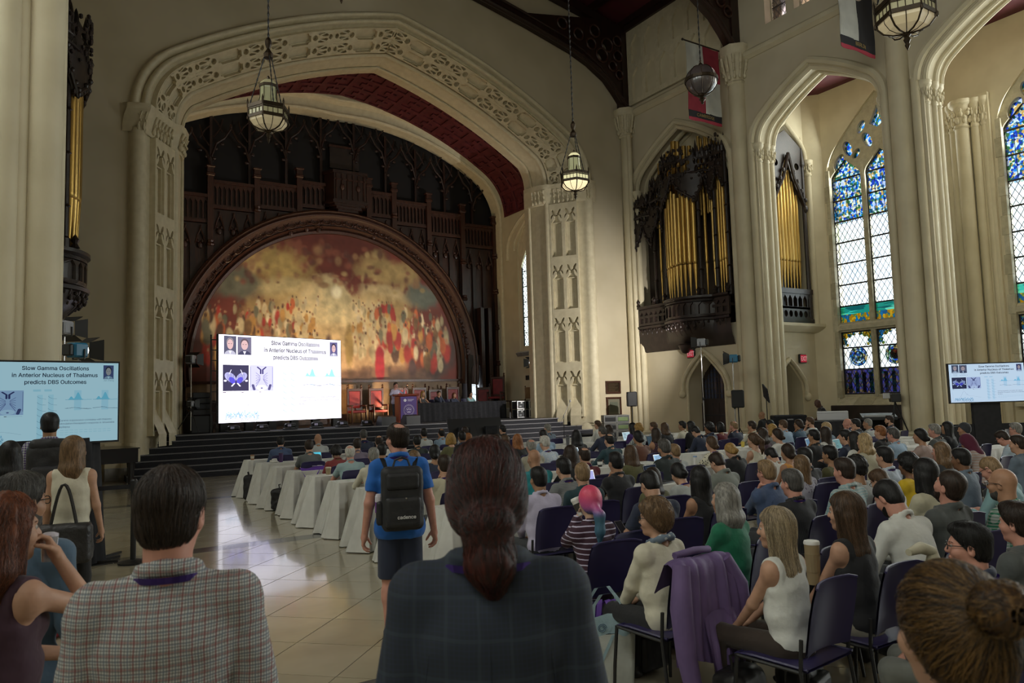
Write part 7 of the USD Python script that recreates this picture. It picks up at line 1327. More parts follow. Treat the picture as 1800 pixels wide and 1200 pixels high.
    poly('graph_axis', unary_union([ln([(.03, .72), (.03, .975), (.42, .975)], .0008)]), (.6, .62, .7), .003, 'gx'); poly('graph_legend', unary_union([B(.03, .052, .653, .661), B(.165, .182, .653, .661), B(.30, .315, .653, .661)]), (.25, .2, .25), .003, 'gg'); poly('graph_labels', unary_union([B(.055+.13*i, .055+.13*i+.09, .655, .660) for i in range(3)]), (.72, .72, .78), .003, 'ggl')
    for a in (.49, .556): poly('multiples_strip', B(a, a+.032, .40, .94), (.80, .92, .96), .0022, 'strip'); poly('multiples_heading', B(a-.025, a+.02, .335, .36), (.70, .85, .90), .0022, 'mh')
    for j in range(7):
        for a in (.49, .556): poly('small_curve', ln([(a+.052*q, .42+.075*j+.035*(1-math.exp(-3.2*q))) for q in np.linspace(0, 1, 8)], .0013), (.30, .36, .45), .003, 'sc')
    for a in (.66, .835):
        poly('peak_band', B(a+.055, a+.10, .35, .60), (.78, .90, .96), .0022, 'pb'); poly('peak_fill', Polygon([(a, .465)]+[(a+.165*q, .465-.09*math.exp(-((q-.48)/.10)**2)-.04*math.exp(-((q-.22)/.07)**2)) for q in x]+[(a+.165, .465)]), (.35, .72, .85), .003, 'pf'); poly('baseline_trace', ln([(a+.165*q, .575-.012*math.exp(-((q-.35)/.2)**2)+.008*q+.002*R.randn()) for q in x], .0018), (.22, .24, .3), .0033, 'bt'); poly('peak_line', ln([(a+.165*q, .468+.001*R.randn()) for q in x], .0014), (.12, .45, .62), .0034, 'pl')
    for i, (s, wd) in enumerate((('Gamma suppression correlates with thalamic', .335), ('stimulation therapeutic response in intractable', .352), ('epilepsy', .066))): text('body_line', s, .625, .735+.04*i, .022, (.18, .18, .25), 'l', sx=wd)
    for i in range(3): poly('reference_line', unary_union([B(.63+.03*q, .63+.03*q+.022, .845+.028*i, .850+.028*i) for q in range((11, 11, 4)[i])]), (.68, .82, .88), .003, 'rl')
# LED wall on the stage
t = thing('led_wall', 'large bright LED wall with white presentation slide on the stage', 'screen', (0, 0, 0)); xd = np.array([.955, .297, 0]); nd = np.array([.297, -.955, 0]); o = np.array([4.77, 24.8, 4.24])
slide(t, o, xd, nd, 4.72, 2.83, 1.65, (.92, .90, 1.0), 'led')
m = MB(); c0 = o-nd*.06; m.bar(c0+xd*-.02-np.array([0, 0, 1.415]), c0+xd*4.74-np.array([0, 0, 1.415]), .10, 2.86, (0, 0, 1)); put('cabinet', m, BLACK, t); m = MB()
for k in range(6): p = o+xd*(.2+k*.86)-np.array([0, 0, 2.83]); m.box(p+[-.12, .0, -.29], p+[.12, .25, .0])
put('base_foot', m, BLACK, t)
t = thing('scaffold_ladder', 'black scaffold ladder rising at the left edge of the LED wall', 'ladder', (4.55, 24.85, 1.12)); m = MB()
for x in (0, .18): m.bar((x, 0, 0), (x, 0, 3.1), .04)
put('uprights', m, IRON, t, kind='stuff')
for k in range(9): put('rung', MB().bar((0, 0, .3+k*.33), (.18, 0, .3+k*.33), .03), IRON, t)
# row of low floor lights in front of the screen
proto = None
for i in range(6):
    p = np.array([5.15, 24.45, 1.125])+np.array([.98, .05, 0])*.92*i
    lab = 'low black floor light in front of the screen, ' + ['leftmost of six', 'second from the left', 'third from the left', 'fourth from the left', 'fifth from the left', 'rightmost of six'][i]
    if proto is None:
        proto = t = thing('floor_light', lab, 'stage light', p, .1, 'floor lights below the screen'); put('base', MB().rbox((-.22, -.1, 0), (.22, .12, .05), .02), BLACK, t); put('lamp_head', MB().rbox((-.17, -.08, .07), (.17, .10, .20), .03), BLACK, t); put('lens', MB().box((-.12, -.085, .10), (.0, -.078, .17)), mat('lens_glint', (.5, .48, .7), .1), t); put('yoke', MB().box((-.2, -.02, .03), (-.17, .04, .16)).box((.17, -.02, .03), (.2, .04, .16)), IRON, t, kind='stuff')
    else: copy_of(proto, p, .1, lab)
# ---------------------------------------------------------------- flat screens in the hall
t = thing('screen_display', 'large flat screen on a draped stand in front of the left pier', 'screen', (0, 0, 0)); a = np.array([.20, -.98, 0]) ; xd = np.array([.955, .297, 0]); xd = np.array([math.cos(.20), math.sin(.20), 0]); nd = np.array([xd[1], -xd[0], 0]); TR = np.array([.83, 10.6, 2.47]); wv = 1.72; o = TR-xd*wv
slide(t, o+nd*.01, xd, nd, wv, .965, .62, (.45, .74, .86), 'tvl')
put('bezel', MB().bar(o+xd*-.02-nd*.03-[0, 0, .4825], o+xd*(wv+.02)-nd*.03-[0, 0, .4825], .06, 1.01, (0, 0, 1)), BLACK, t)
c = o+xd*.98-nd*.12; P = []
for k in range(41):
    s = k/40*2*math.pi; r = 1+.05*math.sin(s*11); P.append([c+xd*.62*math.cos(s)*min(1, 1.15)*r*q+nd*.22*math.sin(s)*r*q+np.array([0, 0, z-c[2]]) for z, q in ((1.55, .88), (1.1, .92), (.5, .97), (.02, 1.02))])
put('black_drape', MB().grid(np.array(P)), BLACKM, t, True); put('stand_top', MB().box(c+[-.4, -.15, -1.1], c+[.4, .15, -1.0]), BLACK, t)
for k, s in enumerate((.1, .45, .8)): put('stand_foot', MB().bar(c+xd*.4+[0, 0, .02-c[2]], c+xd*(.75+.1*k)+nd*(.2-.3*k)+[0, 0, .02-c[2]], .03), IRON, t)
t = thing('screen_display', 'flat screen on a black stand before the right aisle shafts', 'screen', (0, 0, 0)); p0, p1 = np.array([17.60, 8.95, 2.382]), np.array([19.05, 8.02, 2.382]); xd = (p1-p0)/np.linalg.norm(p1-p0); nd = np.array([xd[1], -xd[0], 0]); wv = np.linalg.norm(p1-p0)
if nd@(-p0) < 0: nd = -nd
slide(t, p0+nd*.01, xd, nd, wv, .87, .85, (.62, .80, 1.0), 'tvr'); put('bezel', MB().bar(p0-xd*.02-nd*.03-[0, 0, .435], p1+xd*.02-nd*.03-[0, 0, .435], .06, .92, (0, 0, 1)), BLACK, t); c = (p0+p1)/2-nd*.12
put('stand_column', MB().bar(c+[0, 0, -2.37], c+[0, 0, -.5], .10, .62, xd), BLACKM, t); put('stand_base', MB().bar(c-xd*.6+[0, 0, -2.34], c+xd*.6+[0, 0, -2.34], .5, .06, (0, 0, 1)), BLACK, t); put('cross_rail', MB().bar(c-xd*1.2+[0, 0, -1.6], c+xd*1.5+[0, 0, -1.6], .06, .45, (0, 0, 1)), BLACKM, t)
# ---------------------------------------------------------------- stage furniture
ST = 1.12
t = thing('lectern', 'reddish wooden lectern with a purple seal banner', 'lectern', (11.55, 25.55, ST), -.12); CH = mat('cherry_wood', (.23, .045, .022), .3, (.16, .03, .015), 3, stretch=(5, 5, .8)); PUR = mat('purple_banner', (.085, .045, .22), .6)
put('body', MB().rbox((-.36, -.28, .06), (.36, .28, 1.02), .02), CH, t); put('base', MB().rbox((-.42, -.34, 0), (.42, .34, .08), .02), CH, t); put('reading_top', MB().add(*MB().rbox((-.42, -.34, 1.02), (.42, .34, 1.10), .02).get()), CH, t); put('seal_banner', MB().box((-.30, -.30, .12), (.32, -.284, 1.0)), PUR, t); SEAL = mat('seal_print', (.50, .45, .62), .6); m = MB()
for r in (.205, .17, .11): m.tube([(.01+r*math.cos(a), -.304, .50+r*math.sin(a)) for a in np.linspace(0, 2*np.pi, 33)], .006, 4, False)
for k in range(20): a = 2*math.pi*k/20; m.box((.01+.187*math.cos(a)-.008, -.306, .50+.187*math.sin(a)-.008), (.01+.187*math.cos(a)+.008, -.301, .50+.187*math.sin(a)+.008))
for x, z, w_, h_ in ((-.05, .52, .04, .06), (.01, .54, .04, .07), (.07, .52, .04, .06), (.01, .45, .12, .03), (-.03, .41, .06, .02), (.05, .41, .06, .02)): m.box((x-w_/2, -.306, z-h_/2), (x+w_/2, -.301, z+h_/2))
put('seal', m, SEAL, t, kind='stuff'); put('logo_disc', MB().prism(Point(-.13, .86).buffer(.055), -.306, -.301, XZ), mat('logo_white', (.7, .68, .75), .6), t); m = MB(); [m.box((-.03, -.306, z), (.03+l, -.301, z+.016)) for z, l in ((.885, .19), (.855, .15), (.825, .10))]; m.box((-.16, -.306, .215), (.18, -.301, .228)); m.box((-.1, -.306, .19), (.12, -.301, .2)); put('logo_lettering', m, SEAL, t, kind='stuff'); put('microphone', MB().tube([(.1, .05, 1.08), (.1, -.02, 1.25), (.05, .1, 1.36)], .008, 5).ball((.05, .1, 1.37), .02, 5), IRON, t)
t = thing('panel_table', 'long black-draped panel table on the stage', 'table', (12.45, 26.55, ST), .05); P = []
for k in range(161):
    u = k/160*(4.3*2+.8*2); 
    x, y, nx, ny = (u, 0, 0, -1) if u < 4.3 else (4.3, u-4.3, 1, 0) if u < 5.1 else (4.3-(u-5.1), .8, 0, 1) if u < 9.4 else (0, .8-(u-9.4), -1, 0); f_ = .03*math.sin(u*26)+.02*math.sin(u*9); P.append([(x+nx*f_*q, y+ny*f_*q, z) for z, q in ((.74, 0), (.66, .3), (.3, .8), (.01, 1))])
put('drape', MB().grid(np.array(P)), BLACKM, t, True); put('table_top', MB().box((-.01, -.01, .735), (4.31, .81, .75)), BLACKM, t)
for i, x in enumerate((12.95, 13.75, 14.55, 15.3)): tt = thing('table_microphone', ['small microphone before the long-haired panelist beside the lectern', 'small microphone before the panelist in the navy suit', 'small microphone before the auburn panelist', 'small microphone before the panelist in sea green'][i], 'microphone', (x, 26.75, ST+.75)); put('base', MB().lathe([(0, .02), (.05, .018), (.05, 0), (0, 0)], n=10), BLACK, tt); put('gooseneck', MB().tube([(0, 0, .02), (.02, .05, .2), (.0, .12, .28)], .006, 5).ball((0, .13, .285), .016, 5), IRON, tt)
tt = thing('water_bottle', 'white bottle label standing at the foot of the right table end', 'bottle', (16.72, 26.45, ST)); put('bottle', MB().lathe([(0, 0), (.035, 0), (.035, .2), (.015, .25), (.015, .28), (0, .28)], n=10), mat('white_plastic', (.7, .7, .72), .4), tt); put('cap', MB().lathe([(.017, .27), (.017, .30), (0, .30)], n=8), BLACK, tt)
REDL = mat('red_leather', (.22, .012, .016), .5, (.16, .008, .012), 6); pr = None
def throne():
    t = thing('throne_chair', '', 'chair'); put('seat', MB().rbox((-.30, -.28, .42), (.30, .28, .52), .03), REDL, t); put('back_pad', MB().rbox((-.25, .24, .62), (.25, .30, 1.32), .03), REDL, t); put('back_frame', MB().prism(sbox(-.32, .5, .32, 1.42).difference(sbox(-.25, .62, .25, 1.32)), .22, .32, XZ), WOODR, t)
    for s in (-1, 1): put('post', MB().lathe([(.035, .0), (.035, 1.42), (.05, 1.45), (.02, 1.5), (.045, 1.55), (0, 1.6)], (s*.30, .27, 0), 8), WOODR, t); put('front_leg', MB().lathe([(.035, 0), (.04, .42), (.03, .7)], (s*.30, -.25, 0), 8), WOODR, t); put('arm', MB().rbox((s*.30-.04, -.30, .68), (s*.30+.04, .26, .74), .02), WOODR, t)
    return t
labs = ['red leather throne chair directly left of the speaker', 'red throne chair between the speaker and the long-haired panelist', 'red throne chair behind the panelist in navy', 'low carved settle chair between two red thrones behind the panel', 'red throne chair behind the panelist in sea green', 'leftmost red throne chair beside the screen', 'red throne chair on the dais right of the bright lancet', 'red throne chair half hidden near the flight cases']
for i, (x, y, z, rz) in enumerate(((11.95, 29.2, ST, math.pi-3.14), (13.1, 29.2, ST, 0), (13.95, 29.2, ST, 0), (14.75, 29.25, ST-.1, 0), (15.6, 29.2, ST, 0), (11.0, 29.2, ST, 0), (17.35, 28.6, ST+.42, -.9), (16.7, 28.6, ST-.05, -.5))):
    if pr is None: pr = throne(); meta(pr, labs[i], 'chair', 'throne chairs along the stage'); UsdGeom.Xformable(pr).GetOrderedXformOps()[0].Set(Gf.Vec3d(x, y, z))
    else: copy_of(pr, (x, y, z), rz, labs[i], 'throne chairs along the stage')
t = thing('dais_block', 'white boxed dais under the right-hand red throne', 'platform', (17.35, 28.6, ST)); put('block', MB().rbox((-.45, -.45, 0), (.45, .45, .42), .02), mat('white_painted', (.6, .58, .54), .5), t); put('plinth', MB().box((-.47, -.47, 0), (.47, .47, .08)), mat('white_painted', (0, 0, 0)), t)
t = thing('side_table', 'brown wooden side table behind the flight cases', 'table', (17.6, 27.4, ST)); put('top', MB().rbox((-.5, -.3, .70), (.6, .3, .75), .01), WOODR, t)
for sx in (-.42, .52):
    for sy in (-.24, .24): put('leg', MB().lathe([(.03, 0), (.04, .3), (.025, .5), (.04, .7)], (sx, sy, 0), 8), WOODR, t)
t = thing('wooden_stand', 'small carved wooden chair back standing behind the flight cases', 'chair', (17.95, 26.9, ST)); put('back', MB().rbox((-.16, -.02, .8), (.16, .03, 1.3), .02), mat('light_oak_panel', (0, 0, 0)), t); put('finials', MB().ball((-.14, 0, 1.33), .03, 5).ball((.14, 0, 1.33), .03, 5), WOODR, t, kind='stuff'); put('seat', MB().rbox((-.2, -.35, .42), (.2, .03, .47), .02), WOODR, t)
for s in (-.16, .16): put('leg', MB().box((s-.02, -.02, 0), (s+.02, .02, .8)), WOODR, t)
t = thing('flagpole', 'pole with a furled rose red flag right of the stage window', 'flag', (18.12, 26.45, ST)); put('pole', MB().tube([(0, 0, 0), (0, 0, 2.75)], .018, 8), GOLD[0], t); put('base', MB().lathe([(.16, 0), (.14, .04), (.03, .1), (.02, .14)], n=12), GOLD[1], t); put('finial', MB().lathe([(0, 2.75), (.03, 2.8), (.01, 2.86), (0, 2.95)], n=8), GOLD[0], t); P = np.array([[((.05+.05*math.sin(z*2))*(1+.35*math.sin(a*5))*math.cos(a)+.03, (.06+.04*math.sin(z*2))*(1+.35*math.sin(a*5+1))*math.sin(a), z) for z in np.linspace(.95, 2.6, 14)] for a in np.linspace(0, 2*np.pi, 21)]); put('furled_flag', MB().grid(P), mat('rose_flag', (.42, .10, .15), .8, (.34, .06, .11), 9), t, True)
def speaker_box(name, label, loc, rz, w, d, h, cells=1):
    t = thing(name, label, 'loudspeaker', loc, rz)
    for k in range(cells): z = h/cells*k; put('cabinet', MB().rbox((-w/2, -d/2, z+.004), (w/2, d/2, z+h/cells-.004), .015), BLACK, t); put('grille', MB().box((-w/2+.02, -d/2-.008, z+.02), (w/2-.02, -d/2-.001, z+h/cells-.02)), mat('speaker_grille', (.02, .02, .022), .7, (.008, .008, .008), 300), t)
    return t
speaker_box('subwoofer', 'large black subwoofer cabinet left of the LED wall', (4.22, 25.1, ST), .25, .68, .6, .55); speaker_box('line_array', 'stacked black line array speaker on the left subwoofer', (4.24, 25.15, ST+.56), .25, .56, .42, .72, 4); speaker_box('subwoofer', 'large black subwoofer right of the silver flight cases', (18.02, 26.0, ST), -.1, .60, .55, .52); speaker_box('line_array', 'stacked black line array speaker on the right subwoofer', (18.02, 26.05, ST+.53), -.1, .50, .42, .72, 4)
def case(label, loc, rz, w, d, h, grp=None, name='flight_case'):
    t = thing(name, label, 'flight case', loc, rz); put('panel', MB().box((-w/2+.02, -d/2+.02, .03), (w/2-.02, d/2-.02, h-.02)), BLACK, t); e = .035
    m = MB().prism(sbox(-w/2, .02, w/2, h).difference(sbox(-w/2+e, .02+e, w/2-e, h-e)), -d/2, -d/2+.03, XZ).prism(sbox(-w/2, .02, w/2, h).difference(sbox(-w/2+e, .02+e, w/2-e, h-e)), d/2-.03, d/2, XZ)
    put('edging', m, CHROME, t, kind='stuff'); put('rack_unit', MB().box((-w/2+.06, -d/2+.01, .12), (w/2-.06, -d/2+.018, h*.62)), mat('rack_face', (.03, .03, .035), .3), t); put('rack_label', MB().box((-w/2+.10, -d/2+.006, h*.30), (w*.0, -d/2+.009, h*.44)), mat('rack_grey', (.25, .25, .27), .4), t); put('latch', MB().rbox((-.04, -d/2-.012, h*.70), (.04, -d/2+.0, h*.84), .01), CHROME, t); return t
case('upper silver-edged flight case on the stage right', (17.36, 25.7, ST+.36), -.1, .60, .5, .36); case('lower silver-edged flight case on the stage right', (17.36, 25.7, ST), -.1, .60, .5, .36)
for i in range(2): case(['lower dim black case beside the silver flight cases', 'upper dim black case beside the silver flight cases'][i], (16.83, 25.95, ST+.36*i), -.1, .40, .5, .355, name='equipment_case')
def lamp_stand(label, loc, z, rz, blue=False, name='light_stand', lit=True, head_only=False, second=None):
    t = thing(name, label, 'stage light', loc, rz)
    if not head_only:
        put('mast', MB().tube([(0, 0, .1), (0, 0, z*.5)], .022, 8).tube([(0, 0, z*.5), (0, 0, z)], .015, 8), CHROME if name == 'light_stand' else IRON, t)
        for k in range(3): a = 2*math.pi*k/3+.4; put('tripod_leg', MB().tube([(0, 0, .75), (.45*math.cos(a), .45*math.sin(a), .015)], .014, 6), IRON, t)
        put('collar', MB().lathe([(.03, z*.5-.05), (.04, z*.5), (.03, z*.5+.05)], n=8), IRON, t); put('clamp', MB().lathe([(.03, .70), (.045, .75), (.03, .80)], n=8), IRON, t)
    def head(z, s):
        b = mat('blue_lamp_housing', (.02, .16, .30), .35); put('yoke', MB().bar((-.17*s, 0, z), (-.17*s, 0, z+.2*s), .02).bar((.17*s, 0, z), (.17*s, 0, z+.2*s), .02).bar((-.17*s, 0, z), (.17*s, 0, z), .02), IRON, t)
        put('lamp_housing', MB().rbox((-.15*s, -.12*s, z+.03*s), (.15*s, .20*s, z+.33*s), .03), b if blue else mat('silver_lamp', (.35, .36, .40), .35), t); put('lamp_back', MB().rbox((-.12*s, .2*s, z+.06*s), (.12*s, .30*s, z+.30*s), .03), IRON, t); put('lamp_lens', MB().prism(affinity.scale(Point(0, z+.18*s).buffer(1, 14), .12*s, .12*s), -.135*s, -.125*s, XZ), glow('lamp_lens_lit', (.95, .97, 1), 3.0) if lit else mat('lamp_lens_off', (.3, .32, .36), .1), t)
        for nm, P in (('barn_door', [(-.16, -.12, .34), (.16, -.12, .34), (.20, -.33, .46), (-.20, -.33, .46)]), ('barn_door', [(-.16, -.12, .02), (.16, -.12, .02), (.20, -.33, -.10), (-.20, -.33, -.10)]), ('barn_door', [(-.16, -.12, .02), (-.16, -.12, .34), (-.32, -.33, .40), (-.32, -.33, -.04)]), ('barn_door', [(.16, -.12, .02), (.16, -.12, .34), (.32, -.33, .40), (.32, -.33, -.04)])):
            v = np.array(P)*s+[0, 0, z]; put(nm, MB().add(np.vstack([v, v+[0, .006, .004]]), [[0, 1, 2, 3], [7, 6, 5, 4]]), IRON, t)
    head(z, .85)
    if second: head(second, .6)
    return t
lamp_stand('tripod stand with lamps at the stage left of the screen', (3.95, 24.75, ST), 2.15, 2.6, False, 'light_stand', False, False, .82)
lamp_stand('lamp on a black stand by the stage window', (18.0, 26.55, ST), 2.2, -1.47, False, 'black_light_stand', True)
lamp_stand('tall silver light stand with a white lamp before the arched door', (18.55, 17.35, 0), 3.45, 3.75)
lamp_stand('light stand with a blue-housed lamp right of the tall silver one', (18.9, 16.35, 0), 2.85, 3.9, True)
lamp_stand('silver lamp with barn doors on the left organ bay, above the blue lamp', (.37, 16.3, 0), 3.32, 2.5, False, 'light_stand', False)
lamp_stand('blue-housed lamp standing behind the left screen', (.56, 15.0, 0), 2.80, 2.2, True, 'light_stand', True)
def pole_speaker(label, loc, z, rz):
    t = thing('stand_speaker', label, 'loudspeaker', loc, rz); put('mast', MB().tube([(0, 0, .05), (0, 0, z)], .018, 8), IRON, t)
    for k in range(3): a = 2*math.pi*k/3; put('tripod_leg', MB().tube([(0, 0, .8), (.4*math.cos(a), .4*math.sin(a), .015)], .013, 6), IRON, t)
    put('cabinet', MB().rbox((-.19, -.17, z), (.19, .17, z+.56), .03), BLACK, t); put('grille', MB().box((-.16, -.18, z+.03), (.16, -.172, z+.53)), mat('speaker_grille', (0, 0, 0)), t)
pole_speaker('black loudspeaker on a pole before the plaques', (19.15, 21.55, 0), 1.50, -.6); pole_speaker('black loudspeaker on a pole below the blue-housed lamp', (18.6, 15.95, 0), 1.42, -.9)
t = thing('equipment_rack', 'tall silver-edged equipment rack on the floor below the plaques', 'rack', (18.15, 21.4, 0), -.5); put('castor_base', MB().rbox((-.46, -.29, 0), (.46, .29, .06), .01), IRON, t)
for k in range(4):
    for x in (-.24, .24): put('drawer_case', MB().rbox((x-.235, -.3, .06+k*.29), (x+.235, .3, .06+k*.29+.28), .015), mat('case_grey', (.10, .10, .105), .5), t); put('edging', MB().prism(sbox(x-.235, .06+k*.29, x+.235, .34+k*.29).difference(sbox(x-.205, .09+k*.29, x+.205, .31+k*.29)), -.315, -.302, XZ), CHROME, t); put('unit_face', MB().box((x-.19, -.31, .12+k*.29), (x+.19, -.303, .26+k*.29)), [BLACK, mat('rack_green', (.16, .22, .10), .4)][(x > 0)*(k > 1)], t)
t = thing('projector_flag', 'tilted black flag panel on a thin stand beside the pier', 'stage flag', (19.4, 15.5, 0), -.6); put('mast', MB().tube([(0, 0, 0), (0, 0, 2.0)], .015, 6), IRON, t); put('panel', MB().add([(-.02, -.3, 1.55), (-.02, .22, 1.75), (-.02, .3, 2.15), (-.02, -.12, 1.98), (.02, -.3, 1.55), (.02, .22, 1.75), (.02, .3, 2.15), (.02, -.12, 1.98)], [[0, 1, 2, 3], [7, 6, 5, 4], [0, 4, 5, 1], [1, 5, 6, 2], [2, 6, 7, 3], [3, 7, 4, 0]]), BLACKM, t)
for k in range(3): a = 2.1*k; put('stand_leg', MB().tube([(0, 0, .6), (.35*math.cos(a), .35*math.sin(a), .015)], .012, 6), IRON, t)
for i, (x, rz) in enumerate(((11.45, -.12), (12.45, -.12))):
    t = thing('stage_monitor', ['left black tilted confidence monitor at the foot of the stage', 'right black tilted confidence monitor at the foot of the stage'][i], 'screen', (x, 20.9, 0), rz); m = MB(); P = [(-.47, 0, .72), (.47, 0, .72), (.47, .30, 1.32), (-.47, .30, 1.32)]; v = np.array(P); put('panel', MB().add(np.vstack([v, v+[0, .05, -.03]]), [[0, 1, 2, 3], [7, 6, 5, 4], [0, 4, 5, 1], [1, 5, 6, 2], [2, 6, 7, 3], [3, 7, 4, 0]]), BLACK, t); put('rear_housing', MB().box((-.2, -.03, .8), (.2, .1, 1.05)), BLACKM, t)
    for s in (-.3, .3): put('stand_leg', MB().bar((s, -.25, 0), (s, .1, .85), .04), BLACK, t); put('rear_leg', MB().bar((s, .35, 0), (s, .1, .85), .04), BLACK, t)
for i, (x, y, z) in enumerate(((10.2, 24.25, ST), (11.15, 24.3, ST))):
    t = thing('wedge_monitor', ['black wedge speaker at the stage edge below the lectern, left one', 'black wedge speaker at the stage edge below the lectern, right one'][i], 'loudspeaker', (x, y, z), .1); put('cabinet', MB().prism(Polygon([(-.2, 0), (.22, 0), (.22, .12), (.05, .34), (-.2, .30)]), -.28, .28, YZ), BLACK, t); put('grille', MB().add([(-.26, .225, .13), (.26, .225, .13), (.26, .06, .345), (-.26, .06, .345)], [[0, 1, 2, 3]]), mat('speaker_grille', (0, 0, 0)), t)
t = thing('microphone_boom', 'microphone on a slanting boom stand before the right steps', 'microphone', (15.7, 21.3, 0)); put('mast', MB().tube([(0, 0, 0), (0, 0, 1.3)], .012, 6), IRON, t); put('boom', MB().tube([(-.15, .0, 1.0), (.45, .2, 1.75)], .010, 6), IRON, t); put('microphone_head', MB().ball((.47, .21, 1.78), (.035, .035, .045), 6), mat('mic_mesh', (.3, .3, .31), .4, metal=.6), t); put('base', MB().lathe([(0, .03), (.14, .02), (.14, 0)], n=12), IRON, t)
# control table in the aisle, bench, small things
t = thing('control_table', 'black-draped control table below the big aisle window', 'table', (20.0, 13.0, 0), -.25)
P = []
for k in range(121):
    u = k/120*7.2; x, y, nx, ny = (-1.4+u, -.4, 0, -1) if u < 2.8 else (1.4, -.4+u-2.8, 1, 0) if u < 3.6 else (1.4-(u-3.6), .4, 0, 1) if u < 6.4 else (-1.4, .4-(u-6.4), -1, 0); f_ = .025*math.sin(u*24); P.append([(x+nx*f_*q, y+ny*f_*q, z) for z, q in ((1.0, 0), (.8, .4), (.01, 1))])
put('drape', MB().grid(np.array(P)), BLACKM, t, True); put('table_top', MB().box((-1.41, -.41, .99), (1.41, .41, 1.01)), BLACKM, t)
t = thing('white_box', 'long white carton on the black control table', 'box', (19.75, 13.45, 1.01), -.9); put('carton', MB().rbox((-.42, -.16, 0), (.42, .16, .26), .01), mat('white_carton', (.62, .62, .64), .7), t); put('lid_seam', MB().box((-.421, -.161, .20), (.421, .161, .205)), mat('case_grey', (0, 0, 0)), t)
t = thing('mixing_console', 'black mixing console on the control table', 'audio mixer', (20.2, 12.3, 1.01), -.9); put('body', MB().prism(Polygon([(-.3, 0), (.3, 0), (.3, .18), (-.3, .08)]), -.45, .45, YZ), BLACK, t); put('fader', MB().box((-.4, -.2, .09), (.4, -.19, .13)), CHROME, t)
t = thing('black_case', 'black equipment box on the aisle floor left of the control table', 'box', (19.9, 15.1, 0), -.7); put('body', MB().rbox((-.5, -.3, 0), (.5, .3, 1.15), .03), BLACKM, t); put('label', MB().box((-.1, -.305, 1.0), (.08, -.3, 1.04)), mat('rack_grey', (0, 0, 0)), t)
t = thing('video_camera', 'black video camera on a tripod below the big window', 'camera', (20.4, 11.9, 0), -.9); put('body', MB().rbox((-.12, -.28, 1.5), (.12, .22, 1.74), .02), BLACK, t); put('lens', MB().tube([(0, .22, 1.62), (0, .42, 1.62)], .07, 10), BLACK, t); put('viewfinder', MB().rbox((-.32, -.2, 1.6), (-.14, -.15, 1.76), .01), CHROME, t)
for k in range(3): a = 2.09*k; put('tripod_leg', MB().tube([(0, 0, 1.5), (.5*math.cos(a), .5*math.sin(a), .02)], .02, 6), IRON, t)
t = thing('wooden_pew', 'dark wooden pew along the wall under the big aisle window', 'bench', (23.6, 14.2, 0)); put('back', MB().rbox((.25, -2.1, .4), (.35, 2.1, 1.35), .03), WOODB, t); put('seat', MB().rbox((-.25, -2.1, .42), (.3, 2.1, .48), .02), WOODB, t)
for y in (-2.1, 0, 2.1): put('end_panel', MB().rbox((-.28, y-.04, 0), (.36, y+.04, 1.1), .02), WOODB, t)
t = thing('grand_piano', 'dark closed piano against the wall left of the stage steps', 'piano', (1.25, 21.2, 0), .1); put('case', MB().prism(Polygon([(-.75, -.9), (.72, -.9), (.72, .2), (.5, .7), (.1, .9), (-.4, .85), (-.75, .3)]), .62, .95), mat('piano_lacquer', (.016, .014, .018), .15), t); put('lid', MB().prism(Polygon([(-.78, -.93), (.75, -.93), (.75, .22), (.52, .73), (.1, .93), (-.42, .88), (-.78, .32)]), .95, .975), mat('piano_lacquer', (0, 0, 0)), t)
for x, y in ((-.6, -.7), (.6, -.7), (.05, .6)): put('leg', MB().lathe([(.05, 0), (.06, .1), (.08, .4), (.10, .62)], (x, y, 0), 10), mat('piano_lacquer', (0, 0, 0)), t)
t = thing('queue_post', 'black queue barrier post with belt left of the plaid shirt man', 'barrier', (1.0, 10.35, 0)); put('base', MB().lathe([(0, .05), (.06, .045), (.17, .02), (.17, 0)], n=20), IRON, t); put('post', MB().tube([(0, 0, .03), (0, 0, .93)], .032, 12), IRON, t); put('belt_head', MB().lathe([(.042, .88), (.042, 1.0), (.03, 1.02), (0, 1.02)], n=12), IRON, t); put('belt', MB().bar((-.03, .02, .93), (-1.3, .5, .90), .004, .05, (0, 0, 1)), BLACKM, t)
# ---------------------------------------------------------------- white-clothed tables in rows
LINEN = mat('white_linen', (.60, .59, .55), .85, (.54, .53, .49), 7, bump=.25, bscale=14, obj=True)
def table_mesh(w, seed, flare=.07):
    R = random.Random(seed); d = .45; P = []; n = 220; per = 2*(w+d); ph = [R.uniform(0, 6) for _ in range(4)]
    for k in range(n):
        u = k/n*per
        if u < w: x, y, nx, ny, e = -w/2+u, -d/2, 0, -1, 0
        elif u < w+d: x, y, nx, ny, e = w/2, -d/2+u-w, 1, 0, 1
        elif u < 2*w+d: x, y, nx, ny, e = w/2-(u-w-d), d/2, 0, 1, 0
        else: x, y, nx, ny, e = -w/2, d/2-(u-2*w-d), -1, 0, 1
        cx = 1 if min(abs(abs(x)-w/2), .5) < .12 and min(abs(abs(y)-d/2), .5) < .12 else 0
        row = []
        for z, q in ((.752, 0), (.742, .02), (.70, .10), (.55, .32), (.35, .6), (.15, .85), (.012, 1.05)):
            fo = q*(.040*math.sin(u*14+ph[0])+.030*math.sin(u*23+ph[1])+.012*math.sin(u*41+ph[2])+flare*(.6+.9*e)+.10*cx)
            sx = (x/(w/2))*.05*q if not e else 0
            row.append((x+nx*fo+sx*cx*2, y+ny*fo+(y/(d/2))*.06*q*cx, z+(.0 if z > .1 else 0)))
        P.append(row)
    m = MB().grid(np.array(P), True, False); m.box((-w/2, -d/2, .735), (w/2, d/2, .752)); return m
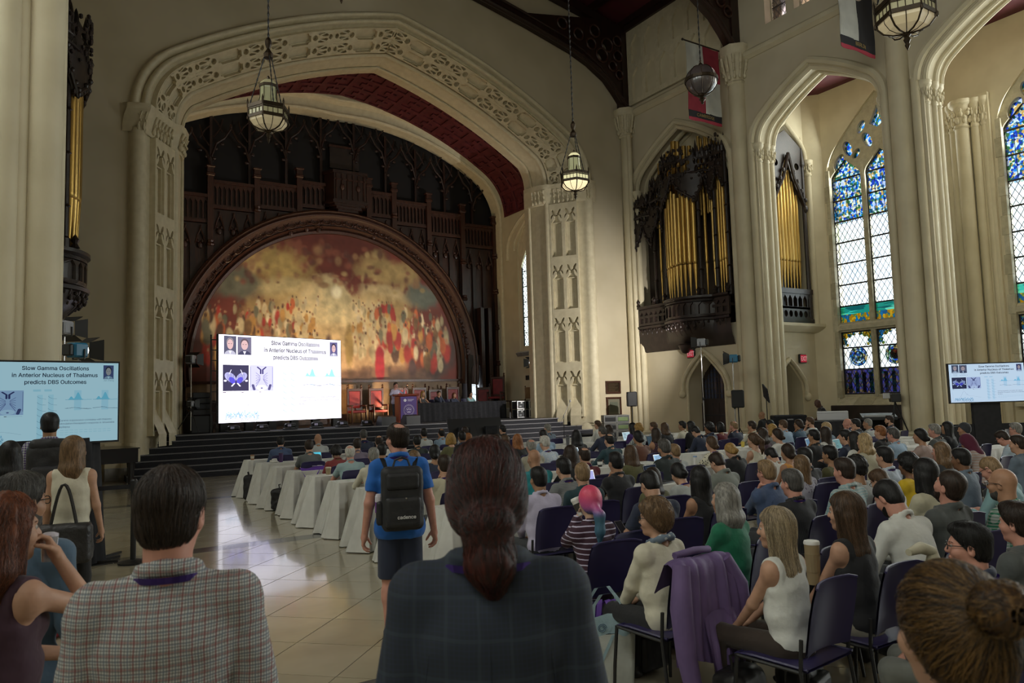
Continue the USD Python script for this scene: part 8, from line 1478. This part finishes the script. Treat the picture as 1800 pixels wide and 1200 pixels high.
seats = [(l.split('|')[1], l.split('|')[2]) for l in PEOPLE.strip().split('\n')]; seats = np.array(seats, float); TABS = []
LW = ['frontmost', 'second', 'third', 'fourth', 'fifth', 'sixth', 'seventh', 'eighth', 'ninth', 'tenth']
lens = {'a': 1.8}
def add_table(x0, w, y, label, grp, seed, pr=[None]):
    t = thing('clothed_table', label, 'table', (x0+w/2, y, 0), 0, grp); put('tablecloth', table_mesh(w, seed, .08), LINEN, t, 60)
    for sx in (-1, 1):
        for sy in (-1, 1): put('folding_leg', MB().tube([(sx*(w/2-.12), sy*.15, .0), (sx*(w/2-.12), sy*.15, .73)], .013, 6), IRON, t)
    TABS.append((x0, x0+w, y))
for r in range(9):
    y = 16.45-1.175*r
    for k in range(3 if r < 8 else 2):
        x0 = 3.72-.02*r+k*1.82
        lab = ['%s white-clothed table of the left block, at the open floor', '%s white-clothed table of the left block, in the middle', '%s white-clothed table of the left block, beside the aisle'][k] % (LW[r]+' row')
        add_table(x0, 1.58, y, lab, None, r*10+k)
for r in range(10):
    y = 16.0-1.175*r
    for k in range(4):
        x0 = 10.35+k*1.75
        if x0+.9 > 16.6+.1*r and r > 4 or (x0 > 14 and r > 6): continue
        dxy = [(abs(sx-(x0+.85)), sy-y) for sx, sy in seats]
        if any(dx < 1.05 and -.62 < dy < .42 for dx, dy in dxy):
            # shift the table forward until it clears the sitters
            for dy0 in (.2, .4, .6, .8, -.2, -.4):
                if not any(dx < 1.05 and -.62 < dy-dy0 < .42 for dx, dy in dxy) and not any(abs(tx0-x0) < 1.6 and abs(ty-(y+dy0)) < .5 for tx0, tx1, ty in TABS): y2 = y+dy0; break
            else: continue
        else: y2 = y
        if any(abs(tx0-x0) < 1.7 and abs(ty-y2) < .5 for tx0, tx1, ty in TABS): continue
        add_table(x0, 1.5, y2, 'white-clothed table, %s row and %s place of the right block' % (LW[r], ('first', 'second', 'third', 'fourth')[k]), None, 200+r*10+k)
# ---------------------------------------------------------------- chairs
SHELL = mat('navy_purple_plastic', (.030, .024, .085), .42, (.024, .019, .07), 4)
def chair_parts(t):
    S = []
    for q in np.linspace(0, 1, 7): z = .50+q*.37; hw = .225*(1-.10*q**6-.06*(1-q)**3); S.append([(x*hw, -.215-.07*q+.045*(1-x*x), z-(.05*max(0, abs(x)-.75)*4*.25*q**2)) for x in np.linspace(-1, 1, 9)])
    S = np.array(S); B = S+np.array([0, .012, 0]); put('backrest', MB().grid(S[:, ::-1]).grid(B).tube([S[-1][i] for i in range(9)], .008, 5), SHELL, t, 40)
    S = np.array([[(x*(.225-.02*(q > .9)), -.22+.44*q, .452-.012*(1-x*x)*math.sin(q*3.1)-.035*max(0, q-.82)*4) for x in np.linspace(-1, 1, 9)] for q in np.linspace(0, 1, 8)]); put('seat', MB().grid(S).grid((S-[0, 0, .014])[:, ::-1]).tube([*S[-1]], .008, 5).tube([*S[:, 0]], .008, 5).tube([*S[:, -1]], .008, 5), SHELL, t, 40)
    for s in (-1, 1):
        put('leg', MB().tube([(s*.235, .19, .44), (s*.245, .21, .20), (s*.25, .22, .012)], .011, 7), IRON, t); put('leg', MB().tube([(s*.235, -.20, .60), (s*.238, -.19, .44), (s*.25, -.25, .012)], .011, 7), IRON, t); put('seat_rail', MB().tube([(s*.235, .19, .435), (s*.235, -.2, .435)], .010, 6), IRON, t)
used = set(); c0 = None
for loc, az, lab in CHAIRS:
    w = lab.replace(',', '').split(); n = 11
    while True:
        l = 'navy plastic chair under the '+' '.join(w[:n])
        if l not in used or n >= len(w): break
        n += 1
    used.add(l)
    z = loc[2]
    if c0 is None: c0 = thing('plastic_chair', l, 'chair', loc, az, 'navy plastic chairs of the audience'); chair_parts(c0)
    else: copy_of(c0, loc, az, l, 'navy plastic chairs of the audience')
copy_of(c0, (3.62, 4.42, 0), .1, 'empty navy plastic chair right of the woman with pink hair'); copy_of(c0, (4.25, 3.2, 0), .05, 'empty navy plastic chair left of the blonde woman in white')
# ---------------------------------------------------------------- bags, laptops, cups and other things the audience brought
def pw(n, p):
    """a point of a person's own frame in the world"""
    i = INFO[n][1]; p = np.asarray(p, float)*i['sc']; c, s = math.cos(i['az']), math.sin(i['az']); return np.array([i['loc'][0]+p[0]*c-p[1]*s, i['loc'][1]+p[0]*s+p[1]*c, i['loc'][2]+p[2]])
NYL = mat('black_nylon', (.012, .012, .014), .6, (.02, .02, .022), 12, bump=.3, bscale=40, obj=True)
def soft(lo, hi, k=.05, h=.018, seed=0, amp=.012):
    """a soft rounded sack between two corners, creased"""
    lo, hi = np.array(lo, float), np.array(hi, float); f = Field(lo-.06, hi+.06, h); c, r = (lo+hi)/2, (hi-lo)/2; X = [f.ax[0][:, None, None]-c[0], f.ax[1][None, :, None]-c[1], f.ax[2][None, None, :]-c[2]]; q = [np.abs(x)-(a-k) for x, a in zip(X, r)]
    f.F = (np.sqrt(sum(np.maximum(a, 0)**2 for a in q))+np.minimum(np.maximum(np.maximum(q[0], q[1]), q[2]), 0)-k).astype(np.float32); v, fc = f.mesh(); n = meshkit.fbm(v*11+seed*3.1, 3, seed)-.5; d = v-c; d /= np.linalg.norm(d, axis=1)[:, None]+1e-9; return v+d*(n*amp*2)[:, None], fc
def on_person(name, label, cat, n): i = INFO[n][1]; return thing(name, label, cat, i['loc'], i['az']), i['sc']
def sc_(mesh, s): return (np.asarray(mesh[0])*s, mesh[1])
def straps(t, s, n, x0, z0, m, w=.035):
    ft = INFO[n][1]['ft']; N_ = INFO[n][1]['N']
    for sx in (-1, 1):
        P = []
        for a in np.linspace(0, 1, 22):
            zz = N_[2]-.02; 
            if a < .45: z = z0+(zz+.03-z0)*a/.45; y0 = -.5; x = sx*(x0+.045*a/.45); d = np.array([0, 1, 0])
            elif a < .6: z = None
            else: z = zz+.02-(a-.6)/.4*.42; x = sx*(x0+.045+.02*(a-.6)/.4); d = np.array([0, -1, 0])
            if z is None:
                lo_, hi_ = N_[2]+.12, N_[2]-.2; yy = -.05+(a-.45)/.15*.09; x = sx*(x0+.045)
                q0, q1 = np.array([x, yy, lo_]), np.array([x, yy, hi_])
            else: q0, q1 = np.array([x, -.5*d[1], z]), np.array([x, 0, z])
            for _ in range(14):
                md = (q0+q1)/2
                if ft.sample(md[None])[0] > .003: q0 = md
                else: q1 = md
            P.append(q0)
        P = np.array(P); G = np.stack([P-[w/2, 0, 0], P+[w/2, 0, 0]], 1); put('shoulder_strap', MB().grid(G*s).grid(G[:, ::-1]*s), m, t, True)
# blue polo man's backpack
t, s = on_person('backpack', 'slim black backpack with white lettering worn by the man in bright blue', 'backpack', 'S3')
put('pack', sc_(soft((-.165, -.30, .90), (.165, -.135, 1.40), .05, .012, 1, .006), s), NYL, t, True); put('front_pocket', sc_(soft((-.14, -.335, .93), (.14, -.27, 1.17), .03, .012, 2, .004), s), NYL, t, True); put('top_flap', sc_(soft((-.13, -.32, 1.22), (.13, -.26, 1.36), .03, .012, 3, .004), s), NYL, t, True)
put('carry_handle', sc_(MB().tube([(-.07, -.2, 1.39), (-.05, -.2, 1.45), (0, -.2, 1.47), (.05, -.2, 1.45), (.07, -.2, 1.39)], .009, 6).get(), s), NYL, t); straps(t, s, 'S3', .085, 1.33, NYL, .05)
put('side_pocket', sc_(soft((-.205, -.27, .95), (-.15, -.17, 1.14), .02, .010, 4, .003), s), NYL, t, True)
tm = meshkit.text_mesh('cadence', .026, .002, True); v = np.array(tm.vertices); v[:, 0] -= v[:, 0].mean()-.02; put('lettering', ((np.c_[v[:, 0], -.343-v[:, 2], 1.005+v[:, 1]])*s, tm.faces), mat('white_print', (.7, .7, .7), .6), t); put('emblem', sc_(MB().box((.014, -.339, 1.155), (.026, -.334, 1.167)).get(), s), CHROME, t)
t = thing('water_bottle', 'purple bottle with clear top in the side pocket of the black backpack', 'bottle', pw('S3', (-.185, -.22, 1.05))); put('bottle', MB().lathe([(0, 0), (.028, 0), (.028, .08)], n=12), mat('purple_plastic', (.12, .03, .20), .4), t); put('clear_top', MB().lathe([(.028, .08), (.028, .12), (.02, .14), (0, .14)], n=12), mat('milky_plastic', (.55, .52, .58), .3), t)
# woman with the tote
t, s = on_person('tote_bag', 'big quilted black tote carried by the woman in cream', 'bag', 'S4')
put('bag_body', sc_(soft((-.24, -.30, .66), (.22, -.13, 1.0), .05, .014, 5, .012), s), mat('quilted_black', (.014, .013, .014), .5, (.022, .02, .022), 20, bump=.8, bscale=30, obj=True), t, True)
for k in (0, 1): put('bag_handle', sc_(MB().tube([(-.10+.2*q, -.24+.03*k, .98+.36*math.sin(math.pi*min(1, q*1.0))*(1 if q < .5 else .98)) for q in np.linspace(0, 1, 13)], .010, 6).get(), s), LEATHER, t)
t, s = on_person('backpack', 'bulky dark hiking backpack worn by the man in the purple check', 'backpack', 'S5')
put('pack', sc_(soft((-.19, -.36, .93), (.19, -.13, 1.44), .07, .016, 6, .016), s), NYL, t, True); put('front_pocket', sc_(soft((-.15, -.41, .97), (.15, -.32, 1.22), .04, .014, 7, .01), s), NYL, t, True); put('lid', sc_(soft((-.17, -.36, 1.36), (.17, -.15, 1.48), .05, .014, 8, .01), s), NYL, t, True); straps(t, s, 'S5', .09, 1.36, NYL, .05)
t = thing('canvas_bag', 'pale canvas bag hanging between the bearded man and the woman in cream', 'bag', pw('S7', INFO['S7'][1]['arms'][1][2])-np.array([0, 0, .70]), .4); put('bag_body', soft((-.17, -.05, .0), (.17, .05, .40), .04, .016, 9, .01), cmat('beige'), t, True); put('bag_handle', MB().tube([(-.1, 0, .38), (-.06, 0, .62), (.06, 0, .62), (.1, 0, .38)], .01, 6), cmat('beige'), t)
def cup(name, label, loc, h, r, col, lid=None, sleeve=None, tilt=None):
    t = thing(name, label, 'cup', loc)
    if tilt: UsdGeom.Xformable(t).AddRotateXYZOp().Set(Gf.Vec3f(*tilt))
    put('cup', MB().lathe([(0, 0), (r*.8, 0), (r, h), (r*.9, h), (r*.75, .01)], n=16), mat('cup_'+'_'.join('%02d' % int(c*99) for c in col), col, .5), t, 50)
    if lid: put('lid', MB().lathe([(r*1.05, h-.004), (r*1.05, h+.008), (r*.95, h+.016), (0, h+.014)], n=16), mat('cup_'+'_'.join('%02d' % int(c*99) for c in lid), lid, .4), t, 50)
    if sleeve: put('sleeve', MB().lathe([(r*.875+.002, h*.3), (r*.955+.002, h*.75)], n=16), mat('cup_'+'_'.join('%02d' % int(c*99) for c in sleeve), sleeve, .7), t)
    return t
cup('paper_cup', 'white-lidded paper cup the pink-haired woman drinks from', pw('P38', INFO['P38'][1]['HC']+INFO['P38'][1]['Rh']@np.array([-.01, .15, -.12])), .12, .04, (.55, .53, .5), (.7, .7, .68), (.03, .025, .02), (-25, 0, 20))
cup('travel_cup', 'tall tan travel cup with white lid beside the long-haired woman in black', pw('P88', (-.16, .22, .76)), .24, .045, (.30, .22, .12), (.65, .64, .6), (.26, .19, .10))
t = thing('smartphone', 'lit phone held by the man in the navy polo', 'phone', pw('P54', INFO['P54'][1]['arms'][1][2]+np.array([.0, .10, .03])), INFO['P54'][1]['az']); UsdGeom.Xformable(t).AddRotateXYZOp().Set(Gf.Vec3f(40, 0, 0)); put('case', MB().rbox((-.037, -.075, -.004), (.037, .075, .004), .004), BLACK, t); put('screen', MB().box((-.033, -.07, .0042), (.033, .07, .005)), mat('phone_glass', (.02, .02, .025), .1), t); put('rim', MB().prism(sbox(-.037, -.075, .037, .075).difference(sbox(-.034, -.072, .034, .072)), .004, .0055), CHROME, t)
t = thing('drinking_glass', 'clear cup lifted by the curly-haired woman at bottom left', 'cup', pw('S8', INFO['S8'][1]['HC']+INFO['S8'][1]['Rh']@np.array([.01, .145, -.13]))); put('cup', MB().lathe([(0, 0), (.022, 0), (.028, .085), (.026, .085), (.02, .006)], n=14), mat('clear_plastic', (.6, .6, .64), .1, transmission_weight=.7), t, 50); put('lid', MB().lathe([(.029, .085), (.029, .092), (.015, .098), (0, .098)], n=14), mat('milky_plastic', (0, 0, 0)), t)
t = thing('drinking_glass', 'glass tumbler raised by the grey-haired woman at the right edge', 'cup', pw('P119', INFO['P119'][1]['HC']+INFO['P119'][1]['Rh']@np.array([0, .13, -.12]))); put('cup', MB().lathe([(0, 0), (.028, 0), (.036, .12), (.034, .12), (.026, .006)], n=14), mat('clear_plastic', (0, 0, 0)), t, 50); put('base', MB().lathe([(0, -.004), (.028, -.004), (.028, .002), (0, .002)], n=12), CHROME, t)
# scarf, draped jacket, hanging cardigan
i = INFO['P58'][1]; t, s = on_person('scarf', 'grey patterned scarf round the neck of the woman in the cream sweater', 'scarf', 'P58'); N_ = i['N']; P = np.array([[(math.sin(a)*(.075+.025*math.sin(b)+.006*math.sin(a*7)), -math.cos(a)*(.072+.025*math.sin(b))+.005, N_[2]+.028-.03*math.cos(a+math.pi)+.026*math.cos(b)+.006*math.sin(a*5+b)) for b in np.linspace(0, 2*np.pi, 9)[:-1]] for a in np.linspace(0, 2*np.pi, 33)[:-1]]); put('wrap', sc_(MB().grid(P, True, True).get(), s), cmat('print:slate,palegrey'), t, True); put('scarf_end', sc_(MB().tube([(-.04, .085, N_[2]+.01), (-.05, .12, N_[2]-.1), (-.045, .13, N_[2]-.22)], [.025, .03, .012], 8).get(), s), cmat('print:slate,palegrey'), t, True)
def chair_frame(n): i = INFO[n][1]; return i['loc'], i['az']
LILAC = mat('lilac_cloth', (.135, .085, .21), .7, (.11, .07, .175), 8, bump=.3, bscale=25, obj=True)
loc, az = chair_frame('P58'); t = thing('jacket', 'lilac purple jacket draped over the back of the cream sweater woman\'s chair', 'jacket', loc, az)
def drape(w0, w1, vs, seed, fold=.022): # vs: (y, z) path over the chair back
    vs = np.array(vs); L = np.r_[0, np.cumsum(np.linalg.norm(np.diff(vs, axis=0), axis=1))]; rows = []
    for q in np.linspace(0, 1, 26):
        y, z = np.interp(q*L[-1], L, vs[:, 0]), np.interp(q*L[-1], L, vs[:, 1]); r = []
        for u in np.linspace(-1, 1, 33): f_ = fold*min(1, q*2.2)*(math.sin(u*7+seed)+.6*math.sin(u*13+seed*2+q*2)); r.append((u*(w0+(w1-w0)*q)/2+.02*math.sin(q*5+seed)*q, y-abs(f_)-.01, z-.05*(abs(u)**3)*(1-q)*.6-.06*q*math.sin(u*4+seed)*.5))
        rows.append(r)
    return np.array(rows)
P = drape(.44, .62, [(-.12, .72), (-.22, .90), (-.262, .905), (-.31, .86), (-.34, .62), (-.36, .34)], 1.2); put('jacket_back', MB().grid(P).grid(P[:, ::-1]+[0, .006, 0]), LILAC, t, True)
put('sleeve', MB().tube([(-.20, -.33, .88), (-.26, -.37, .66), (-.27, -.40, .42), (-.23, -.42, .18), (-.20, -.43, .08)], [.05, .065, .058, .05, .046], 12), LILAC, t, True); put('sleeve', MB().tube([(.20, -.30, .87), (.29, -.33, .70), (.31, -.34, .52), (.29, -.35, .42)], [.05, .062, .055, .048], 12), LILAC, t, True)
P = drape(.30, .34, [(-.36, .60), (-.40, .42), (-.41, .22)], 3.0, .018)+[.08, 0, 0]; put('front_panel', MB().grid(P).grid(P[:, ::-1]+[0, .006, 0]), LILAC, t, True); put('pocket', MB().rbox((.02, -.46, .30), (.16, -.435, .42), .008), LILAC, t); put('collar', MB().tube([(-.15, -.235, .915), (0, -.25, .93), (.15, -.235, .915)], .022, 8), LILAC, t, True)
loc, az = chair_frame('P88'); t = thing('cardigan', 'beige cardigan hanging from the chair of the long-haired woman in black', 'jacket', loc, az); P = np.array([[(.27+.05*math.sin(a)*w, -.30+.035*math.cos(a)*w, z) for a in np.linspace(0, 2*np.pi, 15)[:-1]] for z, w in ((.92, .6), (.84, 1.2), (.72, 1.6), (.6, 1.5), (.5, .9), (.44, .15))]); put('sleeve', MB().grid(P, False, True), cmat('beige'), t, True); put('shoulder', MB().tube([(.05, -.28, .93), (.18, -.28, .94), (.27, -.30, .91)], [.02, .035, .03], 8), cmat('beige'), t, True)
# bags on the floor
def floor_bag(name, label, loc, rz, w, d, h, m, seed, handle=True, pocket=True, cat='bag', amp=.018):
    t = thing(name, label, cat, loc, rz); put('bag_body', soft((-w/2, -d/2, 0.008), (w/2, d/2, h), min(w, d, h)*.32, .016, seed, amp), m, t, True)
    if pocket: put('front_pocket', soft((-w*.36, -d/2-.05, .03), (w*.36, -d*.3, h*.52), .03, .015, seed+1, .008), m, t, True)
    if handle: put('handle', MB().tube([(-.06, 0, h-.02), (-.05, .02, h+.06), (.05, .02, h+.06), (.06, 0, h-.02)], .009, 6), m, t)
    return t
floor_bag('backpack', 'slim black backpack leaning on the frontmost table end', (3.62, 15.75, 0), 1.2, .30, .2, .50, NYL, 11, cat='backpack'); floor_bag('backpack', 'slumped black backpack on the floor by the third table end', (3.72, 13.75, 0), .9, .42, .26, .40, NYL, 13, cat='backpack', amp=.03); floor_bag('backpack', 'black backpack tucked behind the fourth table end', (3.78, 12.3, 0), .8, .28, .2, .42, NYL, 15, cat='backpack'); floor_bag('satchel', 'dark brown satchel on the floor behind the fifth table end', (3.82, 11.2, 0), .5, .40, .2, .34, mat('brown_leather', (.045, .026, .018), .5, (.03, .018, .013), 8, bump=.3), 17)
floor_bag('backpack', 'rust red backpack under the chair of the pink-haired woman', (3.28, 4.28, 0), .3, .36, .24, .46, mat('rust_red_nylon', (.17, .035, .026), .6, (.12, .025, .02), 6, bump=.3, obj=True), 19, cat='backpack'); floor_bag('backpack', 'tall black backpack beside the blue and white tote', (3.50, 3.98, 0), .1, .36, .26, .52, NYL, 21, cat='backpack'); floor_bag('handbag', 'dark handbag under the chair of the blonde woman in white', (3.95, 3.02, 0), .3, .36, .2, .30, LEATHER, 23); floor_bag('handbag', 'black handbag with tan trim by the blonde woman\'s feet', (3.36, 2.98, 0), .2, .32, .2, .32, LEATHER, 25)
t = thing('tote_bag', 'pale blue and white canvas tote standing open, purple straps spilling out', 'bag', (3.14, 3.88, 0), -.5); PB, PWH = mat('pale_blue_canvas', (.34, .47, .52), .8, (.28, .40, .46), 9, bump=.3, obj=True), mat('white_canvas', (.54, .56, .52), .8, (.46, .48, .45), 9, bump=.3, obj=True); R4 = []
for z, w_, d_ in ((.01, .17, .07), (.15, .18, .085), (.30, .19, .09), (.34, .19, .09)): R4.append([(w_*math.copysign(abs(math.cos(a))**.6, math.cos(a)), d_*math.copysign(abs(math.sin(a))**.6, math.sin(a))+.008*math.sin(a*5+z*9), z) for a in np.linspace(0, 2*np.pi, 41)])
put('bag_body', MB().grid(np.array(R4)), PWH, t, True); R5 = np.array([[(p[0]*k, p[1]*k, z+.012*math.sin(9*a/6)) for a, p in enumerate(R4[3])] for z, k in ((.335, 1.01), (.40, 1.0), (.46, .96))]); put('top_band', MB().grid(R5), PB, t, True); put('bag_floor', MB().box((-.15, -.06, .01), (.15, .06, .02)), PWH, t)
for s in (-1, 1): put('bag_handle', MB().grid(np.array([[(x-.012*0, s*.085, z), (x+.03*(1 if x < 0 else -1)*0+.025, s*.085+.004, z)] for x, z in ((-.11, .42), (-.10, .52), (-.05, .59), (.03, .60), (.08, .53), (.09, .42))])), PB, t, True)
put('stripe', MB().grid(np.array([[(x, -.098, z), (x+.022, -.098, z)] for x, z in ((-.12, .05), (-.05, .2), (.02, .34))])), PB, t, True); put('round_emblem', MB().tube([(-.04+.03*math.cos(a)*(1-a/22), -.103, .385+.028*math.sin(a)*(1-a/22)) for a in np.linspace(0, 14, 60)], .0025, 4), mat('emblem_blue', (.05, .10, .16), .7), t)
for k in range(3): put('purple_strap', MB().grid(np.array([[(-.08+.06*k+.03*math.sin(q*3+k), -.05+.10*q, .36+.17*math.sin(math.pi*q)), (-.045+.06*k+.03*math.sin(q*3+k), -.05+.10*q, .36+.17*math.sin(math.pi*q)+.01)] for q in np.linspace(0, 1, 10)])), mat('violet_strap', (.10, .035, .28), .6), t, True)
# things on the tables
def near_table(x, y): 
    a = min(TABS, key=lambda q: abs(y-q[2])*1.5+max(0, q[0]-x, x-q[1])); return min(max(x, a[0]+.25), a[1]-.25), a[2]
def laptop(label, x, y, rz, col, bright, snap=True, dark=False):
    if snap: x, y = near_table(x, y)
    t = thing('laptop', label, 'laptop', (x, y+.02, .752), rz); put('keyboard_base', MB().rbox((-.16, -.12, .002), (.16, .10, .016), .004), CHROME if not dark else BLACK, t); put('keys', MB().box((-.14, -.03, .016), (.14, .08, .018)), BLACK, t); an = 1.30; d = np.array([0, math.cos(an), math.sin(an)]); o = np.array([0, .10, .016]); nrm = np.array([0, -math.sin(an), math.cos(an)])
    def quad(a, b, c, e, off): P = [o+np.array([x_, 0, 0])+d*z_+nrm*off for x_, z_ in ((a, c), (b, c), (b, e), (a, e))]; return (np.array(P), np.array([[0, 1, 2, 3]]))
    m = MB(); q0, q1 = quad(-.16, .16, 0, .215, .0)[0], quad(-.16, .16, 0, .215, -.008)[0]; m.add(np.vstack([q0, q1]), [[0, 1, 2, 3], [7, 6, 5, 4], [0, 4, 5, 1], [1, 5, 6, 2], [2, 6, 7, 3], [3, 7, 4, 0]]); put('lid', m, CHROME if not dark else BLACK, t); put('screen', MB().add(*quad(-.15, .15, .012, .205, .001)), glow('laptop_'+'_'.join('%02d' % int(c*99) for c in col)+'_%d' % int(bright*100), col, bright), t)
    R = random.Random(int(x*100)); m = MB(); [m.add(*quad(-.12, -.12+R.uniform(.06, .18), .18-.017*k, .185-.017*k, .002)) for k in range(8)]; put('screen_text', m, mat('screen_ink', (.04, .07, .12), .6), t, kind='stuff')
laptop('laptop with a document on screen, on the table behind the blue polo man', 3.95, 7.05, .25, (.36, .62, .86), .8); laptop('bright turquoise laptop in front of the man in the grey polo', 4.5, 14.1, .1, (.10, .62, .80), .9); laptop('pale laptop beside the man in the aqua striped polo', 4.75, 10.57, .2, (.48, .66, .78), .7); laptop('open blue laptop beside the white-haired man', 8.1, 10.57, .15, (.30, .50, .70), .55); laptop('lavender screened laptop before the man in the grey shirt', 5.3, 7.05, .15, (.50, .52, .95), .85); laptop('bright blue laptop beside the bearded man in glasses', 8.0, 8.22, .1, (.42, .68, .98), .85); laptop('black screened laptop in front of the brown-haired woman in olive', 6.9, 7.05, .3, (.02, .03, .05), .5, True, True); laptop('dark slate laptop lid near the young man in navy', 11.7, 12.0, .2, (.06, .10, .13), .6, True, True); laptop('blue laptop in front of the woman with the dark loose bun', 11.1, 9.0, .2, (.22, .42, .62), .6); laptop('glowing laptop by the arched door', 12.6, 13.4, .2, (.55, .75, .85), .8); laptop('teal laptop before the sky blue shirted man', 12.1, 7.4, .2, (.25, .50, .52), .55)
def tab_cup(name, label, x, y, *a, **k): x, y = near_table(x, y); return cup(name, label, (x, y, .754), *a, **k)
cup('paper_cup', 'brown paper cup on the frontmost table end', (3.85, 16.45, .754), .11, .042, (.28, .15, .08), None, (.5, .45, .38)); cup('travel_mug', 'dark purple travel mug on the second table end', (4.12, 15.22, .754), .17, .045, (.055, .02, .09), (.03, .015, .05)); cup('paper_cup', 'kraft paper cup on the fifth table end', (3.95, 11.8, .754), .10, .045, (.33, .26, .15), (.5, .45, .34)); cup('paper_cup', 'black and white cup left of the pale patterned shirt', (7.62, 9.4, .754), .11, .044, (.03, .03, .03), None, (.6, .6, .58)); tab_cup('juice_cup', 'cup of yellow juice beside the brown ponytail woman', 12.2, 10.3, .11, .04, (.60, .45, .08)); tab_cup('travel_mug', 'steel flask near the rows before the right stage steps', 10.6, 14.3, .22, .045, (.10, .10, .11), (.03, .03, .03)); tab_cup('milk_bottle', 'small white bottle before the blonde bun woman', 9.0, 8.3, .15, .03, (.66, .64, .6), (.2, .3, .5))
t = thing('tote_bag', 'purple printed tote flopped over the fourth table end', 'bag', (4.05, 12.9, .754), -.1); P = np.array([[(x, -.10+.26*q+.02*math.sin(x*20), .045*math.sin(math.pi*q)*(1+.4*math.sin(x*14))) for q in np.linspace(0, 1, 9)] for x in np.linspace(-.22, .30, 15)]); VIO = mat('violet_strap', (0, 0, 0)); put('bag_body', MB().grid(P).grid(P[:, ::-1]-[0, 0, .004]), VIO, t, True); put('bag_handle', MB().grid(np.array([[(-.25+.30*q, -.28-.02*math.sin(q*3), .01-.20*math.sin(math.pi*q)), (-.25+.30*q, -.26, .02-.165*math.sin(math.pi*q))] for q in np.linspace(0, 1, 14)])), VIO, t, True)
tm = meshkit.text_mesh('neuro', .03, .001); put('print', (np.c_[tm.vertices[:, 0]-.02, tm.vertices[:, 1]*.8, tm.vertices[:, 2]+.068], tm.faces), mat('white_print', (0, 0, 0)), t) if False else put('print', MB().box((-.02, -.02, .06), (.16, -.0, .064)).box((.08, .02, .062), (.16, .05, .066)), mat('white_print', (0, 0, 0)), t, kind='stuff')
t = thing('smartphone', 'dark phone lying face up on the fifth table end', 'phone', (4.25, 11.65, .754), .4); put('case', MB().rbox((-.08, -.04, 0), (.08, .04, .009), .004), BLACK, t); put('screen', MB().box((-.074, -.035, .009), (.074, .035, .0098)), mat('phone_glass', (0, 0, 0)), t)
t = thing('napkin', 'crumpled white napkin beside the purple travel mug', 'napkin', (3.98, 15.25, .754)); put('sheet', soft((-.07, -.06, .0), (.07, .06, .05), .02, .012, 31, .02), LINEN, t, True); put('fold', soft((-.03, -.05, .03), (.06, .02, .075), .015, .010, 32, .012), LINEN, t, True)
for k, (x, y) in enumerate(((9.4, 8.4), (6.0, 9.4), (8.9, 11.75), (13.0, 8.6))):
    x, y = near_table(x, y); t = thing('papers', ['loose white papers on the table beside the golden bun woman', 'loose white papers on the table left of the balding man in beige', 'loose white papers near the navy jacketed man', 'loose white papers on the right block tables'][k], 'paper', (x, y, .753), .2*k); put('sheet', MB().box((-.14, -.1, 0), (.08, .1, .003)), PWH, t); put('sheet', MB().box((-.05, -.08, .003), (.16, .12, .006), .2), PWH, t)
